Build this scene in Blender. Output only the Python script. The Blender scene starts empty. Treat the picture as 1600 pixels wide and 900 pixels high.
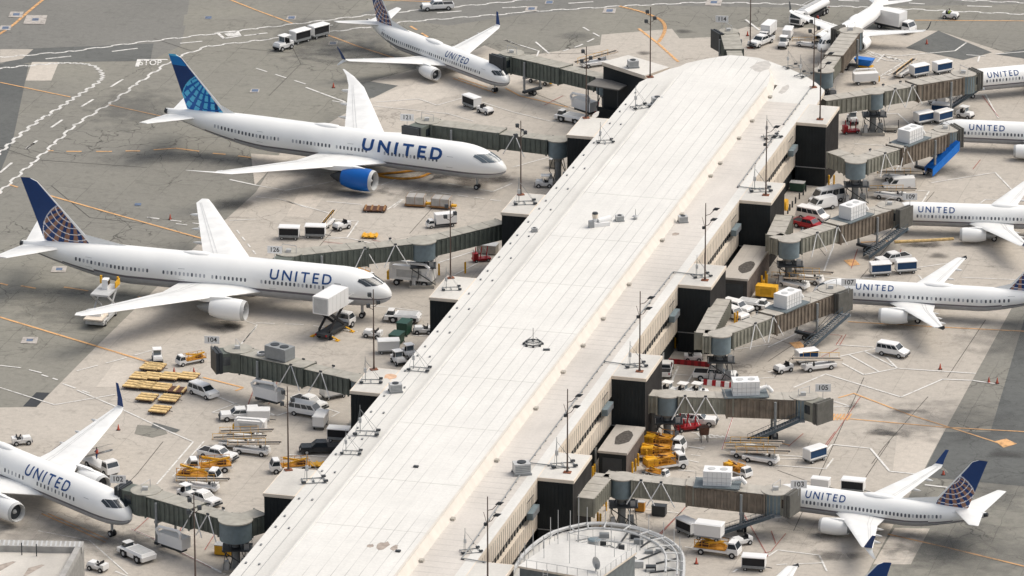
import bpy, bmesh, math, random
from mathutils import Vector, Matrix
R = math.radians; PI = math.pi
rnd = random.Random(7)
S = bpy.context.scene; COL = S.collection

# ---------------------------------------------------------------- camera, light, exposure
CAM_H = 303.2; CAM_Y = -872.0; PITCH = R(19.17); FPX = 9000.0
cam_data = bpy.data.cameras.new('camera'); cam = bpy.data.objects.new('camera', cam_data); COL.objects.link(cam)
cam.location = (0, CAM_Y, CAM_H); cam.rotation_euler = (R(90) - PITCH, 0, 0)
cam_data.sensor_width = 36; cam_data.lens = 36 * FPX / 1600; cam_data.clip_start = 10; cam_data.clip_end = 20000
S.camera = cam
SUN_EL, SUN_AZ = R(56), R(74)          # azimuth clockwise from +Y: light comes from the right of the picture
world = bpy.data.worlds.new('World'); S.world = world; world.use_nodes = True
wn = world.node_tree; bg = wn.nodes['Background']
sky = wn.nodes.new('ShaderNodeTexSky'); sky.sky_type = 'NISHITA'; sky.sun_disc = False
sky.sun_elevation = SUN_EL; sky.sun_rotation = SUN_AZ; sky.dust_density = 4; sky.air_density = 1.0; sky.ozone_density = 0.6
hs = wn.nodes.new('ShaderNodeHueSaturation'); hs.inputs['Saturation'].default_value = .45
wn.links.new(sky.outputs[0], hs.inputs['Color']); wn.links.new(hs.outputs[0], bg.inputs[0]); bg.inputs[1].default_value = 0.145
sd = bpy.data.lights.new('sun', 'SUN'); sun = bpy.data.objects.new('sun', sd); COL.objects.link(sun)
sd.energy = 1.25; sd.angle = R(42); sd.color = (1.0, 0.93, 0.80)
sdir = Vector((math.sin(SUN_AZ) * math.cos(SUN_EL), math.cos(SUN_AZ) * math.cos(SUN_EL), math.sin(SUN_EL)))
sun.rotation_euler = sdir.to_track_quat('Z', 'Y').to_euler()
S.view_settings.view_transform = 'Standard'; S.view_settings.look = 'None'
S.view_settings.gamma = 1; S.view_settings.use_curve_mapping = False
S.view_settings.exposure = 0.27

# ---------------------------------------------------------------- measuring: photo pixel (1600x900) -> point at height z
def at(px, py, z=0.0):
    dx = (px - 800) / FPX; u = (450 - py) / FPX
    dy = math.cos(PITCH) + u * math.sin(PITCH); dz = -math.sin(PITCH) + u * math.cos(PITCH)
    t = (z - CAM_H) / dz
    return Vector((t * dx, t * dy + CAM_Y, z))
def hd(dx, dy):                          # heading of a direction seen in the photo
    return math.atan2(-dy / .345, dx)
PA = R(14.88)
def pier(u, v, z=0.0):                   # pier frame -> world: u along the pier, v to its right
    return Vector((math.sin(PA) * u + math.cos(PA) * v, math.cos(PA) * u - math.sin(PA) * v, z))

# ---------------------------------------------------------------- materials
MATS = {}
def srgb(r, g, b):
    f = lambda c: (c / 255 / 12.92) if c / 255 <= .04045 else ((c / 255 + .055) / 1.055) ** 2.4
    return (f(r), f(g), f(b))
def mat(name, col, rough=.6, metal=0., var=.12, scale=1.5, spec=.4, bump=0.):
    if name in MATS: return MATS[name]
    m = bpy.data.materials.new(name); m.use_nodes = True; n = m.node_tree.nodes; l = m.node_tree.links
    b = n['Principled BSDF']; b.inputs['Roughness'].default_value = rough; b.inputs['Metallic'].default_value = metal
    b.inputs['Specular IOR Level'].default_value = spec
    tc = n.new('ShaderNodeTexCoord'); ns = n.new('ShaderNodeTexNoise'); ns.inputs['Scale'].default_value = scale
    ns.inputs['Detail'].default_value = 5; l.new(tc.outputs['Object'], ns.inputs['Vector'])
    rp = n.new('ShaderNodeMapRange'); rp.inputs['From Min'].default_value = .3; rp.inputs['From Max'].default_value = .7
    rp.inputs['To Min'].default_value = 1 - var; rp.inputs['To Max'].default_value = 1 + var * .5
    l.new(ns.outputs['Fac'], rp.inputs['Value'])
    mx = n.new('ShaderNodeVectorMath'); mx.operation = 'SCALE'; mx.inputs[0].default_value = col
    l.new(rp.outputs[0], mx.inputs['Scale']); l.new(mx.outputs[0], b.inputs['Base Color'])
    if bump:
        bp = n.new('ShaderNodeBump'); bp.inputs['Strength'].default_value = bump; bp.inputs['Distance'].default_value = .05
        l.new(ns.outputs['Fac'], bp.inputs['Height']); l.new(bp.outputs[0], b.inputs['Normal'])
    MATS[name] = m; return m
M_white = mat('white_paint', (.80, .79, .77), .38, var=.05, scale=.35)
M_jet = mat('airliner_white', (.87, .865, .84), .3, var=.04, scale=.25)
M_wing = mat('wing_white', (.80, .795, .77), .42, var=.10, scale=.5)
M_belly = mat('belly_grey', (.42, .43, .45), .4, var=.08)
M_line = mat('cheat_line', (.16, .15, .17), .4)
M_navy = mat('navy_blue', srgb(22, 58, 112), .35, var=.05)
M_logo = mat('lettering_blue', srgb(20, 66, 122), .4, var=.03)
M_blue787 = mat('bright_blue', srgb(8, 92, 172), .3, var=.05)
M_sky787 = mat('light_blue', srgb(90, 190, 228), .35, var=.05)
M_mid787 = mat('mid_blue', srgb(20, 120, 190), .35, var=.05)
M_gold = mat('logo_bronze', srgb(150, 112, 92), .4, var=.05)
M_lwhite = mat('logo_white', srgb(225, 222, 225), .4, var=.05)
M_black = mat('black_rubber', (.02, .02, .022), .8)
M_dark = mat('dark_metal', (.05, .055, .06), .55, .3)
M_glass = mat('dark_glass', (.02, .028, .034), .12, var=.02, spec=.8)
M_glassb = mat('tinted_glass', (.10, .13, .15), .15, var=.05, spec=.8)
M_wingrey = mat('cabin_window_grey', (.09, .10, .12), .3); M_shut = mat('window_shade', (.42, .43, .45), .4)
M_steel = mat('steel_grey', (.32, .33, .34), .45, .5)
M_alu = mat('aluminium', (.62, .62, .62), .3, .7)
M_lgrey = mat('light_grey_paint', (.50, .50, .49), .5)
M_mgrey = mat('mid_grey_paint', (.26, .27, .27), .55)
M_yellow = mat('safety_yellow', srgb(226, 170, 40), .5, var=.18)
M_pyel = mat('dolly_yellow', srgb(222, 190, 132), .7, var=.35, scale=2)
M_oran = mat('faded_orange', srgb(200, 140, 50), .6, var=.25)
M_red = mat('red_paint', srgb(160, 26, 34), .45, var=.15)
M_cone = mat('cone_orange', srgb(190, 90, 70), .6)
M_green = mat('green_paint', srgb(36, 70, 56), .5, var=.2)
M_cblue = mat('cart_blue', srgb(22, 62, 100), .6, var=.15)
M_sblue = mat('stair_blue', srgb(26, 116, 206), .5, var=.12)
M_wood = mat('pallet_wood', srgb(150, 112, 74), .8, var=.3, scale=3)
M_brown = mat('brown_rust', srgb(92, 62, 48), .8, var=.3, scale=3)
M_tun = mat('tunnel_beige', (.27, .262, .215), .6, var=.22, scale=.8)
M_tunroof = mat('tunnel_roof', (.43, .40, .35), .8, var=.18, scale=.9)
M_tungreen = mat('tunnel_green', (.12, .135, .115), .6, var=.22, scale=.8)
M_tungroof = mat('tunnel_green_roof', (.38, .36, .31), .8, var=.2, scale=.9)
M_rot = mat('rotunda_slate', (.16, .205, .225), .5, var=.15)
M_plate = mat('slate_deck', (.13, .155, .165), .6, var=.15)
M_pole = mat('pole_brown', srgb(86, 70, 62), .6, var=.15)
M_cream = mat('cream_panel', (.74, .645, .53), .6, var=.10, scale=.6)
M_fascia = mat('cream_fascia', (.66, .61, .54), .6, var=.08, scale=.6)
M_blackwall = mat('black_cladding', (.010, .014, .016), .7, var=.3, scale=.5)
M_grill = mat('charcoal_cladding', (.050, .046, .044), .7, var=.3, scale=.6)
M_blk_frame = mat('black_frame', (.03, .03, .03), .6)
M_vest = mat('hi_vis_vest', srgb(200, 220, 60), .7)
M_skin = mat('skin', srgb(150, 105, 80), .6)
M_bluetarp = mat('blue_tarp', srgb(40, 100, 170), .6)
M_conc = mat('concrete_block', (.42, .39, .34), .85, var=.15)

def ground_mat(name, c0, c1, crack=.35, joint=.25, joint_sz=7.6, stain=.35, big=.02, wob=.15):
    m = bpy.data.materials.new(name); m.use_nodes = True; n = m.node_tree.nodes; l = m.node_tree.links
    b = n['Principled BSDF']; b.inputs['Roughness'].default_value = .9; b.inputs['Specular IOR Level'].default_value = .2
    geo = n.new('ShaderNodeNewGeometry'); mp = n.new('ShaderNodeMapping'); mp.inputs['Rotation'].default_value = (0, 0, PA)
    l.new(geo.outputs['Position'], mp.inputs['Vector']); V = mp.outputs[0]
    def noise(sc, det=5, dist=0., rough=.55):
        t = n.new('ShaderNodeTexNoise'); t.inputs['Scale'].default_value = sc; t.inputs['Detail'].default_value = det
        t.inputs['Distortion'].default_value = dist; t.inputs['Roughness'].default_value = rough; l.new(V, t.inputs['Vector']); return t.outputs['Fac']
    def rng(x, a, bb, c, d):
        t = n.new('ShaderNodeMapRange'); 
        for i, v in zip(('From Min', 'From Max', 'To Min', 'To Max'), (a, bb, c, d)): t.inputs[i].default_value = v
        l.new(x, t.inputs['Value']); return t.outputs[0]
    def mul(a, bb):
        t = n.new('ShaderNodeMath'); t.operation = 'MULTIPLY'; l.new(a, t.inputs[0])
        if isinstance(bb, float): t.inputs[1].default_value = bb
        else: l.new(bb, t.inputs[1])
        return t.outputs[0]
    mix = n.new('ShaderNodeMix'); mix.data_type = 'RGBA'
    mix.inputs['A'].default_value = (*c0, 1); mix.inputs['B'].default_value = (*c1, 1)
    l.new(rng(noise(big, 6, .6), .35, .65, 0, 1), mix.inputs['Factor'])
    f = rng(noise(.9, 8, 0, .75), .25, .75, .86, 1.12)
    f = mul(f, rng(noise(.45, 8, .4, .7), .28, .46, 1 - stain, 1.0)); f = mul(f, rng(noise(2.2, 4, 0, .8), .3, .7, .93, 1.07))
    f = mul(f, rng(noise(5., 3), .2, .8, .9, 1.1))
    # slab joints
    br = n.new('ShaderNodeTexBrick'); br.offset = 0; br.inputs['Scale'].default_value = 1
    br.inputs['Brick Width'].default_value = joint_sz; br.inputs['Row Height'].default_value = joint_sz
    br.inputs['Mortar Size'].default_value = .075; br.inputs['Mortar Smooth'].default_value = .6
    br.inputs['Color1'].default_value = (1, 1, 1, 1); br.inputs['Color2'].default_value = (.93, .93, .93, 1)
    br.inputs['Mortar'].default_value = (1 - joint, 1 - joint, 1 - joint, 1)
    jn = n.new('ShaderNodeTexNoise'); jn.inputs['Scale'].default_value = .3; jn.inputs['Detail'].default_value = 3; l.new(V, jn.inputs['Vector'])
    js = n.new('ShaderNodeVectorMath'); js.operation = 'SCALE'; js.inputs['Scale'].default_value = wob; l.new(jn.outputs['Color'], js.inputs[0])
    ja = n.new('ShaderNodeVectorMath'); l.new(V, ja.inputs[0]); l.new(js.outputs[0], ja.inputs[1]); l.new(ja.outputs[0], br.inputs['Vector'])
    jm = n.new('ShaderNodeMix'); jm.data_type = 'RGBA'; jm.inputs['A'].default_value = (1, 1, 1, 1); l.new(br.outputs['Color'], jm.inputs['B']); l.new(rng(noise(.06, 3), .38, .6, .1, 1), jm.inputs['Factor']); f = mul(f, jm.outputs['Result'])
    # wandering cracks and tar seams
    for sc, wd, am in ((.045, .006, crack), (.12, .012, crack * .8)):
        dn = n.new('ShaderNodeTexNoise'); dn.inputs['Scale'].default_value = .25; dn.inputs['Detail'].default_value = 4; l.new(V, dn.inputs['Vector'])
        sc_ = n.new('ShaderNodeVectorMath'); sc_.operation = 'SCALE'; sc_.inputs['Scale'].default_value = 5.; l.new(dn.outputs['Color'], sc_.inputs[0])
        ad = n.new('ShaderNodeVectorMath'); l.new(V, ad.inputs[0]); l.new(sc_.outputs[0], ad.inputs[1])
        vo = n.new('ShaderNodeTexVoronoi'); vo.feature = 'DISTANCE_TO_EDGE'; vo.inputs['Scale'].default_value = sc
        l.new(ad.outputs[0], vo.inputs['Vector'])
        c = rng(vo.outputs['Distance'], wd * .4, wd, 1 - am, 1.)
        k = rng(noise(.03, 2), .45, .6, 0., 1.)
        t = n.new('ShaderNodeMix'); t.data_type = 'FLOAT'; l.new(k, t.inputs[0]); t.inputs[2].default_value = 1.; l.new(c, t.inputs[3])
        f = mul(f, t.outputs[0])
    v = n.new('ShaderNodeVectorMath'); v.operation = 'SCALE'; l.new(mix.outputs['Result'], v.inputs[0]); l.new(f, v.inputs['Scale'])
    l.new(v.outputs[0], b.inputs['Base Color']); MATS[name] = m; return m
G_asph = ground_mat('worn_asphalt', (.265, .253, .215), (.225, .216, .190), crack=.55, joint=.40, joint_sz=6.3, stain=.2, wob=.8)
G_asph2 = ground_mat('taxiway_asphalt', (.215, .209, .190), (.195, .191, .176), crack=.25, joint=0., stain=.15)
G_asph3 = ground_mat('dark_asphalt', (.150, .152, .143), (.118, .122, .118), crack=.3, joint=.05, stain=.2)
G_conc = ground_mat('apron_concrete', (.495, .450, .392), (.455, .412, .357), crack=.32, joint=.24, stain=.2)
G_conc2 = ground_mat('pale_concrete', (.56, .51, .445), (.53, .475, .41), crack=.15, joint=.15, stain=.12)
G_black = ground_mat('tar_patch', (.06, .065, .07), (.05, .052, .055), crack=0., joint=0., stain=.2)
def paint(name, col):
    m = bpy.data.materials.new(name); m.use_nodes = True; n = m.node_tree.nodes; l = m.node_tree.links
    b = n['Principled BSDF']; b.inputs['Roughness'].default_value = .8; b.inputs['Base Color'].default_value = (*col, 1)
    g = n.new('ShaderNodeNewGeometry'); t = n.new('ShaderNodeTexNoise'); t.inputs['Scale'].default_value = .8; t.inputs['Detail'].default_value = 8
    t.inputs['Roughness'].default_value = .7
    l.new(g.outputs['Position'], t.inputs['Vector']); r = n.new('ShaderNodeMapRange')
    r.inputs['From Min'].default_value = .34; r.inputs['From Max'].default_value = .52; r.inputs['To Min'].default_value = .5; l.new(t.outputs['Fac'], r.inputs['Value'])
    tr = n.new('ShaderNodeBsdfTransparent'); mx = n.new('ShaderNodeMixShader')
    l.new(r.outputs[0], mx.inputs[0]); l.new(tr.outputs[0], mx.inputs[1]); l.new(b.outputs[0], mx.inputs[2])
    l.new(mx.outputs[0], n['Material Output'].inputs[0]); MATS[name] = m; return m
P_white = paint('white_marking', (.72, .70, .66)); P_yel = paint('orange_marking', srgb(222, 172, 118))
P_red = paint('red_marking', srgb(160, 90, 82)); P_blue = paint('blue_marking', srgb(96, 112, 136)); P_pink = paint('pale_marking', (.45, .41, .37))
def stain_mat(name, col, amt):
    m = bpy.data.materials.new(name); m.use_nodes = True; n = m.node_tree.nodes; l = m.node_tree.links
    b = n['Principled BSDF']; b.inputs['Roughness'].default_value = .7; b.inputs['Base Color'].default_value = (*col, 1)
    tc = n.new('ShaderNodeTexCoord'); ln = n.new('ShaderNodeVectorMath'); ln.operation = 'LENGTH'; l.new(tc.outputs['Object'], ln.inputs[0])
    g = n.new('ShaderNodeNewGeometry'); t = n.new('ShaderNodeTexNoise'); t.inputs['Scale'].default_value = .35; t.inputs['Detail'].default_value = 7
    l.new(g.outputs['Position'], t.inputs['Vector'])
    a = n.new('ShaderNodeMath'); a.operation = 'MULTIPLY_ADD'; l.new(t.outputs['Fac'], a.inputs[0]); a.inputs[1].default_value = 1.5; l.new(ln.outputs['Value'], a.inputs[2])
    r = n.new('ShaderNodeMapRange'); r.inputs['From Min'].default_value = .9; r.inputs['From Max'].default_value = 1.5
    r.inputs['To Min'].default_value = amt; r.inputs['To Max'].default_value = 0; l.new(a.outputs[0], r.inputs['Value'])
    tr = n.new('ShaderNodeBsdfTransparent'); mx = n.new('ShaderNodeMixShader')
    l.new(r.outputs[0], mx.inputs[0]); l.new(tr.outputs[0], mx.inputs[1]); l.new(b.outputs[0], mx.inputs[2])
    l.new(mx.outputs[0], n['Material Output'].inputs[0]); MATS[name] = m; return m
ST_oil = stain_mat('oil_stain', (.06, .055, .05), .5); ST_soot_shade = stain_mat('rubber_dust_and_shade', (.11, .11, .105), .35)  # the rubber dust tone doubles as painted shadow beside the 787
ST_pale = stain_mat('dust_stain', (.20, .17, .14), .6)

# ---------------------------------------------------------------- mesh building
class MB:
    def __init__(s): s.v = []; s.f = []; s.m = []; s.mats = []
    def mi(s, m):
        if m not in s.mats: s.mats.append(m)
        return s.mats.index(m)
    def add(s, vs, fs, m):
        o = len(s.v); s.v += [tuple(p) for p in vs]; k = s.mi(m)
        for f in fs: s.f.append([o + i for i in f]); s.m.append(k)
        return s
    def hexa(s, b, t, m):                # b, t: four bottom and four top points, counter-clockwise seen from above
        return s.add(list(b) + list(t), [(3, 2, 1, 0), (4, 5, 6, 7), (0, 1, 5, 4), (1, 2, 6, 5), (2, 3, 7, 6), (3, 0, 4, 7)], m)
    def frus(s, a, b, m):                # a, b = (x0, x1, half width, z)
        r = lambda q: [(q[0], -q[2], q[3]), (q[1], -q[2], q[3]), (q[1], q[2], q[3]), (q[0], q[2], q[3])]
        return s.hexa(r(a), r(b), m)
    def box(s, x0, x1, y0, y1, z0, z1, m):
        return s.hexa([(x0, y0, z0), (x1, y0, z0), (x1, y1, z0), (x0, y1, z0)], [(x0, y0, z1), (x1, y0, z1), (x1, y1, z1), (x0, y1, z1)], m)
    def prism(s, poly, z0, z1, m, mtop=None):
        n = len(poly); A = sum(poly[i][0] * poly[(i + 1) % n][1] - poly[(i + 1) % n][0] * poly[i][1] for i in range(n))
        if A < 0: poly = poly[::-1]
        vs = [(p[0], p[1], z0) for p in poly] + [(p[0], p[1], z1) for p in poly]
        s.add(vs, [tuple(range(n))[::-1]] + [(i, (i + 1) % n, n + (i + 1) % n, n + i) for i in range(n)], m)
        s.add([(p[0], p[1], z1) for p in poly], [tuple(range(n))], mtop or m); return s
    def cyl(s, p0, p1, r0, r1=None, m=None, n=12, caps=True):
        r1 = r0 if r1 is None else r1; p0 = Vector(p0); p1 = Vector(p1); d = (p1 - p0)
        if d.length < 1e-6: return s
        d.normalize(); a = d.orthogonal().normalized(); b = d.cross(a)
        vs = [p0 + (a * math.cos(2 * PI * i / n) + b * math.sin(2 * PI * i / n)) * r0 for i in range(n)] + \
             [p1 + (a * math.cos(2 * PI * i / n) + b * math.sin(2 * PI * i / n)) * r1 for i in range(n)]
        fs = [(i, (i + 1) % n, n + (i + 1) % n, n + i) for i in range(n)]
        if caps: fs += [tuple(range(n))[::-1], tuple(range(n, 2 * n))]
        return s.add(vs, fs, m)
    def tube(s, pts, r, m, n=6):
        for a, b in zip(pts, pts[1:]): s.cyl(a, b, r, r, m, n)
        return s
    def bar(s, p0, p1, w, h, m):         # rectangular bar
        p0 = Vector(p0); p1 = Vector(p1); d = p1 - p0; L = Vector((-d.y, d.x, 0))
        L = L.normalized() * w / 2 if L.length > 1e-6 else Vector((w / 2, 0, 0))
        up = Vector((0, 0, h)) if abs(d.normalized().z) < .9 else Vector((0, h, 0))
        return s.hexa([p0 - L, p0 + L, p1 + L, p1 - L][::-1], [q + up for q in [p0 - L, p0 + L, p1 + L, p1 - L][::-1]], m)
    def loft(s, rings, m, caps=True, mf=None):
        n = len(rings[0]); o = len(s.v)
        for r in rings: s.v += [tuple(p) for p in r]
        for i in range(len(rings) - 1):
            for j in range(n):
                s.f.append([o + i * n + j, o + i * n + (j + 1) % n, o + (i + 1) * n + (j + 1) % n, o + (i + 1) * n + j])
                s.m.append(s.mi(mf(i, j) if mf else m))
        if caps:
            s.f.append([o + j for j in range(n)][::-1]); s.m.append(s.mi(m))
            s.f.append([o + (len(rings) - 1) * n + j for j in range(n)]); s.m.append(s.mi(m))
        return s
    def build(s, name, parent=None, smooth=False, fix=False):
        me = bpy.data.meshes.new(name); me.from_pydata(s.v, [], s.f)
        for m in s.mats: me.materials.append(m)
        me.polygons.foreach_set('material_index', s.m)
        if fix or smooth:
            bm = bmesh.new(); bm.from_mesh(me); bmesh.ops.recalc_face_normals(bm, faces=bm.faces); bm.to_mesh(me); bm.free()
        if smooth:
            me.polygons.foreach_set('use_smooth', [True] * len(me.polygons))
            if hasattr(me, 'set_sharp_from_angle'): me.set_sharp_from_angle(angle=R(38))
        me.update(); o = bpy.data.objects.new(name, me); COL.objects.link(o)
        if parent: o.parent = parent
        return o
def tag(o, label=None, cat=None, group=None, kind=None):
    for k, v in (('label', label), ('category', cat), ('group', group), ('kind', kind)):
        if v: o[k] = v
    return o
def thing(name, label, cat, loc=(0, 0, 0), rz=0., group=None):
    o = bpy.data.objects.new(name, None); COL.objects.link(o); o.location = loc; o.rotation_euler = (0, 0, rz)
    o.empty_display_size = .3
    return tag(o, label, cat, group)
def kids(o): return KIDS.get(o.name, [])
KIDS = {}
def index_kids():
    KIDS.clear()
    for o in bpy.data.objects:
        if o.parent: KIDS.setdefault(o.parent.name, []).append(o)
def copy_tree(o, parent=None):
    c = o.copy(); COL.objects.link(c)
    if parent: c.parent = parent
    for k in [x for x in PROT[o.name]] if o.name in PROT else []: copy_tree(k, c)
    return c
PROT = {}
def reg(root):                            # remember the children of a prototype for copying
    for o in bpy.data.objects:
        if o.parent: 
            PROT.setdefault(o.parent.name, [])
            if o not in PROT[o.parent.name]: PROT[o.parent.name].append(o)
USED = set()
def place(proto, loc, rz, label, cat=None, group=None, scale=None):
    if proto.name not in USED: USED.add(proto.name); o = proto
    else: o = copy_tree(proto)
    o.location = loc; o.rotation_euler = (0, 0, rz); o['label'] = label
    if cat: o['category'] = cat
    if group: o['group'] = group
    if scale: o.scale = (scale,) * 3 if isinstance(scale, (int, float)) else scale
    return o
def text_mesh(txt, size, m, name='lettering', align='CENTER', thick=0., bold=.014):
    cu = bpy.data.curves.new('t', 'FONT'); cu.body = txt; cu.size = size; cu.align_x = align; cu.align_y = 'CENTER'; cu.extrude = thick; cu.offset = bold * size
    cu.resolution_u = 3
    t = bpy.data.objects.new('t', cu); COL.objects.link(t); bpy.context.view_layer.update()
    me = bpy.data.meshes.new_from_object(t.evaluated_get(bpy.context.evaluated_depsgraph_get()))
    bpy.data.objects.remove(t); bpy.data.curves.remove(cu); me.name = name; me.materials.clear(); me.materials.append(m)
    for p in me.polygons: p.material_index = 0
    o = bpy.data.objects.new(name, me); COL.objects.link(o); return o
# ---------------------------------------------------------------- the ground
LV = [0]
def sheet(name, pts, m, lvl, world_pts=False):
    P = [p if world_pts else at(*p) for p in pts]; z = .004 * lvl
    mb = MB(); mb.add([(p[0], p[1], z) for p in P], [tuple(range(len(P)))], m)
    o = mb.build(name); me = o.data
    if me.polygons[0].normal.z < 0: me.flip_normals()
    return tag(o, kind='structure')
sheet('ground', [(-4000, -3000), (4000, -3000), (4000, 9000), (-4000, 9000)], G_asph, 0, True)
# taxiway, upper left, and its darker overlays
sheet('taxiway', [(-300, -60), (305, -60), (290, 40), (282, 72), (235, 95), (60, 95), (0, 107), (-300, 130)], G_asph2, 1)
sheet('taxiway', [(-60, 100), (45, 100), (20, 220), (-60, 420)], G_asph3, 2)
sheet('taxiway', [(45, 76), (240, 68), (235, 95), (45, 98), (0, 107), (0, 102)], G_asph3, 3)
sheet('taxiway', [(700, -20), (1700, -20), (1700, 5), (1250, 12), (1000, 8), (820, 22), (700, 40), (560, 22)], G_asph2, 1)
sheet('asphalt_patch', [(0, 77), (52, 77), (35, 92), (0, 98)], G_conc, 4)
sheet('concrete_patch', [(50, 97), (92, 97), (80, 126), (40, 126)], G_conc2, 4)
sheet('asphalt_patch', [(288, 23), (500, 8), (500, 20), (338, 33), (338, 38), (286, 40)], G_asph, 4)
# apron concrete round the pier, one sheet per side
LEFT = [(-900, 1000), (-300, 640), (57, 636), (150, 542), (244, 450), (296, 394), (400, 300), (440, 235), (583, 152), (621, 134), (577, 127),
        (640, 110), (700, 98), (757, 71), (800, 88), (843, 84), (938, 70), (940, 54), (1050, 45), (1062, 60), (1112, 58), (1166, 42), (1282, 44),
        (1330, 44), (1466, 48), (1600, 92), (1900, 110), (1900, 400), (1600, 446), (1575, 492), (1475, 675), (1365, 877), (1300, 1000), (1200, 1150), (-500, 1300)]
sheet('apron', LEFT, G_conc, 1)
sheet('asphalt_patch', [(1415, 75), (1466, 48), (1550, 82), (1505, 94)], G_asph3, 6)
sheet('asphalt_patch', [(1555, 85), (1610, 75), (1610, 93)], G_asph3, 6)
sheet('asphalt_patch', [(1330, 44), (1466, 48), (1640, 90), (1640, 20), (1330, 20)], G_asph, 5)
sheet('concrete_patch', [(1398, 825), (1453, 826), (1423, 882), (1364, 882)], G_conc2, 6)
sheet('concrete_patch', [(1405, 655), (1478, 665), (1440, 742), (1395, 735)], G_conc2, 3)
sheet('asphalt_patch', [(1600, 500), (1700, 500), (1700, 700), (1540, 700)], G_asph3, 3)
sheet('asphalt_patch', [(1475, 675), (1620, 675), (1600, 760), (1440, 745)], G_asph3, 4)
sheet('concrete_patch', [(475, 285), (522, 285), (482, 340), (447, 338)], G_conc2, 5)
sheet('concrete_patch', [(392, 240), (460, 245), (425, 262), (398, 290)], G_conc2, 6)
sheet('concrete_patch', [(178, 568), (228, 568), (205, 605), (150, 605)], G_conc2, 7)
sheet('concrete_patch', [(583, 152), (700, 115), (850, 90), (850, 120), (640, 165), (560, 175)], G_conc2, 4)
sheet('asphalt_patch', [(577, 127), (622, 134), (583, 153), (560, 150), (545, 130)], G_asph3, 5)
sheet('tar_patch', [(57, 613), (78, 614), (57, 636), (36, 635)], G_black, 8)
sheet('asphalt_patch', [(215, 664), (255, 667), (262, 678), (238, 684), (210, 678)], G_asph, 8)
sheet('asphalt_patch', [(240, 660), (282, 672), (275, 676), (236, 668)], G_asph3, 9)

def stroke(name, pts, w, m, lvl, dash=None, wavy=0., closed=False):
    P = [at(*p) for p in pts]
    if closed: P.append(P[0])
    # resample
    out = []; step = .6 if wavy else 4.
    if dash: step = None
    mb = MB(); z = .004 * lvl
    def quad(a, b, wd, off0=0., off1=0.):
        d = (b - a); 
        if d.length < 1e-4: return
        d.normalize(); nrm = Vector((-d.y, d.x, 0))
        a2 = a + nrm * off0; b2 = b + nrm * off1
        q = [a2 - nrm * wd / 2, b2 - nrm * wd / 2, b2 + nrm * wd / 2, a2 + nrm * wd / 2]
        mb.add([(p.x, p.y, z) for p in q], [(0, 1, 2, 3)], m)
    if dash:
        on, off = dash; pos = 0.
        for a, b in zip(P, P[1:]):
            L = (b - a).length; d = (b - a) / L; t = -pos
            while t < L:
                t0, t1 = max(t, 0), min(t + on, L)
                if t1 > t0: quad(a + d * t0, a + d * t1, w)
                t += on + off
            pos = (pos + L) % (on + off)
    elif wavy:
        pts_ = []; i = 0
        for a, b in zip(P, P[1:]):
            L = (b - a).length; d = (b - a) / L; nr = Vector((-d.y, d.x, 0)); t = 0
            while t < L: pts_.append(a + d * t + nr * (.26 if (i % 4) in (0, 1) else -.26)); t += wavy / 2 * (1.5 if i % 2 == 0 else .5); i += 1
        for a, b in zip(pts_, pts_[1:]): quad(a, b, w)
    else:
        for k, (a, b) in enumerate(zip(P, P[1:])):
            d = (b - a).normalized(); quad(a - d * w * .3 * (k > 0), b, w)
    o = mb.build(name)
    if o.data.polygons and o.data.polygons[0].normal.z < 0: o.data.flip_normals()
    return tag(o, kind='structure')
def curve_pts(pts, n=6):                 # smooth polyline through pixels
    out = []
    for i in range(len(pts) - 1):
        p0 = pts[max(i - 1, 0)]; p1 = pts[i]; p2 = pts[i + 1]; p3 = pts[min(i + 2, len(pts) - 1)]
        for k in range(n):
            t = k / n; out.append(tuple(.5 * (2 * p1[j] + (p2[j] - p0[j]) * t + (2 * p0[j] - 5 * p1[j] + 4 * p2[j] - p3[j]) * t * t + (3 * p1[j] - p0[j] - 3 * p2[j] + p3[j]) * t ** 3) for j in (0, 1)))
    return out + [pts[-1]]
q4 = lambda L, ox=0, oy=0: [(ox + x / 4, oy + y / 4) for x, y in L]
# service road with wavy edges
stroke('road_edge_marking', q4([(-200, 378), (0, 358), (140, 348), (440, 322), (840, 270), (1350, 210), (1600, 180)]) + q4([(0, 180), (700, 95), (960, 70), (1600, 10)], 400)[1:] + [(900, -10)], .48, P_white, 11, wavy=2.6)
stroke('road_edge_marking', curve_pts(q4([(-200, 450), (0, 428), (300, 400), (430, 395), (540, 402), (600, 422), (640, 468), (620, 510), (500, 590), (380, 668), (200, 785), (60, 900), (-60, 1010)])), .55, P_white, 11, wavy=2.0)
stroke('road_edge_marking', q4([(-100, 1300), (0, 1200), (200, 1020), (340, 900), (470, 780), (700, 640), (850, 530), (1040, 400), (1130, 350), (1300, 290), (1600, 255)]) + q4([(0, 250), (750, 165), (900, 140), (1600, 85)], 400)[1:] + q4([(0, 80), (700, 38), (1200, 15), (1600, 22)], 800) + q4([(0, 25), (560, 45), (880, 58), (1600, 90), (2000, 110)], 1200)[1:], .48, P_white, 12, wavy=2.6)
stroke('road_edge_marking', q4([(1140, 0), (1600, 18), (2000, 32)], 1200), .48, P_white, 12, wavy=2.6)
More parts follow.
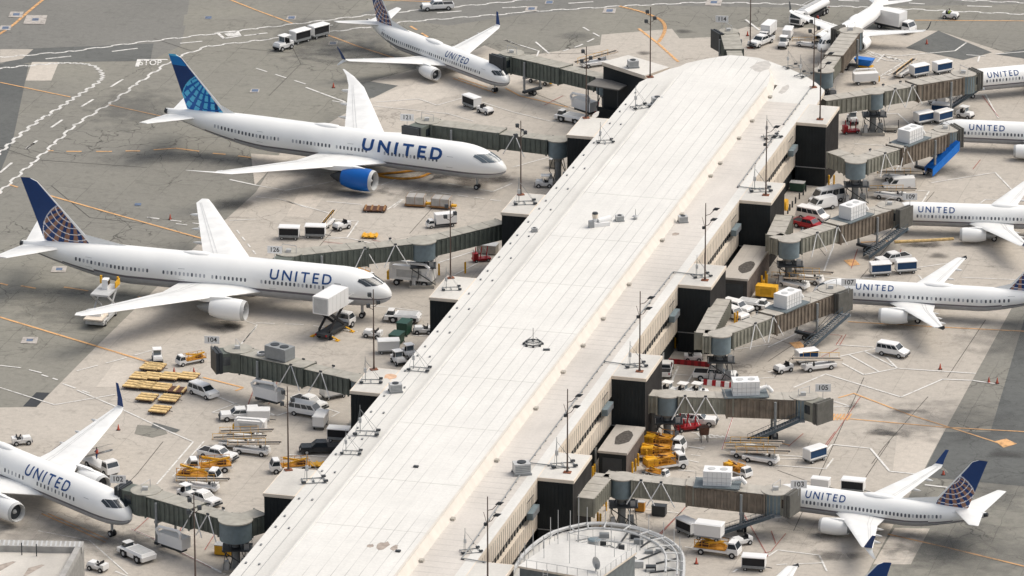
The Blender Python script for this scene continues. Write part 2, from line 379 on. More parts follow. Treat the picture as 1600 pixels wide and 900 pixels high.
for seg in (q4([(285, 369), (445, 352)]), q4([(700, 323), (860, 303)]), q4([(1125, 272), (1265, 259)]), q4([(1525, 224), (1620, 214)]),
            q4([(692, 544), (768, 497)]), q4([(508, 668), (584, 622)]), q4([(320, 798), (390, 750)]), q4([(170, 930), (232, 880)]), q4([(0, 1080), (75, 1018)]), q4([(165, 930), (215, 895)]),
            q4([(325, 179), (480, 158)], 400), q4([(0, 215), (72, 207)], 400), q4([(1130, 82), (1285, 70)], 400), q4([(1540, 50), (1620, 46)], 400), q4([(0, 50), (95, 42)], 800), q4([(352, 22), (508, 12)], 800),
            q4([(1245, 38), (1400, 43)], 1200), q4([(880, 20), (980, 26)], 1200), q4([(440, 3), (570, 8)], 1200)):
    stroke('lane_marking', seg, .45, P_white, 13)
stroke('stop_bar', [(216, 93.5), (262, 93.5)], .55, P_white, 13); stroke('stop_bar', [(217.5, 93), (214, 104.5)], .7, P_white, 14)
def ground_text(txt, px, py, w, h, rz=0., m=P_white, lvl=15):
    o = text_mesh(txt, 1., m, 'painted_word'); me = o.data
    xs = [v.co.x for v in me.vertices]; ys = [v.co.y for v in me.vertices]; W = max(xs) - min(xs); Hh = max(ys) - min(ys)
    for v in me.vertices: v.co.x *= w / W; v.co.y *= h / Hh
    p = at(px, py); o.location = (p.x, p.y, .004 * lvl); o.rotation_euler = (0, 0, rz); return tag(o, kind='structure')
ground_text('STOP', 235, 98.6, 4.0, 3.3, R(2))
stroke('pale_box', q4([(1358, 205), (1480, 195), (1500, 225), (1400, 242)]), .6, P_white, 14, closed=True)
sheet('painted_box', q4([(1400, 212), (1480, 205), (1490, 222), (1425, 230)]), P_white, 15)
# orange lead-in and taxi lines
for pts, w in (([(-60, 119), (0, 129), (110, 152)], .38), ([(170, 164), (262, 184)], .38), (curve_pts([(-20, 64), (0, 53), (22, 38), (45, 18), (72, -4)]), .7), ([(350, -4), (400, 16), (457, 37)], .42),
               ([(512, 55), (560, 73), (635, 97)], .5), ([(15, 289), (28, 293)], .45), ([(60, 301), (190, 338), (319, 374)], .5), ([(-40, 484), (0, 496), (150, 541), (232, 566)], .55),
               ([(317, 590), (380, 606)], .5), ([(380, 606), (368, 611)], .5),
               (curve_pts([(968, 10), (1000, 18), (1022, 26), (1034, 33), (1039, 42), (1037, 53), (1029, 66)]), .75), ([(998, 45), (1028, 68), (1060, 97)], .6),
               ([(1310, 622), (1334, 615), (1420, 648), (1512, 677), (1558, 692)], .38), ([(1330, 655), (1475, 668), (1620, 676)], .38), ([(1387, 835), (1480, 856), (1620, 890)], .45),
               ([(1325, 503), (1460, 511), (1620, 519)], .35), ([(1345, 379), (1480, 373)], .5), ([(65, 803), (110, 823), (165, 848)], .35), ([(75, 803), (120, 822), (168, 843)], .3),
               ([(708, 123), (740, 134), (775, 146)], .4), ([(716, 122), (762, 137)], .3), ([(790, 138), (812, 150), (888, 168)], .4), ([(1430, 32), (1600, 33)], .35), ([(450, -6), (560, -1), (700, 4)], .35),
               ([(1205, 690), (1235, 696)], .3)):
    stroke('orange_line', pts, w * .85, P_yel, 16)
for seg in ([(415, 48), (510, 48)], [(600, 48), (700, 48)], [(785, 45), (875, 45)], [(960, 38), (1100, 28), (1245, 47)], [(1330, 60), (1410, 66)], [(1488, 76), (1568, 86)], [(300, 44), (335, 44)]):
    stroke('orange_dash', q4(seg, 0, 225), .45, P_yel, 16)
for seg in (q4([(965, 165), (1005, 188)], 400), q4([(1035, 208), (1075, 233)], 400), q4([(1095, 255), (1130, 270)], 400), [(0, 443), (12, 446)], [(33, 447), (56, 451)], [(100, 449), (138, 455)], [(215, 464), (232, 467)]):
    stroke('orange_dash', seg, .45, P_yel, 16)
for k in range(7):                       # hatched block marks by gate 105
    x = 1292 + k * 5.2; stroke('orange_hatch', [(x, 657), (x + 7, 647)], .3, P_yel, 16)
stroke('orange_hatch', [(1290, 652), (1330, 655)], .3, P_yel, 17)
sheet('orange_box', [(1555, 690), (1572, 686), (1589, 694), (1568, 700)], P_yel, 17)
for c in ((1331, 412), (1246, 541)):     # small orange boxes
    x, y = c; sheet('orange_box', [(x - 13, y - 5), (x + 4, y - 7), (x + 13, y + 2), (x - 3, y + 4)], P_yel, 17)
# white apron markings
W = [
 ([(400, 107), (478, 132)], .3, (3, 2.2)), ([(478, 137), (540, 160)], .4, None), ([(519, 158), (545, 162)], .3, None),
 ([(588, 160), (655, 155), (683, 165), (728, 152), (800, 175), (860, 190), (905, 188), (935, 175)], .22, None), ([(583, 166), (700, 178), (740, 190)], .2, None),
 ([(800, 67), (842, 80), (838, 90)], .3, None), ([(837, 66), (858, 84)], .35, None), ([(911, 43), (936, 57), (905, 72), (880, 80)], .35, (2.5, 1.6)), ([(787, 62), (812, 71)], .3, None), ([(800, 67), (787, 62)], .3, None),
 ([(1165, 31), (1187, 48)], .4, None), ([(1290, 100), (1345, 105)], .3, None), ([(1510, 67), (1492, 80), (1400, 88), (1382, 85)], .3, None), ([(1382, 85), (1370, 97)], .3, None), ([(1540, 88), (1510, 86)], .3, None), ([(1555, 85), (1640, 78)], .3, None), ([(1531, 87), (1528, 97)], .3, None),
 ([(230, 340), (248, 343)], .3, None), ([(400, 290), (446, 298), (510, 286), (560, 275)], .26, None), ([(560, 284), (595, 290), (620, 280)], .26, None), ([(700, 287), (770, 300), (800, 287)], .3, None), ([(640, 300), (655, 297), (785, 315)], .26, (2, 1.)),
 ([(438, 312), (520, 335)], .24, None), ([(510, 315), (565, 320)], .22, None), ([(605, 328), (628, 312)], .26, None), ([(615, 325), (630, 312)], .2, None), ([(515, 343), (560, 346), (542, 372), (515, 371)], .24, None), ([(508, 373), (548, 373), (600, 385)], .24, (2.5, .8)),
 ([(359, 281), (401, 290)], .4, None), ([(370, 360), (400, 398)], .26, (2, 1.6)), ([(232, 340), (326, 352)], .34, (2, 2)), ([(275, 350), (326, 356)], .3, (2, 2)),
 ([(358, 345), (400, 343)], .2, None), ([(400, 308), (440, 312), (480, 325)], .2, None),
 ([(-5, 571), (32, 575), (65, 583)], .3, (4, 1.6)), ([(0, 606), (85, 633), (180, 617)], .24, None), ([(65, 586), (90, 594)], .35, (1.4, 1.)), ([(120, 580), (188, 562), (240, 547)], .24, (4, 1.5)), ([(98, 600), (140, 615)], .3, (3, 1.5)),
 ([(120, 610), (186, 638), (265, 675), (302, 691), (245, 757)], .26, None), ([(319, 690), (270, 745)], .22, None), ([(340, 620), (400, 645), (432, 650)], .26, None), ([(331, 645), (370, 630), (360, 645), (331, 645)], .22, None),
 ([(400, 512), (375, 540)], .26, None), ([(400, 505), (480, 508), (570, 520)], .24, (3, 1.6)), ([(376, 499), (402, 508), (380, 535)], .2, None), ([(580, 478), (620, 482), (660, 487)], .24, None), ([(645, 525), (668, 525)], .24, None),
 ([(205, 827), (240, 842), (352, 898)], .4, None), ([(240, 842), (225, 840)], .3, None), ([(400, 637), (432, 650), (455, 643)], .26, None), ([(508, 638), (530, 645), (518, 652)], .26, None),
 ([(450, 711), (510, 714)], .3, None), ([(685, 411), (750, 390)], .26, None), ([(700, 435), (750, 410)], .26, None), ([(745, 385), (770, 370)], .3, None),
 ([(800, 262), (865, 244)], .26, None),
 ([(1180, 428), (1284, 433), (1302, 385)], .26, None), ([(1284, 433), (1330, 437), (1380, 432)], .26, None), ([(1430, 419), (1480, 412), (1490, 424)], .24, None), ([(1435, 430), (1443, 440)], .26, None), ([(1503, 434), (1600, 438)], .22, None),
 ([(1455, 286), (1555, 270), (1582, 298)], .26, None), ([(1425, 298), (1452, 299), (1440, 318)], .26, None), ([(1395, 276), (1410, 250)], .26, None), ([(1528, 320), (1540, 312), (1580, 313)], .22, None), ([(1335, 225), (1400, 229)], .2, None),
 ([(1380, 178), (1403, 178), (1422, 195)], .26, None), ([(1480, 150), (1540, 148), (1560, 185)], .24, None),
 ([(1200, 543), (1257, 516)], .3, None), ([(1240, 606), (1290, 585), (1408, 621), (1473, 593), (1520, 595), (1555, 600)], .3, None), ([(1200, 582), (1235, 572)], .3, None), ([(1300, 560), (1370, 545)], .3, None),
 ([(1385, 559), (1402, 576), (1350, 586), (1316, 568)], .3, None), ([(1327, 555), (1373, 581)], .3, None), ([(1350, 549), (1396, 573)], .3, None), ([(1402, 576), (1525, 584)], .3, None), ([(1305, 539), (1365, 543)], .28, None),
 ([(1288, 623), (1330, 636), (1280, 635)], .26, None), ([(1150, 594), (1210, 590)], .26, None), ([(1060, 573), (1048, 600)], .3, None), ([(1040, 585), (1100, 588)], .26, None), ([(1085, 580), (1072, 602)], .26, None), ([(1125, 550), (1205, 538)], .2, None),
 ([(1145, 652), (1128, 703)], .26, None), ([(1080, 676), (1137, 684)], .26, None), ([(1085, 686), (1142, 683)], .26, None), ([(1300, 695), (1360, 701), (1390, 737), (1440, 742)], .32, None), ([(1300, 695), (1285, 713)], .28, None),
 ([(1205, 711), (1255, 714)], .26, None), ([(1205, 718), (1290, 717)], .26, None), ([(1205, 727), (1290, 733), (1302, 717)], .26, None), ([(1445, 758), (1488, 763)], .4, None),
 ([(1200, 870), (1215, 860), (1280, 868), (1292, 893)], .26, None), ([(1213, 883), (1230, 882)], .24, None), ([(1240, 882), (1285, 880)], .24, None), ([(1070, 855), (1110, 862), (1160, 867), (1195, 870)], .26, None), ([(1005, 796), (1060, 802)], .24, None), ([(1090, 700), (1102, 699)], .3, None),
 ([(1075, 698), (1100, 702)], .3, None), ([(1060, 735), (1085, 737)], .24, None), ([(1080, 711), (1095, 713)], .24, None), ([(1085, 746), (1110, 747)], .24, None), ([(1070, 718), (1092, 723)], .24, None),
 ([(1280, 300), (1300, 285)], .2, None), ([(1145, 895), (1152, 890)], .3, None), ([(330, 715), (300, 735)], .2, None), ([(60, 830), (140, 845), (200, 898)], .2, None), ([(180, 893), (210, 905)], .3, None)]
for pts, w, d in W: stroke('white_line', pts, w * 1.05, P_white, 18, dash=d)
for a in range(9):                        # ladder hatching between the gates, upper right and by gate 105
    x = 1342 + a * 9.5; stroke('white_line', [(x, 78 + a * 2.2), (x + 10, 83 + a * 2.2)], .25, P_white, 19)
stroke('white_line', [(1340, 75), (1395, 92), (1430, 97), (1385, 118)], .26, P_white, 19); stroke('white_line', [(1352, 83), (1385, 95), (1412, 97), (1375, 120)], .26, P_white, 19)
for a in range(6):
    x = 1418 - a * 8; stroke('white_line', [(x - 8, 99 + a * 4.2), (x + 6, 102 + a * 4.2)], .25, P_white, 19)
for a in range(6): stroke('white_line', [(1088 + a * 8, 677 + a * .8), (1096 + a * 8, 685 + a * .2)], .25, P_white, 19)
RD = [[(1145, 652), (1128, 703)], [(1255, 518), (1316, 525), (1306, 540)], [(1322, 523), (1312, 540)], [(1065, 800), (1015, 850)], [(1072, 792), (1032, 836)], [(1228, 834), (1205, 862), (1190, 866)], [(1205, 830), (1212, 850)], [(1305, 675), (1285, 702)],
      [(1255, 678), (1232, 698)], [(1535, 150), (1560, 183)], [(1520, 265), (1532, 250)], [(1408, 390), (1400, 420)], [(205, 827), (240, 842), (330, 888)], [(232, 810), (210, 830)], [(285, 820), (275, 850)], [(340, 828), (320, 860)],
      [(505, 378), (570, 385)], [(580, 375), (660, 392)], [(1160, 800), (1200, 870)], [(1240, 560), (1268, 548)], [(1280, 560), (1310, 545)], [(1345, 620), (1290, 700)], [(880, 150), (850, 165)], [(1480, 140), (1520, 145)], [(1340, 390), (1330, 420)], [(420, 632), (435, 592)], [(385, 640), (400, 600)]]
for pts in RD: stroke('red_line', pts, .13, P_red, 20)
# tar seams between slabs (long dark joints one can follow in the photo)
M_seam = mat('tar_seam', (.06, .055, .05), .9)
for pts in ([(1210, 590), (1340, 440), (1460, 300)], [(1350, 590), (1300, 700), (1240, 830)], [(1390, 690), (1330, 780)], [(1240, 540), (1200, 525)], [(1200, 565), (1260, 525)], [(1405, 430), (1430, 405)], [(1555, 475), (1500, 465)], [(1270, 755), (1215, 735)],
            [(820, 140), (900, 172)], [(1450, 620), (1380, 700), (1362, 725)], [(1220, 475), (1195, 470)], [(255, 690), (215, 740), (180, 775)], [(520, 360), (470, 420)], [(680, 320), (640, 365)], [(300, 470), (355, 460)], [(100, 690), (60, 720)],
            [(1205, 405), (1235, 430)], [(1250, 350), (1290, 400)], [(1480, 590), (1540, 500)], [(1150, 770), (1100, 800)], [(0, 230), (60, 250), (230, 262)], [(80, 290), (140, 340), (230, 350)], [(450, 60), (470, 100), (420, 150)], [(800, 82), (880, 84), (960, 82)], [(240, 60), (300, 80)], [(370, 75), (440, 82), (520, 86)]):
    stroke('tar_seam', pts, .1, M_seam, 9)
for x, y in ((187, 534), (46, 532), (92, 421), (56, 30), (57, 31), (27, 23), (232, 123)):
    pass
for (x, y, w) in ((46, 532, 14), (92, 421, 13), (55, 31, 19), (25, 23, 12), (8, 44, 10), (455, 28, 8), (520, 68, 8), (215, 320, 0), (325, 28, 6), (398, 142, 8), (952, 17, 11), (858, 4, 7), (1115, 4, 14), (830, 14, 10)):
    if w: sheet('painted_box', [(x - w, y + w * .35), (x - w * .7, y - w * .35), (x + w, y - w * .35), (x + w * .8, y + w * .4)], P_pink, 21)
    sheet('painted_box', [(x - 5, y + 2), (x - 4, y - 2), (x + 6, y - 2), (x + 5, y + 2)], P_blue, 22)
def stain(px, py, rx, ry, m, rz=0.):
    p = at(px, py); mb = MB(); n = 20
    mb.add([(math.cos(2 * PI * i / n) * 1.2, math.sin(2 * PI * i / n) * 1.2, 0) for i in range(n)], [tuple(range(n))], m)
    o = mb.build('ground_stain_and_shade'); o.location = (p.x, p.y, .004 * (23 + LV[0] % 8)); LV[0] += 1; o.scale = (rx, ry, 1); o.rotation_euler = (0, 0, rz); tag(o, kind='structure')
for a in ((110, 475, 14, 16, ST_soot_shade), (255, 247, 16, 5, ST_soot_shade), (345, 512, 5, 4, ST_oil), (362, 508, 3, 3, ST_oil), (1310, 869, 6, 3.5, ST_oil), (1465, 400, 3, 2, ST_oil), (1335, 634, 1.6, 3.5, ST_oil), (1417, 643, 4, 1.5, ST_oil),  # stains; the long patch below the 787's tail paints its shadow
          (1455, 383, 5, 3, ST_oil), (1430, 383, 4, 2, ST_oil), (495, 60, 14, 20, ST_soot_shade), (560, 85, 16, 10, ST_soot_shade), (1500, 860, 16, 18, ST_soot_shade), (1560, 770, 8, 12, ST_soot_shade), (1480, 660, 20, 14, ST_soot_shade), (1590, 530, 14, 14, ST_soot_shade), (740, 275, 10, 6, ST_pale),
          (680, 270, 8, 6, ST_soot_shade), (745, 285, 7, 5, ST_pale), (200, 850, 10, 10, ST_soot_shade), (90, 835, 16, 10, ST_soot_shade), (470, 590, 8, 10, ST_pale), (1250, 830, 10, 8, ST_soot_shade), (1480, 270, 8, 6, ST_soot_shade), (1070, 50, 3, 2, ST_oil), (1005, 83, 2, 2, ST_oil), (900, 57, 5, 4, ST_soot_shade),
          (1395, 678, 5, 2, ST_oil), (1372, 678, 4, 2, ST_oil), (1565, 711, 5, 3, ST_oil), (1235, 500, 7, 8, ST_soot_shade), (505, 265, 20, 8, ST_soot_shade), (1350, 510, 14, 8, ST_soot_shade), (660, 300, 9, 8, ST_soot_shade), (520, 300, 14, 6, ST_soot_shade), (365, 320, 5, 5, ST_oil), (1270, 110, 8, 8, ST_soot_shade), (210, 170, 12, 18, ST_soot_shade), (1450, 860, 10, 8, ST_soot_shade)):
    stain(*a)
# ---------------------------------------------------------------- the pier
def roof_mat(name, col, along=None, across=None, grime=.1):
    m = mat(name, col, .75, var=.05, scale=.15); n = m.node_tree.nodes; l = m.node_tree.links
    b = n['Principled BSDF']; src = b.inputs['Base Color'].links[0].from_socket
    tc = n.new('ShaderNodeTexCoord'); sx = n.new('ShaderNodeSeparateXYZ'); l.new(tc.outputs['Object'], sx.inputs[0])
    def math_(op, a, bb=None, c=None):
        t = n.new('ShaderNodeMath'); t.operation = op
        for i, x in enumerate((a, bb, c)):
            if x is None: continue
            if isinstance(x, (int, float)): t.inputs[i].default_value = x
            else: l.new(x, t.inputs[i])
        return t.outputs[0]
    def noise(sc, st=(1, 1, 1)):
        mp = n.new('ShaderNodeMapping'); mp.inputs['Scale'].default_value = st; l.new(tc.outputs['Object'], mp.inputs[0])
        t = n.new('ShaderNodeTexNoise'); t.inputs['Scale'].default_value = sc; t.inputs['Detail'].default_value = 5; l.new(mp.outputs[0], t.inputs['Vector']); return t.outputs['Fac']
    fac = None
    def line(sock, period, wid, amt, msk):
        f = math_('FRACT', math_('DIVIDE', sock, period)); d = math_('ABSOLUTE', math_('SUBTRACT', f, .5))
        k = math_('LESS_THAN', d, wid / period / 2)
        r = n.new('ShaderNodeMapRange'); r.inputs['From Min'].default_value = .44; r.inputs['From Max'].default_value = .56; r.inputs['To Min'].default_value = .12; l.new(msk, r.inputs['Value'])
        return math_('SUBTRACT', 1., math_('MULTIPLY', math_('MULTIPLY', k, amt), r.outputs[0]))
    if along: fac = line(sx.outputs['X'], along, .11, .34, noise(.035, (1.6, 1, 1)))
    if across:
        x = line(sx.outputs['Y'], across, .12, .28, noise(.05)); fac = math_('MULTIPLY', fac, x) if fac else x
    for sc_, st_, am_ in ((3.2, (1, 1, 1), .05), (.5, (2.2, .25, 1), .03), (1.1, (.3, 2.0, 1), .025)):
        gg = n.new('ShaderNodeMapRange'); gg.inputs['From Min'].default_value = .35; gg.inputs['From Max'].default_value = .65; gg.inputs['To Min'].default_value = 1 - am_; gg.inputs['To Max'].default_value = 1 + am_ * .5; l.new(noise(sc_, st_), gg.inputs['Value'])
        fac = math_('MULTIPLY', fac, gg.outputs[0]) if fac else gg.outputs[0]
    g = n.new('ShaderNodeMapRange'); g.inputs['From Min'].default_value = .3; g.inputs['From Max'].default_value = .62; g.inputs['To Min'].default_value = 1 - grime; l.new(noise(.12, (1, .35, 1)), g.inputs['Value'])
    fac = math_('MULTIPLY', fac, g.outputs[0]) if fac else g.outputs[0]
    v = n.new('ShaderNodeVectorMath'); v.operation = 'SCALE'; l.new(src, v.inputs[0]); l.new(fac, v.inputs['Scale']); l.new(v.outputs[0], b.inputs['Base Color'])
    return m
M_roofA = roof_mat('membrane_roof', (.71, .69, .645), grime=.10)
M_roofC = roof_mat('raised_membrane_roof', (.74, .72, .675), along=1.85, grime=.05)
M_roofR = roof_mat('ribbed_membrane_roof', (.64, .595, .54), across=2.05, grime=.14)
M_roofN = roof_mat('gate_roof', (.67, .64, .585), grime=.2)
M_shed = roof_mat('shed_roof', (.50, .46, .41), along=1.6, grime=.3)

pier_b = thing('terminal_pier', 'long white roofed airport pier with raised middle roof and rounded far end', 'building', (0, 0, 0), -PA)
U0, U1 = -190., 80.
VL, VR = 1.6, 32.5
END = [(79.5, 1.6), (84, 2.9), (88.3, 4.7), (92.5, 6.8), (95.8, 9.4), (98.2, 12), (99.3, 15.2), (98.9, 18.2), (97, 21), (94.2, 24.5), (91, 28), (86.8, 31.2), (83, 33.4), (79.5, 33.8), (74.4, 33.8), (74.4, 32.5)]
# body below the roof, set back under the cornice
body = [(VL + .5, U0), (VR - .8, U0), (VR - .8, 74)] + [(v - .0 if v < 17 else v - .5, u - .5) for u, v in END[::-1][1:]] + [(VL + .5, 79)]
MB().prism(body, 0, 10.3, M_grill).build('core_wall', pier_b)
r = MB(); r.prism([(VL, U0), (7.4, U0), (7.4, 84)] + [(6.2, 90.5), (4.7, 88.3), (2.9, 84), (1.6, 79.5)], 10.3, 11., M_cream, M_roofA)
r.build('left_roof', pier_b)
outer = [(7.4, 84), (6.2, 90.5), (6.8, 92.5)] + [(v, u) for u, v in END[4:]] + [(24.9, 74.4), (24.9, 84)]
MB().prism([(6.2, 90.503), (6.8, 92.5)] + [(v, u) for u, v in END[4:13]] + [(33.8, 74.4), (24.903, 74.4), (24.903, 84), (7.403, 84)], 10.3, 11.0, M_cream, M_roofA).build('end_roof', pier_b)
MB().prism([(24.9, U0), (31.0, U0), (31.0, 74.397), (24.9, 74.397)], 10.3, 11.0, M_cream, M_roofR).build('right_roof', pier_b)
MB().prism([(31.003, U0), (VR, U0), (VR, 74.397), (31.003, 74.397)], 10.3, 11.03, M_cream, M_roofA).build('edge_roof', pier_b)
# raised middle roof with a rounded end; its right side is a sloping fascia
CE = [(24.25, 78.5), (23.9, 82), (23.2, 86), (21.8, 89.9), (20.2, 92.2), (18.2, 94), (16.2, 95), (14, 95), (12.3, 93.6), (10.6, 91), (9.3, 87.5), (8.2, 83), (7.8, 78)]
top = [(7.8, U0), (24.25, U0)] + CE
m = MB(); n = len(top)
base = [(7.4, U0), (25.1, U0)] + [(v + .85 * max(0, (v - 12) / 12.), u + (.25 if u > 86 else 0)) for v, u in CE]
vs = [(p[0], p[1], 11.0) for p in base] + [(p[0], p[1], 12.3) for p in top]
m.add(vs, [(i, (i + 1) % n, n + (i + 1) % n, n + i) for i in range(n)], M_fascia)
m.add([(p[0], p[1], 12.3) for p in top], [tuple(range(n))], M_roofC)
raised = m.build('raised_roof', pier_b)
m = MB(); m.box(24.0, 24.35, U0, 78, 12.303, 12.42, M_fascia); m.box(7.8, 8.1, U0, 78, 12.303, 12.38, M_roofA); m.build('roof_edge_trim', pier_b)
for vv, wd in ((3.1, .07), (4.9, .05)):
    m = MB(); m.box(vv, vv + wd, U0, 79, 11.003, 11.03, M_mgrey); m.build('roof_seam', pier_b)
M_rseam = mat('faint_seam', (.58, .56, .52), .8)
for i_, u in enumerate(range(-150, 78, 6)):
    for vv in ((2.3,) if i_ % 2 else (2.3, 4.2)): MB().box(vv, vv + .22, u + rnd.random() * 2, u + .35 + rnd.random() * 2 + 2, 11.003, 11.2, M_mgrey).build('roof_anchor', pier_b) if False else MB().box(vv, vv + .25, u + .9 * (i_ % 3), u + .9 * (i_ % 3) + .4, 11.003, 11.2, M_mgrey).build('roof_anchor', pier_b)
for u in (-136, -117.5, -95, -74.2, -52, -30.4, -8, 14.5): MB().box(8.1, 24.0, u, u + .04, 12.303, 12.32, M_rseam).build('roof_seam', pier_b)
for u in (-178, -161, -143.5, -127.5, -104, -82, -66, -54, -41.5, -25, -3, 10.5, 31, 38, 52, 62, 76):   # buttress blocks along the fascia, their shadow tone put into the colour
    MB().box(25.0, 25.6, u, u + .8, 11.003, 11.35, M_conc).build('shadow_curb', pier_b)
# cladding bands on the right side, between gate blocks
NR = [-151.4, -108.2, -64.9, -22.2, 20.8, 64.0]; NL = [-167.2, -124.0, -81.0, -37.9, 4.9, 47.3]; NLEN = 10.3
segs = []; prev = U0
for u in NR: segs.append((prev, u)); prev = u + NLEN
wi = 0
for a, b in segs:
    if b - a < 2: continue
    m = MB(); m.box(31.72, 32.45, a, b, 7.7, 10.297, M_cream)
    k = a + 1.1
    while k < b: m.box(32.45, 32.52, k, k + .10, 7.7, 10.297, M_fascia); k += 1.1
    m.build('upper_panel_band', pier_b)
    g = MB(); g.box(31.72, 31.9, a, b, 6.0, 7.697, M_glass); g = g.build('window', pier_b)
    f = MB(); k = a + 1.5
    while k < b: f.box(31.9, 32.0, k, k + .09, 6.0, 7.697, M_dark); k += 1.5
    f.build('frame', g)
    m = MB(); m.box(31.72, 32.45, a, b - .0, 3.3, 5.997, M_cream); k = a + 1.1
    while k < b: m.box(32.45, 32.52, k, k + .10, 3.3, 5.997, M_fascia); k += 1.1
    m.build('lower_panel_band', pier_b)
    MB().box(31.72, 31.95, a, b, 0, 3.297, M_blackwall).build('ground_floor_wall', pier_b)
    if b - a > 20:                        # slatted awning box on the window band and small doors below
        m = MB(); m.box(32.55, 33.4, b - 6.2, b - 2.4, 6.9, 7.9, M_rot); m.box(33.4, 33.45, b - 6.0, b - 2.6, 7.0, 7.8, M_steel)
        for t in range(6): m.bar((32.55, b - 6 + t * .7, 7.9), (32.6, b - 6 + t * .7, 9.3), .06, .06, M_dark)
        m.bar((32.55, b - 6, 9.3), (32.55, b - 2.5, 9.3), .06, .06, M_dark); m.build('window_cradle', pier_b)
        for t in (8, 19): MB().box(31.95, 32.02, b - t, b - t + 1.1, .05, 2.2, M_lgrey).build('door', pier_b)
        m = MB()
        for t in (3, 7, 14): m.box(31.95, 32.3, a + t, a + t + 1.2, .8, 2.6, M_mgrey); m.cyl((32.1, a + t + .5, 2.6), (32.1, a + t + .5, 5.2), .06, .06, M_lgrey, 6)
        m.build('service_box', pier_b)
# gate blocks
def gate_block(u, v0, v1, uo):
    m = MB(); m.box(v0, v1, u, u + NLEN, 0, 10.55, M_blackwall); g = m.build('gate_block', pier_b)
    if v0 > 20:
        m = MB(); k = u + .5
        m.box(v1, v1 + .06, u + .02, u + NLEN, .0, 10.55, M_grill)
        while k < u + NLEN: m.box(v1 + .06, v1 + .12, k, k + .18, .0, 10.5, M_grill); k += .6
        m.build('side_cladding', g)
        m = MB(); m.box(v0 + .02, v1 + .02, u - .07, u - .003, 3.15, 3.3, M_steel); m.build('pipe_rail', g)
    m = MB(); k = v0 + .25
    while k < v1: m.box(k, k + .06, u - .05, u - .003, 0, 10.5, M_blackwall); k += .55
    m.build('near_cladding', g)
    lo, hi = (v0 - .05, v1 + .2) if v0 > 20 else (v0 - .15, v1 + .0)
    MB().box(lo, hi, u - .12, u + NLEN + .1, 10.553, 11.035, M_cream).build('cornice', g)
    m = MB(); m.box(lo + .15, hi - .15, u + .03, u + NLEN - .05, 11.035, 11.05, M_roofN); m.build('roof', g)
    return g
for u in NR: gate_block(u, VR + .003, 37.6, 0)
for u in NL: gate_block(u, -3.0, VL - .003, 0)
# the skewed black block at the far left corner
sk = [(-7.3, 89.4), (1.6, 83.6), (4.5, 89.0), (-4.0, 94.2)]
m = MB(); m.prism([(a, b) for a, b in sk], 0, 10.4, M_blackwall); g = m.build('gate_block', pier_b)
m = MB(); m.prism([(-7.5, 89.3), (1.6, 83.3), (4.6, 89.2), (-4.1, 94.5)], 10.403, 11.06, M_cream, M_roofN); m.build('cornice', g)
# low sheds between the gate blocks
for i, (a, b) in enumerate(((-77.5, -66.5), (3.0, 19.3))):
    s = thing('service_shed', ('low shed with a soot stained ribbed roof behind yellow bollards beside the pier', 'low shed with a long flat roof and open dark end beside the yellow cabinet')[i], 'shed', pier(a, 35.8), -PA, None)
    L = b - a; m = MB(); m.box(-2.05, 2.05, 0, L, 0, 3.6, M_grill if i else M_blackwall); m.build('wall', s)
    m = MB(); m.box(2.053, 2.12, .05, L - .05, 0, 3.6, mat('shed_side', (.20, .165, .145), .7, var=.25)); k = .4
    while k < L - .2: m.box(2.12, 2.17, k, k + .14, 0, 3.55, MATS['shed_side']); k += .55
    m.build('side_cladding', s)
    m = MB(); m.box(-2.2, 2.25, -.15, L + .15, 3.603, 3.95, M_shed); m.build('roof', s)
    m = MB(); m.box(-1.5, 1.4, -.06, -.003, 0, 2.9, M_dark); m.build('door', s)
    m = MB(); n_ = 12
    m.add([((.7 if i else .2) + math.cos(q * PI / 6) * (1.1 + .3 * rnd.random()), (L * (.35 if i else .55)) + math.sin(q * PI / 6) * (2.6 + rnd.random()), 3.954) for q in range(12)], [tuple(range(12))], mat('soot', (.09, .08, .07), .9, var=.6, scale=2.5)); m.build('roof_stain', s)
# bumper pipe running along the right roof, and round each gate roof
def roof_pipe(pts, label, r=.09, m_=M_mgrey):
    m = MB(); m.tube([pier(u, v, z) for u, v, z in pts], r, m_, 6)
    for (u, v, z), (u2, v2, z2) in zip(pts, pts[1:]):
        L = math.hypot(u2 - u, v2 - v); k = 0
        while k < L: q = pier(u + (u2 - u) * k / L, v + (v2 - v) * k / L); m.box(q.x - .15, q.x + .15, q.y - .08, q.y + .08, 11.04, z - r, M_dark); k += 3.
    o = m.build('roof_pipe'); return tag(o, label, 'pipe', 'pipes along the pier roof')
Z = 11.22
for pts, lb in (([(-141, 30.6, Z), (-141.5, 34.0, Z)], 'short pipe crossing the nearest gate roof by the round building'),
           ([(-141, 30.4, Z), (-103.4, 29.9, Z)], 'long dark pipe on the roof running down to the lowest lamp pole'),
           ([(-103.4, 29.9, Z), (-103.8, 36.0, Z)], 'pair of pipes crossing to the lamp pole above gate 103'),
           ([(-103, 29.9, Z), (-59.7, 30.0, Z)], 'long dark pipe on the roof between the lamp poles above gates 103 and 105'),
           ([(-59.7, 30.0, Z), (-60.3, 36.0, Z)], 'pipe crossing to the lamp pole above gate 105'),
           ([(-59.3, 30.0, Z), (-32, 30.3, Z), (-17.2, 30.5, Z), (-17.6, 35.4, Z)], 'dark pipe bending toward the lamp pole above gate 107'),
           ([(58, 30.8, Z), (27, 30.8, Z), (26.6, 35.4, Z)], 'dark pipe looping on the roof below the fourth lamp pole'),
           ([(62, 30.8, Z), (84, 30.9, Z)], 'straight dark pipe on the roof near the round end')):
    roof_pipe(pts, lb)
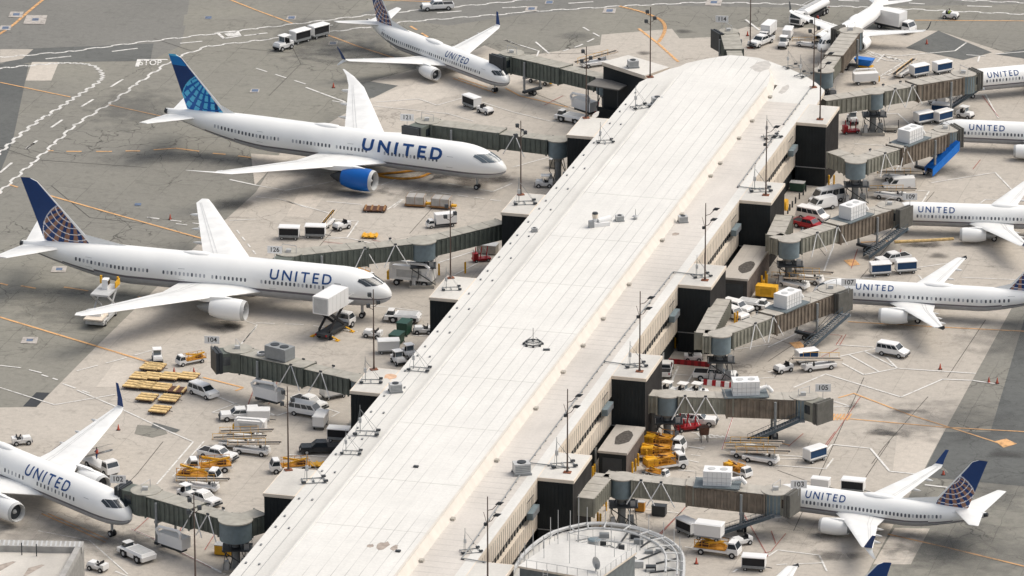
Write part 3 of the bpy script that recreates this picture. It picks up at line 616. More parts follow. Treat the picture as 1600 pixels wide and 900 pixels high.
# ---------------------------------------------------------------- lamp poles
def lamp_pole(kind):
    p = thing('lamp_pole', 'x', 'lamp pole')
    m = MB(); m.cyl((0, 0, .25), (0, 0, 12.6), .13, .07, M_pole, 8); m.build('pole', p)
    m = MB(); m.box(-.55, .55, -.45, .45, .0, .12, mat('rusty_base', srgb(135, 85, 62), .85, var=.4, scale=2)); m.cyl((0, 0, .1), (0, 0, .5), .22, .16, M_pole, 8); m.build('base', p)
    if kind == 0:
        for k, (z, s) in enumerate(((10.6, 1.35), (8.9, 1.0))):
            a = MB(); a.tube([(0, 0, z), (s * .5, -.1, z + .25), (s, -.1, z + 1.0)], .05, M_pole); a = a.build('arm', p)
            l_ = MB(); l_.frus((s - .3, s + .45, .16, z + .95), (s + .1, s + .9, .12, z + 1.35), M_dark); l_.build('lamp_head', a)
        m = MB(); m.box(-.5, -.1, -.2, .2, 8.4, 8.8, M_dark); m.tube([(-.1, 0, 8.7), (-.55, 0, 10.3)], .04, M_pole); m.build('control_box', p)
    else:
        for k, (z, s) in enumerate(((11.6, -.6), (10.3, .75), (9.9, -.8))):
            a = MB(); a.tube([(0, 0, z - .5), (s, 0, z)], .05, M_pole); a = a.build('arm', p)
            l_ = MB(); l_.box(s - .25, s + .25, -.25, .25, z - .05, z + .5, M_dark); l_.build('lamp_head', a)
    return p
LP0 = lamp_pole(0); LP1 = lamp_pole(1)
for p in (LP0, LP1): reg(p)
for px, (u, n_) in zip(range(6), ((-105.4, 'gate 103'), (-62.2, 'gate 105'), (-19.4, 'gate 107'), (24.2, 'the white vans'), (66.4, 'the far right gate block'), (-148.6, 'the round building'))):
    place(LP0, pier(u, 36.1, 11.05), -.2, 'lamp pole with angled double lamps by ' + n_, 'lamp pole', 'lamp poles on the pier roof')
for u, v, n_ in ((-114.6, -2.3, 'on the gate block right of gate 102'), (-71.5, -2.2, 'on the rust stained gate block right of gate 104'), (-28.5, -2.3, 'on the gate block below the long tunnel'), (14.2, -2.3, 'on the gate block below the blue tailed airliner nose'), (57, -2.2, 'on the gate block beside the white tow tractor'),
              (82.7, 2.7, 'at the left shoulder of the rounded roof end'), (84.1, 31.2, 'at the right shoulder of the rounded roof end'), (-157.8, -2.2, 'at the bottom left before gate 102')):
    place(LP1, pier(u, v, 11.06), .3, 'brown flood lamp pole ' + n_, 'lamp pole', 'lamp poles on the pier roof')
q = at(1172, 75); q2 = place(LP1, (q.x, q.y, 0), .2, 'brown flood lamp pole on the apron beside the white pickup beyond the pier', 'lamp pole', 'lamp poles on the pier roof'); q2.scale = (1, 1, 1.0)
# ---------------------------------------------------------------- roof gear
def guyed_mast():
    p = thing('guyed_mast', 'x', 'antenna mast'); m = MB()
    for y in (-.9, .9): m.bar((-1.6, y, .05), (1.6, y, .05), .1, .1, M_mgrey)
    for x in (-1.5, 0, 1.5): m.bar((x, -.9, .15), (x, .9, .15), .1, .1, M_mgrey)
    m.build('base_frame', p)
    m = MB()
    for x, y in ((-1.5, -.9), (1.5, -.9), (1.5, .9)): m = MB(); m.box(x - .3, x + .3, y - .22, y + .22, .2, .42, M_dark); m.build('ballast_block', p)
    m = MB(); m.cyl((-.9, 0, .1), (-.9, 0, 4.2), .06, .04, M_mgrey, 6); m.build('mast', p)
    m = MB()
    for x, y in ((1.5, .9), (1.5, -.9), (-1.5, -.9)): m.cyl((-.9, 0, 3.6), (x, y, .2), .025, .025, M_mgrey, 4)
    m.build('guy_wire', p); m = MB(); m.box(-1.1, -.7, -.15, .15, 1.6, 2.3, M_lgrey); m.build('equipment_box', p); return p
GM = guyed_mast(); reg(GM)
def roof_unit():
    p = thing('roof_unit', 'x', 'roof unit'); MB().box(-.9, .9, -.7, .7, .25, 1.3, M_lgrey).build('housing', p)
    m = MB(); m.box(-1., 1., -.8, -.6, 0, .25, M_mgrey); m.box(-1., 1., .6, .8, 0, .25, M_mgrey); m.build('skid', p)
    m = MB(); m.cyl((0, 0, 1.3), (0, 0, 1.42), .5, .5, M_dark, 12); m.build('fan', p)
    m = MB(); [m.box(-.8, .8, -.72, -.7, .4 + k * .2, .5 + k * .2, M_mgrey) for k in range(4)]; m.build('louvre', p); return p
RU = roof_unit(); reg(RU)
def on(px, py, z=11.0): q = at(px, py, z); return (q.x, q.y, z + .01)
for i, (x, y, rz, lb) in enumerate(((945, 222, .2, 'guyed antenna mast near the upper left roof edge below the small roof box'), (1000, 168, .5, 'guyed antenna mast at the far left shoulder of the pier roof'), (820, 318, .1, 'guyed antenna mast on the gate roof below the blue tailed airliner'),
    (705, 452, .1, 'guyed antenna mast on the gate roof right of the gantry lamp'), (655, 578, -.2, 'guyed antenna mast beside the rust stained gate roof'), (573, 678, -.1, 'upper guyed antenna mast on the narrow left roof'), (549, 708, -.1, 'lower guyed antenna mast on the narrow left roof beside the black pickup'),
    (580, 597, 0, 'guyed antenna mast at the edge of the rust stained gate roof'), (490, 752, .2, 'thin frame mast on the gate roof above the stepped dark wall'), (735, 862, .3, 'guyed antenna mast beside the long pipe at the bottom of the ribbed roof'),
    (1205, 215, .4, 'guyed antenna mast on the gate roof of the far right gate'), (1188, 298, .1, 'guyed antenna mast on the gate roof beside the white vans'), (1096, 432, .3, 'guyed antenna mast beside the third lamp pole'), (993, 572, .2, 'guyed antenna mast beside the second lamp pole'), (880, 728, .2, 'guyed antenna mast beside the lamp pole above gate 103'),
    (1237, 105, .5, 'guyed antenna mast on the rounded roof end'), (1255, 118, .9, 'guyed antenna mast at the right of the rounded roof end'))):
    place(GM, on(x, y), rz, lb, 'antenna mast', 'antenna masts on the pier roof', scale=.85 + .1 * (i % 3))
for x, y, z, sc, lb in ((1027, 163, 11, 1.0, 'grey roof unit by the left edge of the raised roof near its round end'), (989, 105, 11.06, 1.0, 'small striped roof unit on the skewed black gate block'), (618, 612, 11, 1.0, 'grey roof unit on the left roof beside the rust stained gate'), (1067, 347, 11, .8, 'small roof unit alone on the ribbed right roof'),
    (815, 740, 11, 1.3, 'large grey roof unit straddling the long dark pipe'), (835, 362, 11, .5, 'tiny vent box on the narrow left roof'), (968, 345, 12.3, .7, 'small grey roof unit beside the white exhaust duct on the raised roof')):
    place(RU, on(x, y, z), .2, lb, 'roof unit', 'roof units on the pier', scale=sc)
# exhaust duct on the raised roof
d = thing('exhaust_duct', 'white bent exhaust duct with grey foot on the middle of the raised roof', 'duct', on(940, 352, 12.3), .3)
m = MB(); m.cyl((-1.0, .3, .1), (-1.0, .3, 1.2), .4, .4, M_white, 12); m.cyl((-1.0, .3, 1.2), (-1.0, .3, 1.9), .4, .5, M_cream, 12); m.build('stack', d)
m = MB(); m.cyl((-.6, 0, .7), (1.6, .5, .9), .5, .5, M_white, 12); m.box(-1.8, 1.2, -.7, -.1, 0, .6, M_white); m.build('duct', d)
m = MB(); m.box(-2.3, -1.5, -.9, -.2, 0, 1.1, M_steel); m.build('motor', d); m = MB(); m.cyl((-1.0, .3, 1.9), (-1.0, .3, 2.15), .5, .42, M_dark, 12); m.build('cap', d)
v_ = thing('roof_vent', 'small mushroom vent with a spike on the raised roof right of the duct', 'vent', on(993, 342, 12.3)); m = MB(); m.cyl((0, 0, 0), (0, 0, .4), .3, .3, M_lgrey); m.cyl((0, 0, .4), (0, 0, .6), .55, .3, M_lgrey); m.build('hood', v_); m = MB(); m.cyl((0, 0, .6), (0, 0, 1.6), .04, .03, M_dark, 6); m.build('spike', v_)
n_ = thing('antenna_cluster', 'dark ring shaped antenna frame with a mast lying on the middle of the raised roof', 'antenna', on(833, 538, 12.3))
m = MB(); pts = [(math.cos(i * PI / 4) * 1.4, math.sin(i * PI / 4) * 1.4, .25) for i in range(9)]; m.tube(pts, .09, M_dark); m.tube([(p[0] * .7, p[1] * .7, .5) for p in pts], .06, M_dark)
for p_ in pts[:8]: m.bar(p_, (p_[0] * .4, p_[1] * .4, .9), .08, .08, M_mgrey); m.box(p_[0] - .18, p_[0] + .18, p_[1] - .18, p_[1] + .18, 0, .2, M_dark)
m.build('frame', n_); m = MB(); m.cyl((0, 0, .2), (0, 0, 2.6), .05, .04, M_dark, 6); m.build('mast', n_)
o = MB().box(-.5, .5, -.3, .3, 0, .15, M_dark).build('roof_clamp'); q = on(854, 547, 12.3); o.location = q; tag(o, 'small dark clamp lying beside the ring shaped antenna', 'clamp')
def patch(px, py, z, rx, ry, m_, nm, seed):
    rr = random.Random(seed); p = at(px, py, z) ; mb = MB(); n = 14; R_ = [(rx * (.7 + .5 * rr.random()), ry * (.7 + .5 * rr.random())) for _ in range(n)]
    c, s = math.cos(PA), math.sin(PA); loc = pier_b.matrix_basis.inverted() @ Vector(p)
    mb.add([(math.cos(2 * PI * i / n) * R_[i][0], math.sin(2 * PI * i / n) * R_[i][1], 0) for i in range(n)], [tuple(range(n))], m_)
    o = mb.build(nm, pier_b); u = p.x * math.sin(PA) + p.y * math.cos(PA); v = p.x * math.cos(PA) - p.y * math.sin(PA); o.location = (v, u, z + .006)
M_rst = mat('roof_rust_stain', (.40, .34, .29), .9, var=.3, scale=1); M_rst2 = mat('roof_pond_stain', (.55, .52, .48), .9, var=.2, scale=1)
patch(598, 853, 12.3, .9, 1.7, M_rst, 'roof_stain', 1); patch(616, 856, 12.3, .45, 1.2, M_rst, 'roof_stain', 2); patch(579, 853, 12.3, .5, .7, M_rst, 'roof_stain', 3)
patch(1190, 103, 12.3, 1.8, 3.4, M_rst2, 'roof_stain', 4); patch(1055, 366, 11, .6, .9, M_rst, 'roof_stain', 5); patch(930, 180, 11, .5, 2.2, M_rst2, 'roof_stain', 6); patch(1225, 140, 11, .7, 3.2, M_rst2, 'roof_stain', 7)
patch(610, 588, 11.052, 1.2, 1.2, mat('rust_wash', srgb(214, 176, 146), .9, var=.3, scale=1), 'roof_stain', 8)
for (x, y) in ((622, 862), (1075, 263), (650, 730), (1110, 276), (790, 640), (945, 470), (1100, 258)):
    q = on(x, y, 12.3 if x < 700 else 11); tag(MB().box(-.35, .35, -.25, .25, 0, .22, M_dark).build('roof_block', pier_b), None); b_ = bpy.data.objects[[o.name for o in bpy.data.objects if o.name.startswith('roof_block')][-1]]
    b_.location = ((q[0] * math.cos(PA) - q[1] * math.sin(PA)), (q[0] * math.sin(PA) + q[1] * math.cos(PA)), q[2])
# ---------------------------------------------------------------- round tower base at the bottom
rb = thing('round_building', 'round low building with a curved rail truss and white roof at the bottom', 'building', (0, 0, 0))
Zr = 8.0
arc = curve_pts([(800, 900), (822, 867), (858, 840), (900, 827), (935, 823), (985, 828), (1025, 840), (1052, 855), (1066, 872), (1068, 890), (1067, 908)], 4)
P3 = [at(x, y, Zr) for x, y in arc]; poly = [(p.x, p.y) for p in P3]
M_rb = roof_mat('round_roof', (.64, .62, .58), along=2.5, grime=.35)
MB().prism(poly + [(at(1064, 912, Zr).x, at(1064, 912, Zr).y), (at(800, 912, Zr).x, at(800, 912, Zr).y)], 0, Zr, M_grill, M_rb).build('drum_wall', rb)
c0 = at(930, 905, Zr); 
def inner(p, k, z): return (c0.x + (p.x - c0.x) * k, c0.y + (p.y - c0.y) * k, z)
m = MB(); m.tube([inner(p, 1.0, Zr + .5) for p in P3], .28, M_lgrey); m.build('outer_ring', rb)
m = MB(); m.tube([inner(p, .93, Zr + .9) for p in P3[20:]], .14, M_lgrey); m.build('inner_ring', rb); m = MB(); m.tube([inner(p, .80, Zr + 1.3) for p in P3[10:]], .17, M_lgrey); m.build('inner_ring', rb)
m = MB()
for p in P3[11:-1:3]: m.tube([inner(p, 1.0, Zr + .7), inner(p, .78, Zr + 1.5)], .11, M_lgrey)
m.build('radial_beam', rb)
for i_, p in enumerate(P3[20:-1:4]): m = MB(); m.tube([inner(p, .93, Zr + .15), inner(p, (.62, .74, .55, .7)[i_ % 4], Zr + .15)], .13, M_dark); m.build('roof_beam', rb)
m = MB(); m.tube([inner(p, .62, Zr + .9) for p in P3[10:22]], .12, M_lgrey); m.build('inner_ring', rb)
rq = random.Random(3)
for i_ in range(16):
    x, y = 905 + rq.random() * 130, 838 + rq.random() * 55; a_ = at(x, y, Zr); w_ = .25 + rq.random() * .5; MB().box(a_.x - w_, a_.x + w_, a_.y - w_ * .6, a_.y + w_ * .6, Zr + .01, Zr + .3 + rq.random() * .7, (M_mgrey, M_lgrey, M_dark)[i_ % 3]).build('roof_box', rb)
for i_ in range(5):
    x, y = 900 + i_ * 28, 846 + (i_ % 3) * 12; a_ = at(x, y, Zr); m = MB(); m.tube([(a_.x, a_.y, Zr + .12), (a_.x + 2.2, a_.y + 1.2, Zr + .12), (a_.x + 3.4, a_.y - .8, Zr + .12)], .07, M_mgrey); m.build('conduit', rb)
for p in P3[2::3]: m = MB(); a_ = inner(p, .97, Zr); m.cyl(a_, (a_[0], a_[1], Zr + 3.2), .06, .05, M_lgrey, 6); m.build('lightning_rod', rb)
for (x, y, h) in ((904, 868, 9), (820, 880, 3), (849, 880, 4), (955, 860, 4), (1000, 860, 3.4)): a_ = at(x, y, Zr); m = MB(); m.cyl(a_, a_ + Vector((0, 0, h)), .07, .05, M_lgrey, 6); m.build('mast', rb)
tb = thing('tower_box', 'grey box shaped rooftop tower with rails and ladder in front of the round building', 'tower', at(900, 898, 0) * 0)
Zt = 11.5; cr = [at(812, 884, Zt), at(872, 843, Zt), at(992, 863, Zt), at(950, 901, Zt)]
cr[3] = cr[0] + (cr[2] - cr[1]) ; pl = [(p.x, p.y) for p in cr]
M_tb = mat('tower_wall', (.16, .175, .175), .7, var=.2); M_tr = roof_mat('tower_roof', (.70, .68, .64), grime=.3)
MB().prism(pl, 0, Zt - .3, M_tb).build('wall', tb)
cx_ = sum(p[0] for p in pl) / 4; cy_ = sum(p[1] for p in pl) / 4; big = [(cx_ + (p[0] - cx_) * 1.03, cy_ + (p[1] - cy_) * 1.03) for p in pl]
MB().prism(big, Zt - .297, Zt, M_cream, M_tr).build('roof', tb)
m = MB()
for i in range(4):
    a_, b_ = Vector((*big[i], Zt)), Vector((*big[(i + 1) % 4], Zt)); L = (b_ - a_).length; k = 0
    while k < L: p = a_ + (b_ - a_) * k / L; m.cyl(p, p + Vector((0, 0, 1.1)), .04, .04, M_lgrey, 5); k += 1.5
    m.tube([a_ + Vector((0, 0, 1.1)), b_ + Vector((0, 0, 1.1))], .035, M_lgrey, 5)
m.build('railing', tb)
for x, y, h in ((850, 872, 3), (890, 880, 4.5), (930, 885, 4), (872, 850, 5), (960, 870, 3)): a_ = at(x, y, Zt); m = MB(); m.cyl(a_, a_ + Vector((0, 0, h)), .05, .04, M_lgrey, 6); m.build('rod', tb)
def dish(px, py, z, lb, az):
    t = thing('satellite_dish', lb, 'satellite dish', at(px, py, z)); m = MB(); n = 16
    rings = [[(r_ * math.cos(2 * PI * k / n) , -.35 + r_ * r_ * .35, 1.2 + r_ * math.sin(2 * PI * k / n)) for k in range(n)] for r_ in (.05, .4, .7, .9)]
    m.loft(rings, M_lgrey, caps=False); o = m.build('reflector', t, smooth=True); o.rotation_euler = (0, 0, az)
    m = MB(); m.cyl((0, 0, 0), (0, 0, 1.1), .09, .09, M_mgrey, 8); m.build('stand', t)
dish(931, 893, Zt, 'grey satellite dish on the tower box roof', 2.2)
o = thing('round_tank', 'grey upright drum tank at the back edge of the tower box roof', 'tank', at(928, 862, 9.5)); m = MB(); m.cyl((0, 0, 0), (0, 0, 1.8), .85, .85, M_lgrey, 18); m.build('drum', o, smooth=True); m = MB(); m.cyl((0, 0, 1.8), (0, 0, 1.95), .92, .7, M_rot, 18); m.build('lid', o)
m = MB(); a_ = at(852, 897, Zt)
for s_ in (-.3, .3): m.cyl((a_.x + s_, a_.y - .8, 3), (a_.x + s_, a_.y - .8, Zt + 1), .05, .05, M_lgrey, 5)
for k in range(20): m.bar((a_.x - .3, a_.y - .8, 3.2 + k * .45), (a_.x + .3, a_.y - .8, 3.2 + k * .45), .04, .04, M_lgrey)
m.build('ladder', tb)
# gantry rails running left from the round building
g = thing('pipe_bridge', 'low dark pipe rack leading left from the round building to the pier', 'pipe rack', (0, 0, 0)); m = MB()
pa, pb = at(862, 838, 7.0), at(795, 893, 7.0); dv = Vector((.5, -.6, 0))
for k in (0, 1.6): m.tube([pa + Vector((k, 0, 0)), pb + Vector((k, 0, 0))], .18, M_lgrey)
m.build('rail', g); m = MB()
for t in range(8): p = pa.lerp(pb, t / 7); m.bar(p, p + Vector((1.6, 0, 0)), .15, .15, M_dark); m.cyl((p.x, p.y, 0), p, .12, .12, M_dark, 6)
m.build('cross_beam', g)
# ---------------------------------------------------------------- building at the lower left corner
lb_ = thing('low_building', 'corner of a pale flat roofed building with a thick parapet at the lower left', 'building', (0, 0, 0)); Zl = 9.
c = [at(-60, 842, Zl), at(131, 846, Zl), at(88, 925, Zl), at(-120, 925, Zl)]
MB().prism([(p.x, p.y) for p in c], 0, Zl - .9, mat('lowb_wall', (.30, .29, .27), .8, var=.2), roof_mat('lowb_roof', (.62, .58, .52), grime=.35)).build('wall', lb_)
def inset(a, b, w, z0, z1, nm):
    d = (b - a).normalized(); n_ = Vector((d.y, -d.x, 0)) * w; q = [a, b, b + n_, a + n_]
    MB().prism([(p.x, p.y) for p in q], z0, z1, mat('parapet', (.40, .385, .36), .8, var=.25, scale=.8)).build(nm, lb_)
inset(c[0], c[1], 2.2, Zl - .897, Zl, 'parapet'); a_ = c[1] + (c[2] - c[1]) * .12; inset(a_, c[2], .8, Zl - .897, Zl - .005, 'parapet')
m = MB(); n = 9
for k in range(26): p = c[0].lerp(c[1], k / 26); m.box(p.x, p.x + .25, p.y - 2.1, p.y - .1, Zl + .0, Zl + .04, M_lgrey)
m.build('coping_joint', lb_)
for (x, y) in ((36, 848), (59, 850)): a_ = at(x, y, Zl); MB().box(a_.x - .07, a_.x + .07, a_.y - 2.35, a_.y - 2.21, Zl - .9, Zl + .9, M_dark).build('bracket', lb_)
for i, (x, y) in enumerate(((50, 893), (5, 888))):
    a_ = at(x, y, Zl - .9); m = MB(); m.add([(a_.x - 1.2, a_.y - 2.5, Zl - .894), (a_.x + 1.6, a_.y + 2.4, Zl - .894), (a_.x + 1.1, a_.y + 2.6, Zl - .894), (a_.x - .6, a_.y + 1.3, Zl - .894)], [(0, 1, 2, 3)], M_rst); m.build('roof_stain', lb_)
# ---------------------------------------------------------------- airliners
SPEC = {   # L length, R radius, za axis height, nose length, tail length, wing (LEx, y, chord, z), engines etc.
 'w777': dict(L=63.0, R=3.1, za=5.2, ln=8.0, lt=19, droop=.95, span=30.4, wing=[(20.8, 2.2, 14.2, 3.6), (27.0, 9.8, 8.3, 4.5), (40.0, 28.6, 3.0, 6.7), (41.4, 30.4, 1.2, 6.95)],
        eng=(9.7, 21.3, 1.62, 5.9, 2.8), fin=(50.4, 59.0, 62.9, 60.4, 18.4), tail=(55.5, 7.2, 61.6, 2.4, 10.7, 7.0), k=1.0, dors=6, gear=(3, 26.5, 30.0, 5.5), win=(10.5, 53.5), nwin=62),
 'w787': dict(L=63.6, R=2.95, za=4.9, ln=8.6, lt=20, droop=.8, span=30.6, wing=[(20.5, 2.0, 13.0, 3.3), (26.8, 9.8, 7.6, 4.2), (38.4, 26.6, 3.0, 6.4), (41.6, 29.4, 1.5, 7.2), (44.3, 31.2, .35, 7.7)],
        eng=(9.9, 19.8, 1.75, 5.8, 2.55), fin=(51.8, 59.6, 63.0, 60.9, 17.0), tail=(57.0, 6.2, 62.4, 1.6, 9.9, 6.3), k=1.03, dors=1.5, gear=(2, 27.5, 31, 4.9), win=(11.5, 54), nwin=62),
 'w767': dict(L=54.9, R=2.55, za=4.5, ln=6.6, lt=16, droop=.75, span=23.9, wing=[(16.8, 1.8, 11.0, 3.1), (21.6, 8.0, 6.6, 3.9), (30.2, 23.2, 2.2, 5.7), (30.7, 23.9, 1.8, 5.85)],
        eng=(7.9, 15.6, 1.45, 5.3, 2.35), fin=(43, 50, 54.5, 52.4, 15.8), tail=(47, 6, 53, 2, 9.3, 5.6), k=.9, dors=5, gear=(2, 22, 25, 4.6), win=(9.5, 46), nwin=44, winglet=3.3),
 'n737': dict(L=33.0, R=1.97, za=3.25, ln=4.9, lt=11.5, droop=.5, span=17.0, wing=[(11.0, 1.4, 7.6, 2.3), (13.9, 5.8, 4.8, 2.8), (19.6, 16.6, 1.75, 3.95), (19.9, 17.0, 1.5, 4.0)],
        eng=(4.9, 9.9, 1.08, 4.3, 1.55), fin=(24.9, 30.3, 33.0, 31.0, 12.5), tail=(28.3, 4.3, 32.6, 1.4, 7.2, 4.7), k=.74, dors=5, gear=(2, 15.5, 15.5, 2.9), win=(5.8, 27.3), nwin=38, winglet=2.4),
 'e175': dict(L=30.9, R=1.55, za=2.95, ln=4.2, lt=10, droop=.45, span=13.2, wing=[(10.2, 1.2, 5.8, 2.1), (12.2, 4.2, 3.9, 2.4), (16.2, 12.8, 1.5, 3.3), (16.4, 13.2, 1.3, 3.35)],
        eng=(4.2, 8.6, .92, 3.4, 1.5), fin=(23.5, 28, 30.5, 28.8, 9.8), tail=(26, 3.6, 30, 1.3, 5.0, 4.0), k=.6, dors=3, gear=(2, 14, 14, 2.5), win=(6, 24), nwin=20, winglet=1.7),
 'a319': dict(L=33.6, R=1.98, za=3.55, ln=4.8, lt=12, droop=.45, span=17.0, wing=[(10.6, 1.4, 7.4, 2.5), (13.8, 6.4, 4.4, 3.1), (19.2, 16.6, 1.7, 4.3), (19.5, 17.0, 1.5, 4.35)],
        eng=(5.75, 9.6, 1.15, 4.6, 1.85), fin=(25.5, 31.4, 33.3, 31.6, 11.9), tail=(29.3, 3.9, 32.6, 1.5, 6.2, 4.9), k=.74, dors=2, gear=(2, 15.5, 15.5, 2.9), win=(6.2, 27.0), nwin=30, fence=True),
}
SPEC['n738'] = dict(SPEC['n737']); 
def stretch(sp, f, a):
    s = dict(sp); s['L'] = sp['L'] + f + a; s['wing'] = [(w[0] + f, *w[1:]) for w in sp['wing']]; e = sp['eng']; s['eng'] = (e[0], e[1] + f, *e[2:])
    q = sp['fin']; s['fin'] = tuple(x + f + a for x in q[:4]) + (q[4],); t = sp['tail']; s['tail'] = (t[0] + f + a, t[1], t[2] + f + a, *t[3:])
    g = sp['gear']; s['gear'] = (g[0], g[1] + f, g[2] + f, g[3]); s['win'] = (sp['win'][0], sp['win'][1] + f + a); s['nwin'] = int(sp['nwin'] + (f + a) * 1.3); return s
SPEC['a320'] = stretch(SPEC['a319'], 1.6, 3.3)
SPEC['n738'] = stretch(SPEC['n737'], 3.0, 2.8); SPEC['n739'] = stretch(SPEC['n737'], 4.5, 4.0)

def section(sp, x):                       # -> zc, w, h of the fuselage at distance x behind the nose
    L, Rr, za, ln, lt, dr = sp['L'], sp['R'], sp['za'], sp['ln'], sp['lt'], sp['droop']
    if x < ln:
        t = max(x / ln, 0.); k = (1 - (1 - t) ** 2.1) ** .54; kz = (1 - t) ** 2.0
        return za - dr * kz, Rr * k, Rr * k * (1 - .03 * (1 - t))
    if x > L - lt:
        t = (x - (L - lt)) / lt; top = za + Rr - .22 * Rr * t ** 2.2; bot = za - Rr + (1.42 * Rr) * t ** 1.45
        h = max((top - bot) / 2, .08); return (top + bot) / 2, max(Rr * (1 - t ** 1.75 * .90), .1), h
    return za, Rr, Rr
def fpt(sp, x, ph, side=1, off=0.):       # ph measured from the crown
    zc, w, h = section(sp, x); return Vector((-x, side * (w + off) * math.sin(ph), zc + (h + off) * math.cos(ph)))
def phi_of(sp, x, s):                     # s = distance along the skin up from the waist line
    return PI / 2 - s / sp['R']
def curved_patch(sp, x0, x1, s0, s1, side, m, mb=None, n=3, off=.02):
    mb = mb or MB(); vs = []; 
    for i in range(n + 1):
        for j in range(2):
            x = x0 + (x1 - x0) * i / n; vs.append(fpt(sp, x, phi_of(sp, x, (s0, s1)[j]), side, off))
    mb.add(vs, [((i * 2, i * 2 + 1, i * 2 + 3, i * 2 + 2) if side > 0 else (i * 2 + 2, i * 2 + 3, i * 2 + 1, i * 2)) for i in range(n)], m); return mb
def airfoil(x, y, c, z, th=.11, n=7, tw=0.):
    up = []; lo = []
    for i in range(n + 1):
        t = (1 - math.cos(PI * i / n)) / 2; yt = 5 * th * (.2969 * math.sqrt(t) - .126 * t - .3516 * t * t + .2843 * t ** 3 - .1036 * t ** 4) * c
        up.append((-(x + t * c), y, z + yt * 1.1 - tw * t * c)); lo.append((-(x + t * c), y, z - yt * .9 - tw * t * c))
    return up + lo[::-1][1:-1]
def logo(a, z, k, style):                 # colour of the tail at a metres ahead of the fin's front root, z above it
    cx, cz, rr = -3.3 * k, 1.5 * k, 5.5 * k; px_, pz = -3.4 * k, 6.6 * k
    if style == 'new':
        cx, cz, rr = -3.4, 1.3, 5.4; px_, pz = -3.2, 6.9
        d = math.hypot(a - cx, z - cz)
        if d > rr:
            q = -a - z * .92                # toward the trailing edge and the top the blue turns lighter
            return M_sky787 if z > 9.2 else M_mid787 if z > 7.6 and q > .6 else M_navy
        if d > rr - .2: return M_sky787
        r = math.hypot(a - px_, z - pz); th = math.degrees(math.atan2(a - px_, -(z - pz)))
        if (r % 1.3) < .26: return M_blue787
        return M_sky787 if ((th + 90) % 13) < 7.2 else (M_blue787 if a < -2.5 else M_navy)
    d = math.hypot(a - cx, z - cz)
    if d > rr: return M_navy
    if d > rr - .14: return M_lwhite
    r = math.hypot(a - px_, z - pz); th = math.degrees(math.atan2(a - px_, -(z - pz)))
    if (r % (1.02 * k)) < .16 * max(k, .8): return M_lwhite
    return M_gold if ((th + 90) % 15) < (7.5 if th < 20 else 4) else M_navy
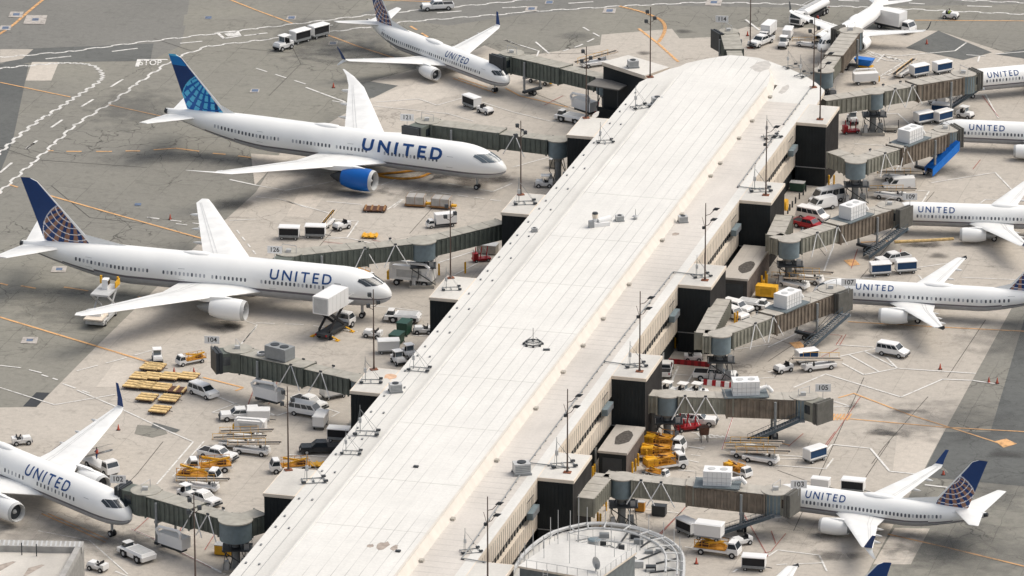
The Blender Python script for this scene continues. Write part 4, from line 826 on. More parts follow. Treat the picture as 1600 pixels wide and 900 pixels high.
def airliner(kind, loc, rz, label, side, style='old', title=None, name='airliner', doors=(), near=True, fin_detail=True, scale=1., engcol=None, group='airliners parked at the gates'):
    sp = SPEC[kind]; L, Rr, za = sp['L'], sp['R'], sp['za']
    A = thing(name, label, 'airliner', loc, rz, group); A.scale = (scale,) * 3
    # fuselage
    xs = [0.015, .06, .15, .3, .55, .9, 1.4, 2.1, 3.0, 4.0, 5.2, 6.6, 8.2]; xs = [x for x in xs if x < sp['ln']] + [sp['ln']]
    x = sp['ln'] + 2.5
    while x < L - sp['lt'] - 1: xs.append(x); x += 3.
    xs += [L - sp['lt'] * (1 - t) for t in (0, .1, .2, .3, .4, .5, .6, .7, .8, .87, .93, .97, 1.)]
    n = 44; rings = [[fpt(sp, x, 2 * PI * j / n) for j in range(n)] for x in xs]
    def mf(i, j):
        jj = min(j, n - 1 - j); ph = 360. * (jj + .5) / n; xx = xs[i]
        lb = 114 if style == 'new' else 106; lim = lb if xx < L - sp['lt'] else lb + 18 * min(1, (xx - (L - sp['lt'])) / sp['lt'] * 1.2)
        if ph > lim + 8: return M_belly
        if ph > lim: return M_line
        return M_jet
    MB().loft(rings, M_jet, mf=mf).build('fuselage', A, smooth=True)
    # belly fairing
    w0 = sp['wing'][0]; xa, xb = w0[0] - .12 * w0[2], w0[0] + w0[2] * 1.22; m = MB(); rg = []
    for i in range(13):
        t = i / 12; k = math.sin(PI * t) ** .55 if 0 < t < 1 else .02
        rg.append([(-(xa + (xb - xa) * t), Rr * 1.06 * k * math.cos(q * PI / 10), za - Rr * .58 + Rr * .52 * k * math.sin(q * PI / 10)) for q in range(20)])
    m.loft(rg, M_belly); m.build('belly_fairing', A, smooth=True)
    # tail cone outlet
    e_ = fpt(sp, L, 0); zc, w_, h_ = section(sp, L); m = MB(); m.cyl((-L + .3, 0, zc), (-L - .25, 0, zc + .05), max(h_, .18) * 1.0, max(h_, .18) * .8, M_dark, 10); m.build('exhaust_outlet', A)
    # cockpit glass
    s = 1
    xq = [x * .02 for x in range(1, 500)]
    def xz(z_rel, ph):                     # distance behind the nose where the skin at angle ph is z_rel*R above the axis
        for x in xq:
            zc, w_, h_ = section(sp, x)
            if zc + h_ * math.cos(ph) >= za + z_rel * Rr: return x
        return 3.
    zl, zh = (.30, .64) if kind != 'w787' else (.22, .62)
    for sd in (1, -1):
        prevx = None
        for a, b in ((3, 24), (26, 47), (49, 66)):
            pane = MB(); vs = []; NP, NQ = 5, 4
            for iq in range(NQ + 1):
                for ip in range(NP + 1):
                    zt_ = zh if b < 50 else zh - .12 * ip / NP
                    zz = zl + (zt_ - zl) * iq / NQ; ph_ = a + (b - a) * ip / NP; best = None
                    for x in xq[:int(sp['ln'] / .02)]:
                        zc, w_, h_ = section(sp, x); c = (za + zz * Rr - zc) / h_
                        if abs(c) >= 1: continue
                        err = abs(math.sqrt(1 - c * c) * w_ - Rr * math.sin(R(ph_)) * .80)
                        if best is None or err < best[0]: best = (err, x, math.acos(c))
                    vs.append(fpt(sp, best[1], best[2], sd, .035))
            fs = [(q_ * (NP + 1) + p_, q_ * (NP + 1) + p_ + 1, (q_ + 1) * (NP + 1) + p_ + 1, (q_ + 1) * (NP + 1) + p_) for q_ in range(NQ) for p_ in range(NP)]
            if sd > 0: fs = [f[::-1] for f in fs]
            pane.add(vs, fs, M_glass if kind != 'w787' else M_glassb).build('cockpit_window', A)
    # cabin windows and doors on the visible side
    s0 = .12 * Rr; wz = .36 if Rr > 2.2 else .34
    first = None; wx0, wx1 = sp['win']; nw = sp['nwin']; step = (wx1 - wx0) / nw
    gaps = [wx0 + (wx1 - wx0) * g for g in ((.26, .285), (.62, .65))[0]] if Rr > 2.2 else []
    wm = MB(); ph0 = phi_of(sp, 0, s0)
    for k in range(nw):
        x = wx0 + k * step; 
        if Rr > 2.2 and (abs(x - (wx0 + .27 * (wx1 - wx0))) < 1.2 or abs(x - (wx0 + .66 * (wx1 - wx0))) < 1.2 or abs(x - (wx0 + .45 * (wx1 - wx0))) < .5): continue
        zc, w_, h_ = section(sp, x)
        if first is None:
            mb = MB(); hh = .26 * (1.15 if Rr > 2.2 else 1.); ww = .15 * (1.1 if Rr > 2.2 else 1)
            c = fpt(sp, sp['ln'] + 3, ph0, side, .012); up = Vector((0, -side * math.cos(ph0) * 1, math.sin(ph0))).normalized()
            pts = [c + Vector((dx * ww, 0, 0)) + up * (dz * hh) for dx, dz in ((-1, -.6), (-.6, -1), (.6, -1), (1, -.6), (1, .6), (.6, 1), (-.6, 1), (-1, .6))]
            if side > 0: pts = pts[::-1]
            nrm = Vector((0, side * math.sin(ph0), math.cos(ph0)))
            mb.add([p - c for p in pts], [tuple(range(8))], M_wingrey); first = mb.build('cabin_window', A); o = first; sm = first.data.copy(); sm.materials[0] = M_shut
        else:
            o = first.copy(); COL.objects.link(o)
            if rnd.random() < .34: o.data = sm
        o.location = fpt(sp, x, ph0, side, .015)
    def door(x, w=1.05, h=1.9, m_=None):
        mb = MB(); d = .05
        for (a, b, c, e) in ((x, x + d, -.55 * h + s0, .45 * h + s0), (x + w, x + w + d, -.55 * h + s0, .45 * h + s0), (x, x + w + d, .45 * h + s0 - d, .45 * h + s0), (x, x + w + d, -.55 * h + s0, -.55 * h + s0 + d)):
            curved_patch(sp, a, b, c, e, side, M_mgrey, mb, 1, .014)
        if m_: curved_patch(sp, x, x + w, -.55 * h + s0, .45 * h + s0, side, m_, mb, 2, .018)
        mb.build('door', A)
    for dx in doors: door(dx[0], m_=dx[1] if len(dx) > 1 else None)
    # title
    if title:
        x0, x1, sa, sb, mcol = title; t = text_mesh('UNITED', 1., mcol, 'lettering', bold=.035 if kind == 'w787' else .012); me = t.data
        bm = bmesh.new(); bm.from_mesh(me)
        X0 = min(v.co.x for v in bm.verts); X1 = max(v.co.x for v in bm.verts); Y0_ = min(v.co.y for v in bm.verts); Y1 = max(v.co.y for v in bm.verts)
        for i in range(1, 7):
            bmesh.ops.bisect_plane(bm, geom=bm.verts[:] + bm.edges[:] + bm.faces[:], plane_co=(0, Y0_ + (Y1 - Y0_) * i / 7, 0), plane_no=(0, 1, 0))
        # widen the gaps between letters
        order = sorted(set(round(v.co.x, 4) for v in bm.verts)); 
        isl = []; seen = set()
        for v in bm.verts:
            if v in seen: continue
            st = [v]; comp = []
            while st:
                q = st.pop()
                if q in seen: continue
                seen.add(q); comp.append(q)
                for e in q.link_edges: st.append(e.other_vert(q))
            isl.append(comp)
        isl.sort(key=lambda c: min(v.co.x for v in c))
        widths = [(min(v.co.x for v in c), max(v.co.x for v in c)) for c in isl]; tot = sum(b - a for a, b in widths); gap = tot * .075 + .03; pos = 0.
        for c, (a, b) in zip(isl, widths):
            for v in c: v.co.x = v.co.x - a + pos
            pos += (b - a) + gap
        pos -= gap
        for v in bm.verts:
            tt = v.co.x / pos; ss = (v.co.y - Y0_) / (Y1 - Y0_)
            # text starts at the tail end when the plane points right, at the nose end when it points left
            x = x0 + (x1 - x0) * tt; v.co = fpt(sp, x, phi_of(sp, x, sa + (sb - sa) * ss), side, .03)
        bm.to_mesh(me); bm.free(); t.parent = A
    # wings
    for sd in (1, -1):
        rg = []; W = sp['wing']
        for i, (x, y, c, z) in enumerate(W):
            rg.append(airfoil(x, sd * y, c, z, .10 if i < 2 else .085, tw=-.02))
        MB().loft(rg, M_wing, mf=None).build('wing', A, smooth=True)
        wing = bpy.data.objects[A.children[-1].name] if False else [o for o in COL.objects if o.parent == A][-1]
        # flap line and fairings
        for f in ((.22, .45, .62, .8) if Rr > 2.2 else (.3, .52, .74)):
            yy = W[0][1] + (sp['span'] - W[0][1]) * f
            for q in range(len(W) - 1):
                if W[q][1] <= yy <= W[q + 1][1]:
                    t = (yy - W[q][1]) / (W[q + 1][1] - W[q][1]); x = W[q][0] + t * (W[q + 1][0] - W[q][0]); c = W[q][2] + t * (W[q + 1][2] - W[q][2]); z = W[q][3] + t * (W[q + 1][3] - W[q][3])
                    rr_ = .30 if Rr > 2.2 else .21; ll = c * .62 + (1.2 if Rr > 2.2 else .8)
                    rings_ = [[(-(x + c * .42 + ll * u_), sd * yy + rr_ * kk * math.cos(p_ * PI / 5), z - .12 * c * .35 - rr_ * .4 + rr_ * 1.2 * kk * math.sin(p_ * PI / 5)) for p_ in range(10)] for u_, kk in ((0, .1), (.15, .6), (.4, 1), (.7, .9), (.9, .5), (1, .08))]
                    m = MB(); m.loft(rings_, M_wing); m.build('flap_fairing', wing, smooth=True)
        m = MB()                           # spoiler and flap gaps on the upper skin
        for (fa, fb) in ((0, 1), (1, 2)):
            if fb < len(W):
                a, b = W[fa], W[fb]
                for fr in (.70, .78):
                    p = Vector((-(a[0] + a[2] * fr), sd * max(a[1], Rr * .8), 0)); q = Vector((-(b[0] + b[2] * fr), sd * b[1], 0))
                    zz = lambda w_, f2: w_[3] + .12 * w_[2] * .28 * (1.1 if f2 < .74 else .85) + .03 + .02 * w_[2] * f2
                    m.bar((p.x, p.y, zz(a, fr)), (q.x, q.y, zz(b, fr)), .04, .015, M_lgrey)
        m.build('flap_gap', wing)
        # winglets
        tip = W[-1]
        if sp.get('winglet'):
            h = sp['winglet']; x, y, c, z = tip; ra = []
            for t, dy, dz, cc, dx in ((0, 0, 0, c, 0), (.25, .45, .25, c * .8, .35), (.5, .62, .75 * h * .55, c * .62, .8), (1, .62 + h * .18, h, c * .34, h * .72)):
                yy = sd * (y + dy); rc = airfoil(x + dx, 0, cc, 0, .09); ra.append([(p[0], yy + (p[2] if t >= .5 else p[2] * .4) * (-sd), z + dz + (0 if t >= .5 else p[2])) for p in rc])
            colr = M_navy if style != 'regional' else M_dark
            MB().loft(ra, colr, mf=lambda i, j: M_wing if i == 0 else colr).build('winglet', wing, smooth=True)
            if kind in ('n737', 'n738', 'n739'):
                rb_ = []
                for t, dy, dz, cc, dx in ((0, .1, 0, c * .8, .3), (.4, .5, -.25, c * .6, .8), (1, 1.0, -1.05, c * .25, 1.9)):
                    yy = sd * (y + dy); rc = airfoil(x + dx, 0, cc, 0, .08); rb_.append([(p[0], yy, z + dz + p[2]) for p in rc])
                MB().loft(rb_, M_jet).build('lower_winglet', wing, smooth=True)
        if sp.get('fence'):
            x, y, c, z = tip; m = MB(); yy = sd * (y + .05); m.add([(-x - .2, yy, z), (-x - c * .9, yy, z + .9), (-x - c * 1.3, yy, z + .85), (-x - c * 1.1, yy, z - .8)], [(0, 1, 2, 3), (3, 2, 1, 0)], M_dark)
            m = MB(); t_ = .05; a_ = [(-x - .5, 0, z), (-x - c * .9, 0, z - .3), (-x - c * 1.1, 0, z), (-x - c * 1.0, 0, z + .45)]
            m.add([(p[0], yy - t_, p[2]) for p in a_] + [(p[0], yy + t_, p[2]) for p in a_], [(0, 1, 2, 3), (7, 6, 5, 4), (0, 4, 5, 1), (1, 5, 6, 2), (2, 6, 7, 3), (3, 7, 4, 0)], M_dark); m.build('wing_fence', wing)
        # engine
        ey, ex, er, el, ez = sp['eng']; n = 28
        prof = [(.10, .80), (.0, .90), (.05, 1.0), (.18, 1.10), (.40, 1.16), (.62, 1.13), (.85, .98), (1., .80)]
        ec = engcol or M_jet
        lip = MB(); lip.loft([[(-(ex + el * u_), sd * ey + er * k_ * math.cos(2 * PI * j / n), ez + er * k_ * math.sin(2 * PI * j / n)) for j in range(n)] for u_, k_ in ((.16, .80), (.05, .82), (.0, .90), (.03, .98), (.09, 1.04))], M_lgrey, caps=False)
        cowl = MB(); cowl.loft([[(-(ex + el * u_), sd * ey + er * k_ * math.cos(2 * PI * j / n), ez + er * k_ * math.sin(2 * PI * j / n)) for j in range(n)] for u_, k_ in ((.09, 1.04), (.18, 1.09), (.40, 1.13), (.62, 1.11), (.82, .98), (1., .80), (.98, .72))], ec, caps=False)
        E_ = cowl.build('engine', A, smooth=True); l_ = lip.build('intake_lip', E_, smooth=True)
        m = MB(); m.cyl((-(ex + el * .15), sd * ey, ez), (-(ex + el * .97), sd * ey, ez), er * .79, er * .72, M_dark, n); m.build('fan', E_)
        m = MB(); m.loft([[(-(ex + el * u_), sd * ey + er * k_ * math.cos(2 * PI * j / 12), ez + er * k_ * math.sin(2 * PI * j / 12)) for j in range(12)] for u_, k_ in ((.06, .01), (.09, .12), (.15, .24))], M_lgrey); m.build('spinner', E_, smooth=True)
        m = MB(); m.loft([[(-(ex + el * u_), sd * ey + er * k_ * math.cos(2 * PI * j / 20), ez + er * k_ * math.sin(2 * PI * j / 20)) for j in range(20)] for u_, k_ in ((.95, .6), (1.15, .52), (1.3, .3), (1.42, .06))], M_dark if style == 'new' else M_steel); m.build('exhaust_cone', E_, smooth=True)
        for q in range(len(W) - 1):
            if W[q][1] <= ey <= W[q + 1][1]:
                t = (ey - W[q][1]) / (W[q + 1][1] - W[q][1]); wx = W[q][0] + t * (W[q + 1][0] - W[q][0]); wz_ = W[q][3] + t * (W[q + 1][3] - W[q][3]); wc = W[q][2] + t * (W[q + 1][2] - W[q][2])
        m = MB(); pw = .22 * er; yy = sd * ey
        m.loft([[(-(xx_), yy - w2, zlo), (-(xx_), yy + w2, zlo), (-(xx_), yy + w2, zhi), (-(xx_), yy - w2, zhi)] for xx_, w2, zlo, zhi in
                ((ex + el * .3, .06, ez + er * .8, ez + er * 1.14), (ex + el * .6, pw, ez + er * .8, max(ez + er * 1.25, wz_ - .1)), (wx + wc * .12, pw, ez + er * .6, wz_ + .15), (wx + wc * .55, pw * .7, wz_ - .5, wz_), (wx + wc * .7, .05, wz_ - .25, wz_))], M_jet)
        m.build('pylon', E_, smooth=True)
        # tailplane
        tx, tc_, tx2, tc2, ty, tz = sp['tail']
        MB().loft([airfoil(tx, sd * .3, tc_, tz, .1), airfoil(tx2 - .1, sd * ty, tc2, tz + ty * .11, .08)], M_wing).build('tailplane', A, smooth=True)
    # fin
    xl, xt, xtt, xlt, zt = sp['fin']; zb = section(sp, xl)[0] + section(sp, xl)[2] - .12; zb2 = section(sp, xt)[0] + section(sp, xt)[2] - .25
    zb = min(zb, zb2 + .3)
    st = .13 if fin_detail else .5; nc = int((xt - xl) / st); nr = int((zt - zb) / st); th = .30 if Rr > 2.2 else .2
    fb = MB()
    for sdd in (1, -1):
        o_ = len(fb.v)
        for i in range(nr + 1):
            t = i / nr; le = xl + (xlt - xl) * t; te = xt + (xtt - xt) * t
            if t > .955: le += (t - .955) / .045 * (te - le) * .30
            for j in range(nc + 1):
                u_ = j / nc; x = le + (te - le) * u_; yy = th * (1 - .5 * t) * 2.0 * (u_ ** .6 * (1 - u_) * 1.3)
                fb.v.append((-x, sdd * (yy + .003), zb + (zt - zb) * t))
        for i in range(nr):
            for j in range(nc):
                a = o_ + i * (nc + 1) + j; f = [a, a + 1, a + nc + 2, a + nc + 1]
                if sdd > 0: f = f[::-1]
                c = fb.v[a]; fb.f.append(f); u_ = j / nc
                mm = (M_jet if u_ < .045 + .03 * (1 - i / nr) else logo(-(-c[0] - 0) + xl, c[2] - zb, sp['k'], style)) if style in ('old', 'new') else M_jet
                fb.m.append(fb.mi(mm))
    fin = fb.build('fin', A)
    m = MB(); d = sp['dors']; za_ = section(sp, xl - d)[0] + section(sp, xl - d)[2]
    m.add([(-(xl - d), 0, za_ - .05), (-(xl + 1.3), .16, zb + .0), (-(xl + 1.3), -.16, zb + .0), (-(xl + (xlt - xl) * .16), 0, zb + (zt - zb) * .16)], [(0, 1, 3), (0, 3, 2), (1, 2, 3), (0, 2, 1)], M_jet); m.build('dorsal_fillet', A)
    # dome and antennas
    m = MB(); dx = L * .52; rg = [[(-(dx + 2.6 * u_), .75 * k_ * math.cos(q * PI / 7), za + Rr - .05 + .38 * k_ * math.sin(q * PI / 7)) for q in range(14)] for u_, k_ in ((-1, .05), (-.7, .8), (-.2, 1), (.3, .95), (.8, .5), (1, .05))]
    m.loft(rg, M_jet); m.build('antenna_dome', A, smooth=True)
    # landing gear
    nb, gx, _, gy = sp['gear']; r_ = .55 if Rr > 2.2 else .48
    def wheels(nm, cx, cy, n_, dx_, rr2, wd):
        g_ = MB(); g_.cyl((-cx, cy, rr2), (-cx, cy, sp['za'] - Rr * .7), .14 * Rr / 2, .17 * Rr / 2, M_lgrey, 8); g_ = g_.build(nm, A)
        for i in range(n_):
            x = cx + (i - (n_ - 1) / 2) * dx_
            for s2 in (-1, 1): m = MB(); m.cyl((-x, cy + s2 * wd, rr2), (-x, cy + s2 * (wd + .38), rr2), rr2, rr2, M_black, 14); m.cyl((-x, cy + s2 * (wd - .02), rr2), (-x, cy + s2 * (wd + .4), rr2), rr2 * .5, rr2 * .5, M_lgrey, 10); m.build('wheel', g_)
    wheels('nose_gear', sp['ln'] * (.62 if Rr > 2.2 else .78), 0, 1, 1, r_ * .85, .08)
    for s2 in (1, -1): wheels('main_gear', gx, s2 * gy, nb if Rr > 2.2 else 1, 1.4, r_, .2)
    # flaring baggage doors hinted on the lower side
    return A
def lx(sp_name, loc, rz, scale, px, side=1):   # distance behind the nose of a photo column
    best = None
    for i in range(0, 700):
        x = i * .1 * scale; p = Vector((loc[0] - math.cos(rz) * x, loc[1] - math.sin(rz) * x, 6)); q = p - Vector((0, CAM_Y, CAM_H))
        d = q.y * math.cos(PITCH) - q.z * math.sin(PITCH); X = 800 + FPX * q.x / d
        if best is None or abs(X - px) < best[0]: best = (abs(X - px), i * .1)
    return best[1]
def plane(kind, px, py, z, deg, label, ltr, **kw):   # nose tip seen at px,py with height z
    sc = kw.pop('scale', 1.); p = at(px, py, z * sc); rz = R(deg); loc = (p.x, p.y, 0)
    side = -1 if abs((deg + 180) % 360 - 180) < 90 else 1   # side facing the camera
    if deg < -90: side = -1
    t = kw.pop('text', None)
    if t:
        a, b = lx(kind, loc, rz, sc, t[0], side), lx(kind, loc, rz, sc, t[1], side)
        kw['title'] = (a, b, t[2], t[3], t[4] if len(t) > 4 else M_logo)
    return airliner(kind, loc, rz, label, side, scale=sc, **kw)
planes = []
plane('w787', 791, 266, 4.05, -23.2, 'wide body airliner with light blue globe tail and bright blue engine, large dark blue title', True, style='new', engcol=M_blue787, text=(576, 701, .35, 2.5), doors=((8.6,), (27,), (44,)))
plane('w777', 612, 462, 4.2, -16.3, 'wide body airliner with bronze globe tail being loaded by a raised catering box', True, text=(430, 526, .85, 2.6), scale=.985, doors=((7.6, M_glass), (18.5,), (34,), (50,)))
plane('n739', 794, 129, 2.7, -52.0, 'narrow body airliner at the top left gate pointing down right with blue winglets', True, text=(707, 742, .75, 2.0), doors=((4.4,), (34.5,)))
plane('w767', 203, 812, 3.7, -47.0, 'wide body airliner cut off at the lower left with one tall blue winglet', True, text=(58, 126, .8, 2.5), doors=((6.4,),))
plane('e175', 1281, 78, 2.5, -116.9, 'small white regional airliner at the top right with curved dark winglets', True, style='regional', doors=((3.4,),))
plane('n737', 1195, 776, 2.7, 159.5, 'narrow body airliner with bronze globe tail at gate 103, lower right', False, text=(1264, 1326, .85, 2.0), doors=((3.6,), (28.3,)))
plane('a320', 1270, 456, 3.1, 170.0, 'narrow body airliner at gate 107 with small dark wing tip fences', False, text=(1339, 1398, 1.0, 2.05), doors=((3.6,), (31.,)))
plane('n738', 1379, 337, 2.7, 174.0, 'narrow body airliner cut off at the right, above the pair of blue curtained carts', False, text=(1436, 1493, .85, 1.95), doors=((3.6,),))
plane('n739', 1456, 207, 2.7, 172.0, 'narrow body airliner cut off at the right beside the bright blue stair', False, text=(1516, 1571, .75, 1.85), doors=((3.6,),))
plane('n739', 1488, 133, 2.7, 197.0, 'topmost narrow body airliner at the right edge, behind the tunnel with dark stairs', False, text=(1538, 1587, .75, 1.85), doors=((3.6,),))
plane('a319', 1008, 968, 3.1, 178.0, 'airliner below the frame showing only a blue fin top and a wing tip', False, text=None)
# ---------------------------------------------------------------- passenger boarding bridges
def ribs_tunnel(p0, p1, w, h, m, mr, name, parent, lip=.12, seg=None):
    """corrugated tunnel from p0 to p1 (roof centre points)"""
    p0 = Vector(p0); p1 = Vector(p1); d = p1 - p0; L = math.hypot(d.x, d.y); ux, uy = d.x / L, d.y / L; n = Vector((-uy, ux, 0))
    mb = MB()
    def sec(t, hw, zt, zb): c = p0 + d * t; return [c + n * -hw + Vector((0, 0, zb)), c + n * hw + Vector((0, 0, zb)), c + n * hw + Vector((0, 0, zt)), c + n * -hw + Vector((0, 0, zt))]
    mb.loft([sec(0, w / 2, 0, -h), sec(1, w / 2, 0, -h)], m)
    k = .25
    while k < L - .2:
        for s in (-1, 1):
            a, b = (k, k + .42)
            q = [p0 + d * (a / L) + n * s * (w / 2), p0 + d * (b / L) + n * s * (w / 2), p0 + d * (b / L - .08 / L) + n * s * (w / 2 + .19), p0 + d * (a / L + .08 / L) + n * s * (w / 2 + .19)]
            lo = [v + Vector((0, 0, -h + .12)) for v in q]; hi = [v + Vector((0, 0, -.22)) for v in q]
            if s < 0: lo = lo[::-1]; hi = hi[::-1]
            mb.hexa(lo[::-1], hi[::-1], m)
        k += .95
    T = mb.build(name, parent, fix=True)
    r = MB(); r.loft([sec(0, w / 2 + lip, .08, .003), sec(1, w / 2 + lip, .08, .003)], mr)
    for t in (.0, 1.): c = sec(t, w / 2 + lip + .06, .2, -h - .1); 
    k = 0.
    while k < L: c = p0 + d * (k / L); r.bar(c + n * -(w / 2 + lip) + Vector((0, 0, .08)), c + n * (w / 2 + lip) + Vector((0, 0, .08)), .1, .05, mr); k += 2.9
    r.build('roof', T, fix=True)
    for t in (.012, .988):
        c = p0 + d * t
        for s in (-1, 1): q = c + n * s * (w / 2 + .16); MB().box(q.x - .14, q.x + .14, q.y - .14, q.y + .14, q.z - h - .1, q.z + .12, m).build('portal_post', T)
    return T
def wheel_pair(parent, c, n, r=.45, gap=.9):
    for s in (-1, 1):
        m = MB(); a = c + n * s * gap; m.cyl(a - n * .18, a + n * .18, r, r, M_black, 14); m.cyl(a - n * .2, a + n * .2, r * .45, r * .45, M_mgrey, 8); m.build('wheel', parent)
def bridge(gate, label, root, rot, cabp, face, zr=7.6, zc=6.0, left=False, ac=None, plate=None, stair=None, braces=(.3,), sign=None, split=.42, w=2.5, h=2.6, rot_r=1.7, fixed_w=2.5, zroot=None, bogie=.78, cab_r=2.05, pca=None, skip_rot=False, dark_ac=None):
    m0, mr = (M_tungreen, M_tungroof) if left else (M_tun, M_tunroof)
    Rp = at(*rot, zr); Cp = at(*cabp, zc); Bq = thing('boarding_bridge', label, 'boarding bridge', (Rp.x, Rp.y, 0), 0., 'boarding bridges round the pier')
    o = Vector((Rp.x, Rp.y, 0)); P = lambda v: Vector(v) - o
    R0 = P(Rp); C0 = P(Cp); dirv = C0 - R0; L = math.hypot(dirv.x, dirv.y); u = Vector((dirv.x / L, dirv.y / L, 0)); n = Vector((-u.y, u.x, 0))
    if root:
        pts = [P(at(*q, zroot or zr)) for q in root] + [R0]
        for a, b in zip(pts, pts[1:]):
            dd = (b - a); b2 = b - dd.normalized() * (rot_r * .8 if b is pts[-1] else 0)
            ribs_tunnel(a, b2, fixed_w, h + .1, m0, mr, 'walkway', Bq)
    # rotunda
    m = MB(); m.cyl((R0.x, R0.y, zr - h - .25), (R0.x, R0.y, zr - .05), rot_r, rot_r, M_rot, 26); m.build('rotunda', Bq, smooth=True)
    m = MB(); m.cyl((R0.x, R0.y, zr - .05), (R0.x, R0.y, zr + .12), rot_r + .18, rot_r + .18, mr, 26); m.cyl((R0.x, R0.y, zr + .12), (R0.x, R0.y, zr + .22), rot_r + .1, rot_r * .6, mr, 26); m.build('rotunda_roof', Bq)
    m = MB(); m.cyl((R0.x, R0.y, .3), (R0.x, R0.y, zr - h - .2), .55, .6, M_mgrey, 14); m.cyl((R0.x, R0.y, zr - h - 1.2), (R0.x, R0.y, zr - h - .25), .6, 1.3, M_mgrey, 14); m.build('column', Bq, smooth=True)
    m = MB(); m.box(R0.x - 2.0, R0.x + 2.0, R0.y - 1.5, R0.y + 1.5, 0, .5, M_conc); m.box(R0.x + .8, R0.x + 1.7, R0.y - 1.2, R0.y - .4, .5, 2.0, M_mgrey); m.box(R0.x - 1.6, R0.x - 1.0, R0.y - 1.3, R0.y - .7, .5, 1.8, M_lgrey); m.build('foundation_block', Bq)
    if not left or root:
        m = MB(); z_ = zr - h - 1.6
        m.box(R0.x - 1.9, R0.x + 2.3, R0.y - 1.7, R0.y + 1.3, z_, z_ + .18, M_dark)
        for a_, b_ in ((-1.8, -1.6), (2.2, -1.6), (2.2, 1.2), (-1.8, 1.2)): m.bar((R0.x + a_, R0.y + b_, .5), (R0.x + a_ * .8, R0.y + b_ * .8, z_), .12, .12, M_dark); m.bar((R0.x + a_, R0.y + b_, z_), (R0.x + a_, R0.y + b_, z_ + 1.0), .06, .06, M_lgrey)
        m.bar((R0.x - 1.8, R0.y - 1.6, z_), (R0.x + 2.2, R0.y - 1.6, .6), .15, .15, M_dark); m.box(R0.x + 1.2, R0.x + 1.9, R0.y - 1.4, R0.y - .6, z_ + .18, z_ + 1.1, M_steel); m.build('service_platform', Bq)
    m = MB()
    for k in range(5): a = 2 * PI * k / 5; m.tube([(R0.x + math.cos(a) * 1.0, R0.y + math.sin(a) * 1.0, .5), (R0.x + math.cos(a + .6) * 1.5, R0.y + math.sin(a + .6) * 1.5, 2.2), (R0.x + math.cos(a) * .8, R0.y + math.sin(a) * .8, zr - h - .3)], .07, M_dark)
    m.build('cable_bundle', Bq)
    # telescoping tunnel
    pm = R0 + dirv * split; st = R0 + u * (rot_r * .85); en = C0 - u * (cab_r * .7)
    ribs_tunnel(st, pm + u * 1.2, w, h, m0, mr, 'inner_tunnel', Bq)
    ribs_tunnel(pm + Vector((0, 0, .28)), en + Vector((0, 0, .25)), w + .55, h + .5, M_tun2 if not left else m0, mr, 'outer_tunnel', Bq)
    # cab: rounded rotating head and open front toward the airliner
    zt = C0.z + .35; m = MB(); m.cyl((C0.x, C0.y, zt - h - .6), (C0.x, C0.y, zt), cab_r, cab_r, m0 if left else M_rot, 24)
    for k in range(24): a = 2 * PI * k / 24; m.box(C0.x + math.cos(a) * cab_r - .06, C0.x + math.cos(a) * cab_r + .06, C0.y + math.sin(a) * cab_r - .06, C0.y + math.sin(a) * cab_r + .06, zt - h - .5, zt - .1, m0)
    cab = m.build('cab', Bq, smooth=False); m = MB(); m.cyl((C0.x, C0.y, zt), (C0.x, C0.y, zt + .12), cab_r + .15, cab_r + .15, mr, 24); m.build('roof', cab)
    F = P(at(*face, C0.z)); fv = F - C0; fl = math.hypot(fv.x, fv.y); fu = Vector((fv.x / fl, fv.y / fl, 0)); fn = Vector((-fu.y, fu.x, 0)); F = C0 + fu * min(fl, 5.5)
    def sec(c, hw, zt_, zb_): return [c - fn * hw + Vector((0, 0, zb_ - c.z)), c + fn * hw + Vector((0, 0, zb_ - c.z)), c + fn * hw + Vector((0, 0, zt_ - c.z)), c - fn * hw + Vector((0, 0, zt_ - c.z))]
    m = MB(); m.loft([sec(C0 + fu * (cab_r * .5), 1.4, zt - .05, zt - h - .45), sec(F - fu * 1.1, 1.45, zt + .0, zt - h - .45)], m0); m.build('cab_front', Bq, fix=True)
    m = MB(); 
    for k in range(4): m.loft([sec(F - fu * (1.1 - k * .28), 1.6 + .1 * (k % 2), zt + .22 + .1 * (k % 2), zt - h - .5), sec(F - fu * (.86 - k * .28), 1.6 + .1 * (k % 2), zt + .22 + .1 * (k % 2), zt - h - .5)], M_dark if left else M_tundk)
    m.build('bellows', Bq, fix=True)
    for s in (-1, 1):
        c = C0 + fu * (cab_r * 1.05) + fn * s * 1.43 if fl > 3 else C0 + fu * (cab_r * .9) + fn * s * 1.43
        a = c - fu * .55; b = c + fu * .55; m = MB(); z0_, z1_ = zt - h + .7, zt - .55; e = fn * s * .05
        q = [a + e, b + e]; m.add([(q[0].x, q[0].y, z0_), (q[1].x, q[1].y, z0_), (q[1].x, q[1].y, z1_), (q[0].x, q[0].y, z1_)], [(0, 1, 2, 3)] if s < 0 else [(3, 2, 1, 0)], M_glass); m.build('window', Bq)
    m = MB()                               # rail and gear on the cab roof
    for s in (-1, 1):
        c = C0 + fn * s * 1.2; m.tube([(c.x, c.y, zt + .1), (c.x, c.y, zt + 1.3)], .05, M_lgrey, 5)
    m.tube([(C0 + fn * 1.2).to_tuple()[:2] + (zt + 1.3,), (C0 - fn * 1.2).to_tuple()[:2] + (zt + 1.3,)], .05, M_lgrey, 5); m.box(C0.x - .5, C0.x + .3, C0.y - .3, C0.y + .3, zt + .12, zt + .6, M_lgrey)
    m.build('roof_rail', Bq)
    # wheel carriage
    B0 = R0 + dirv * bogie; zb = B0.z - h - .35
    m = MB()
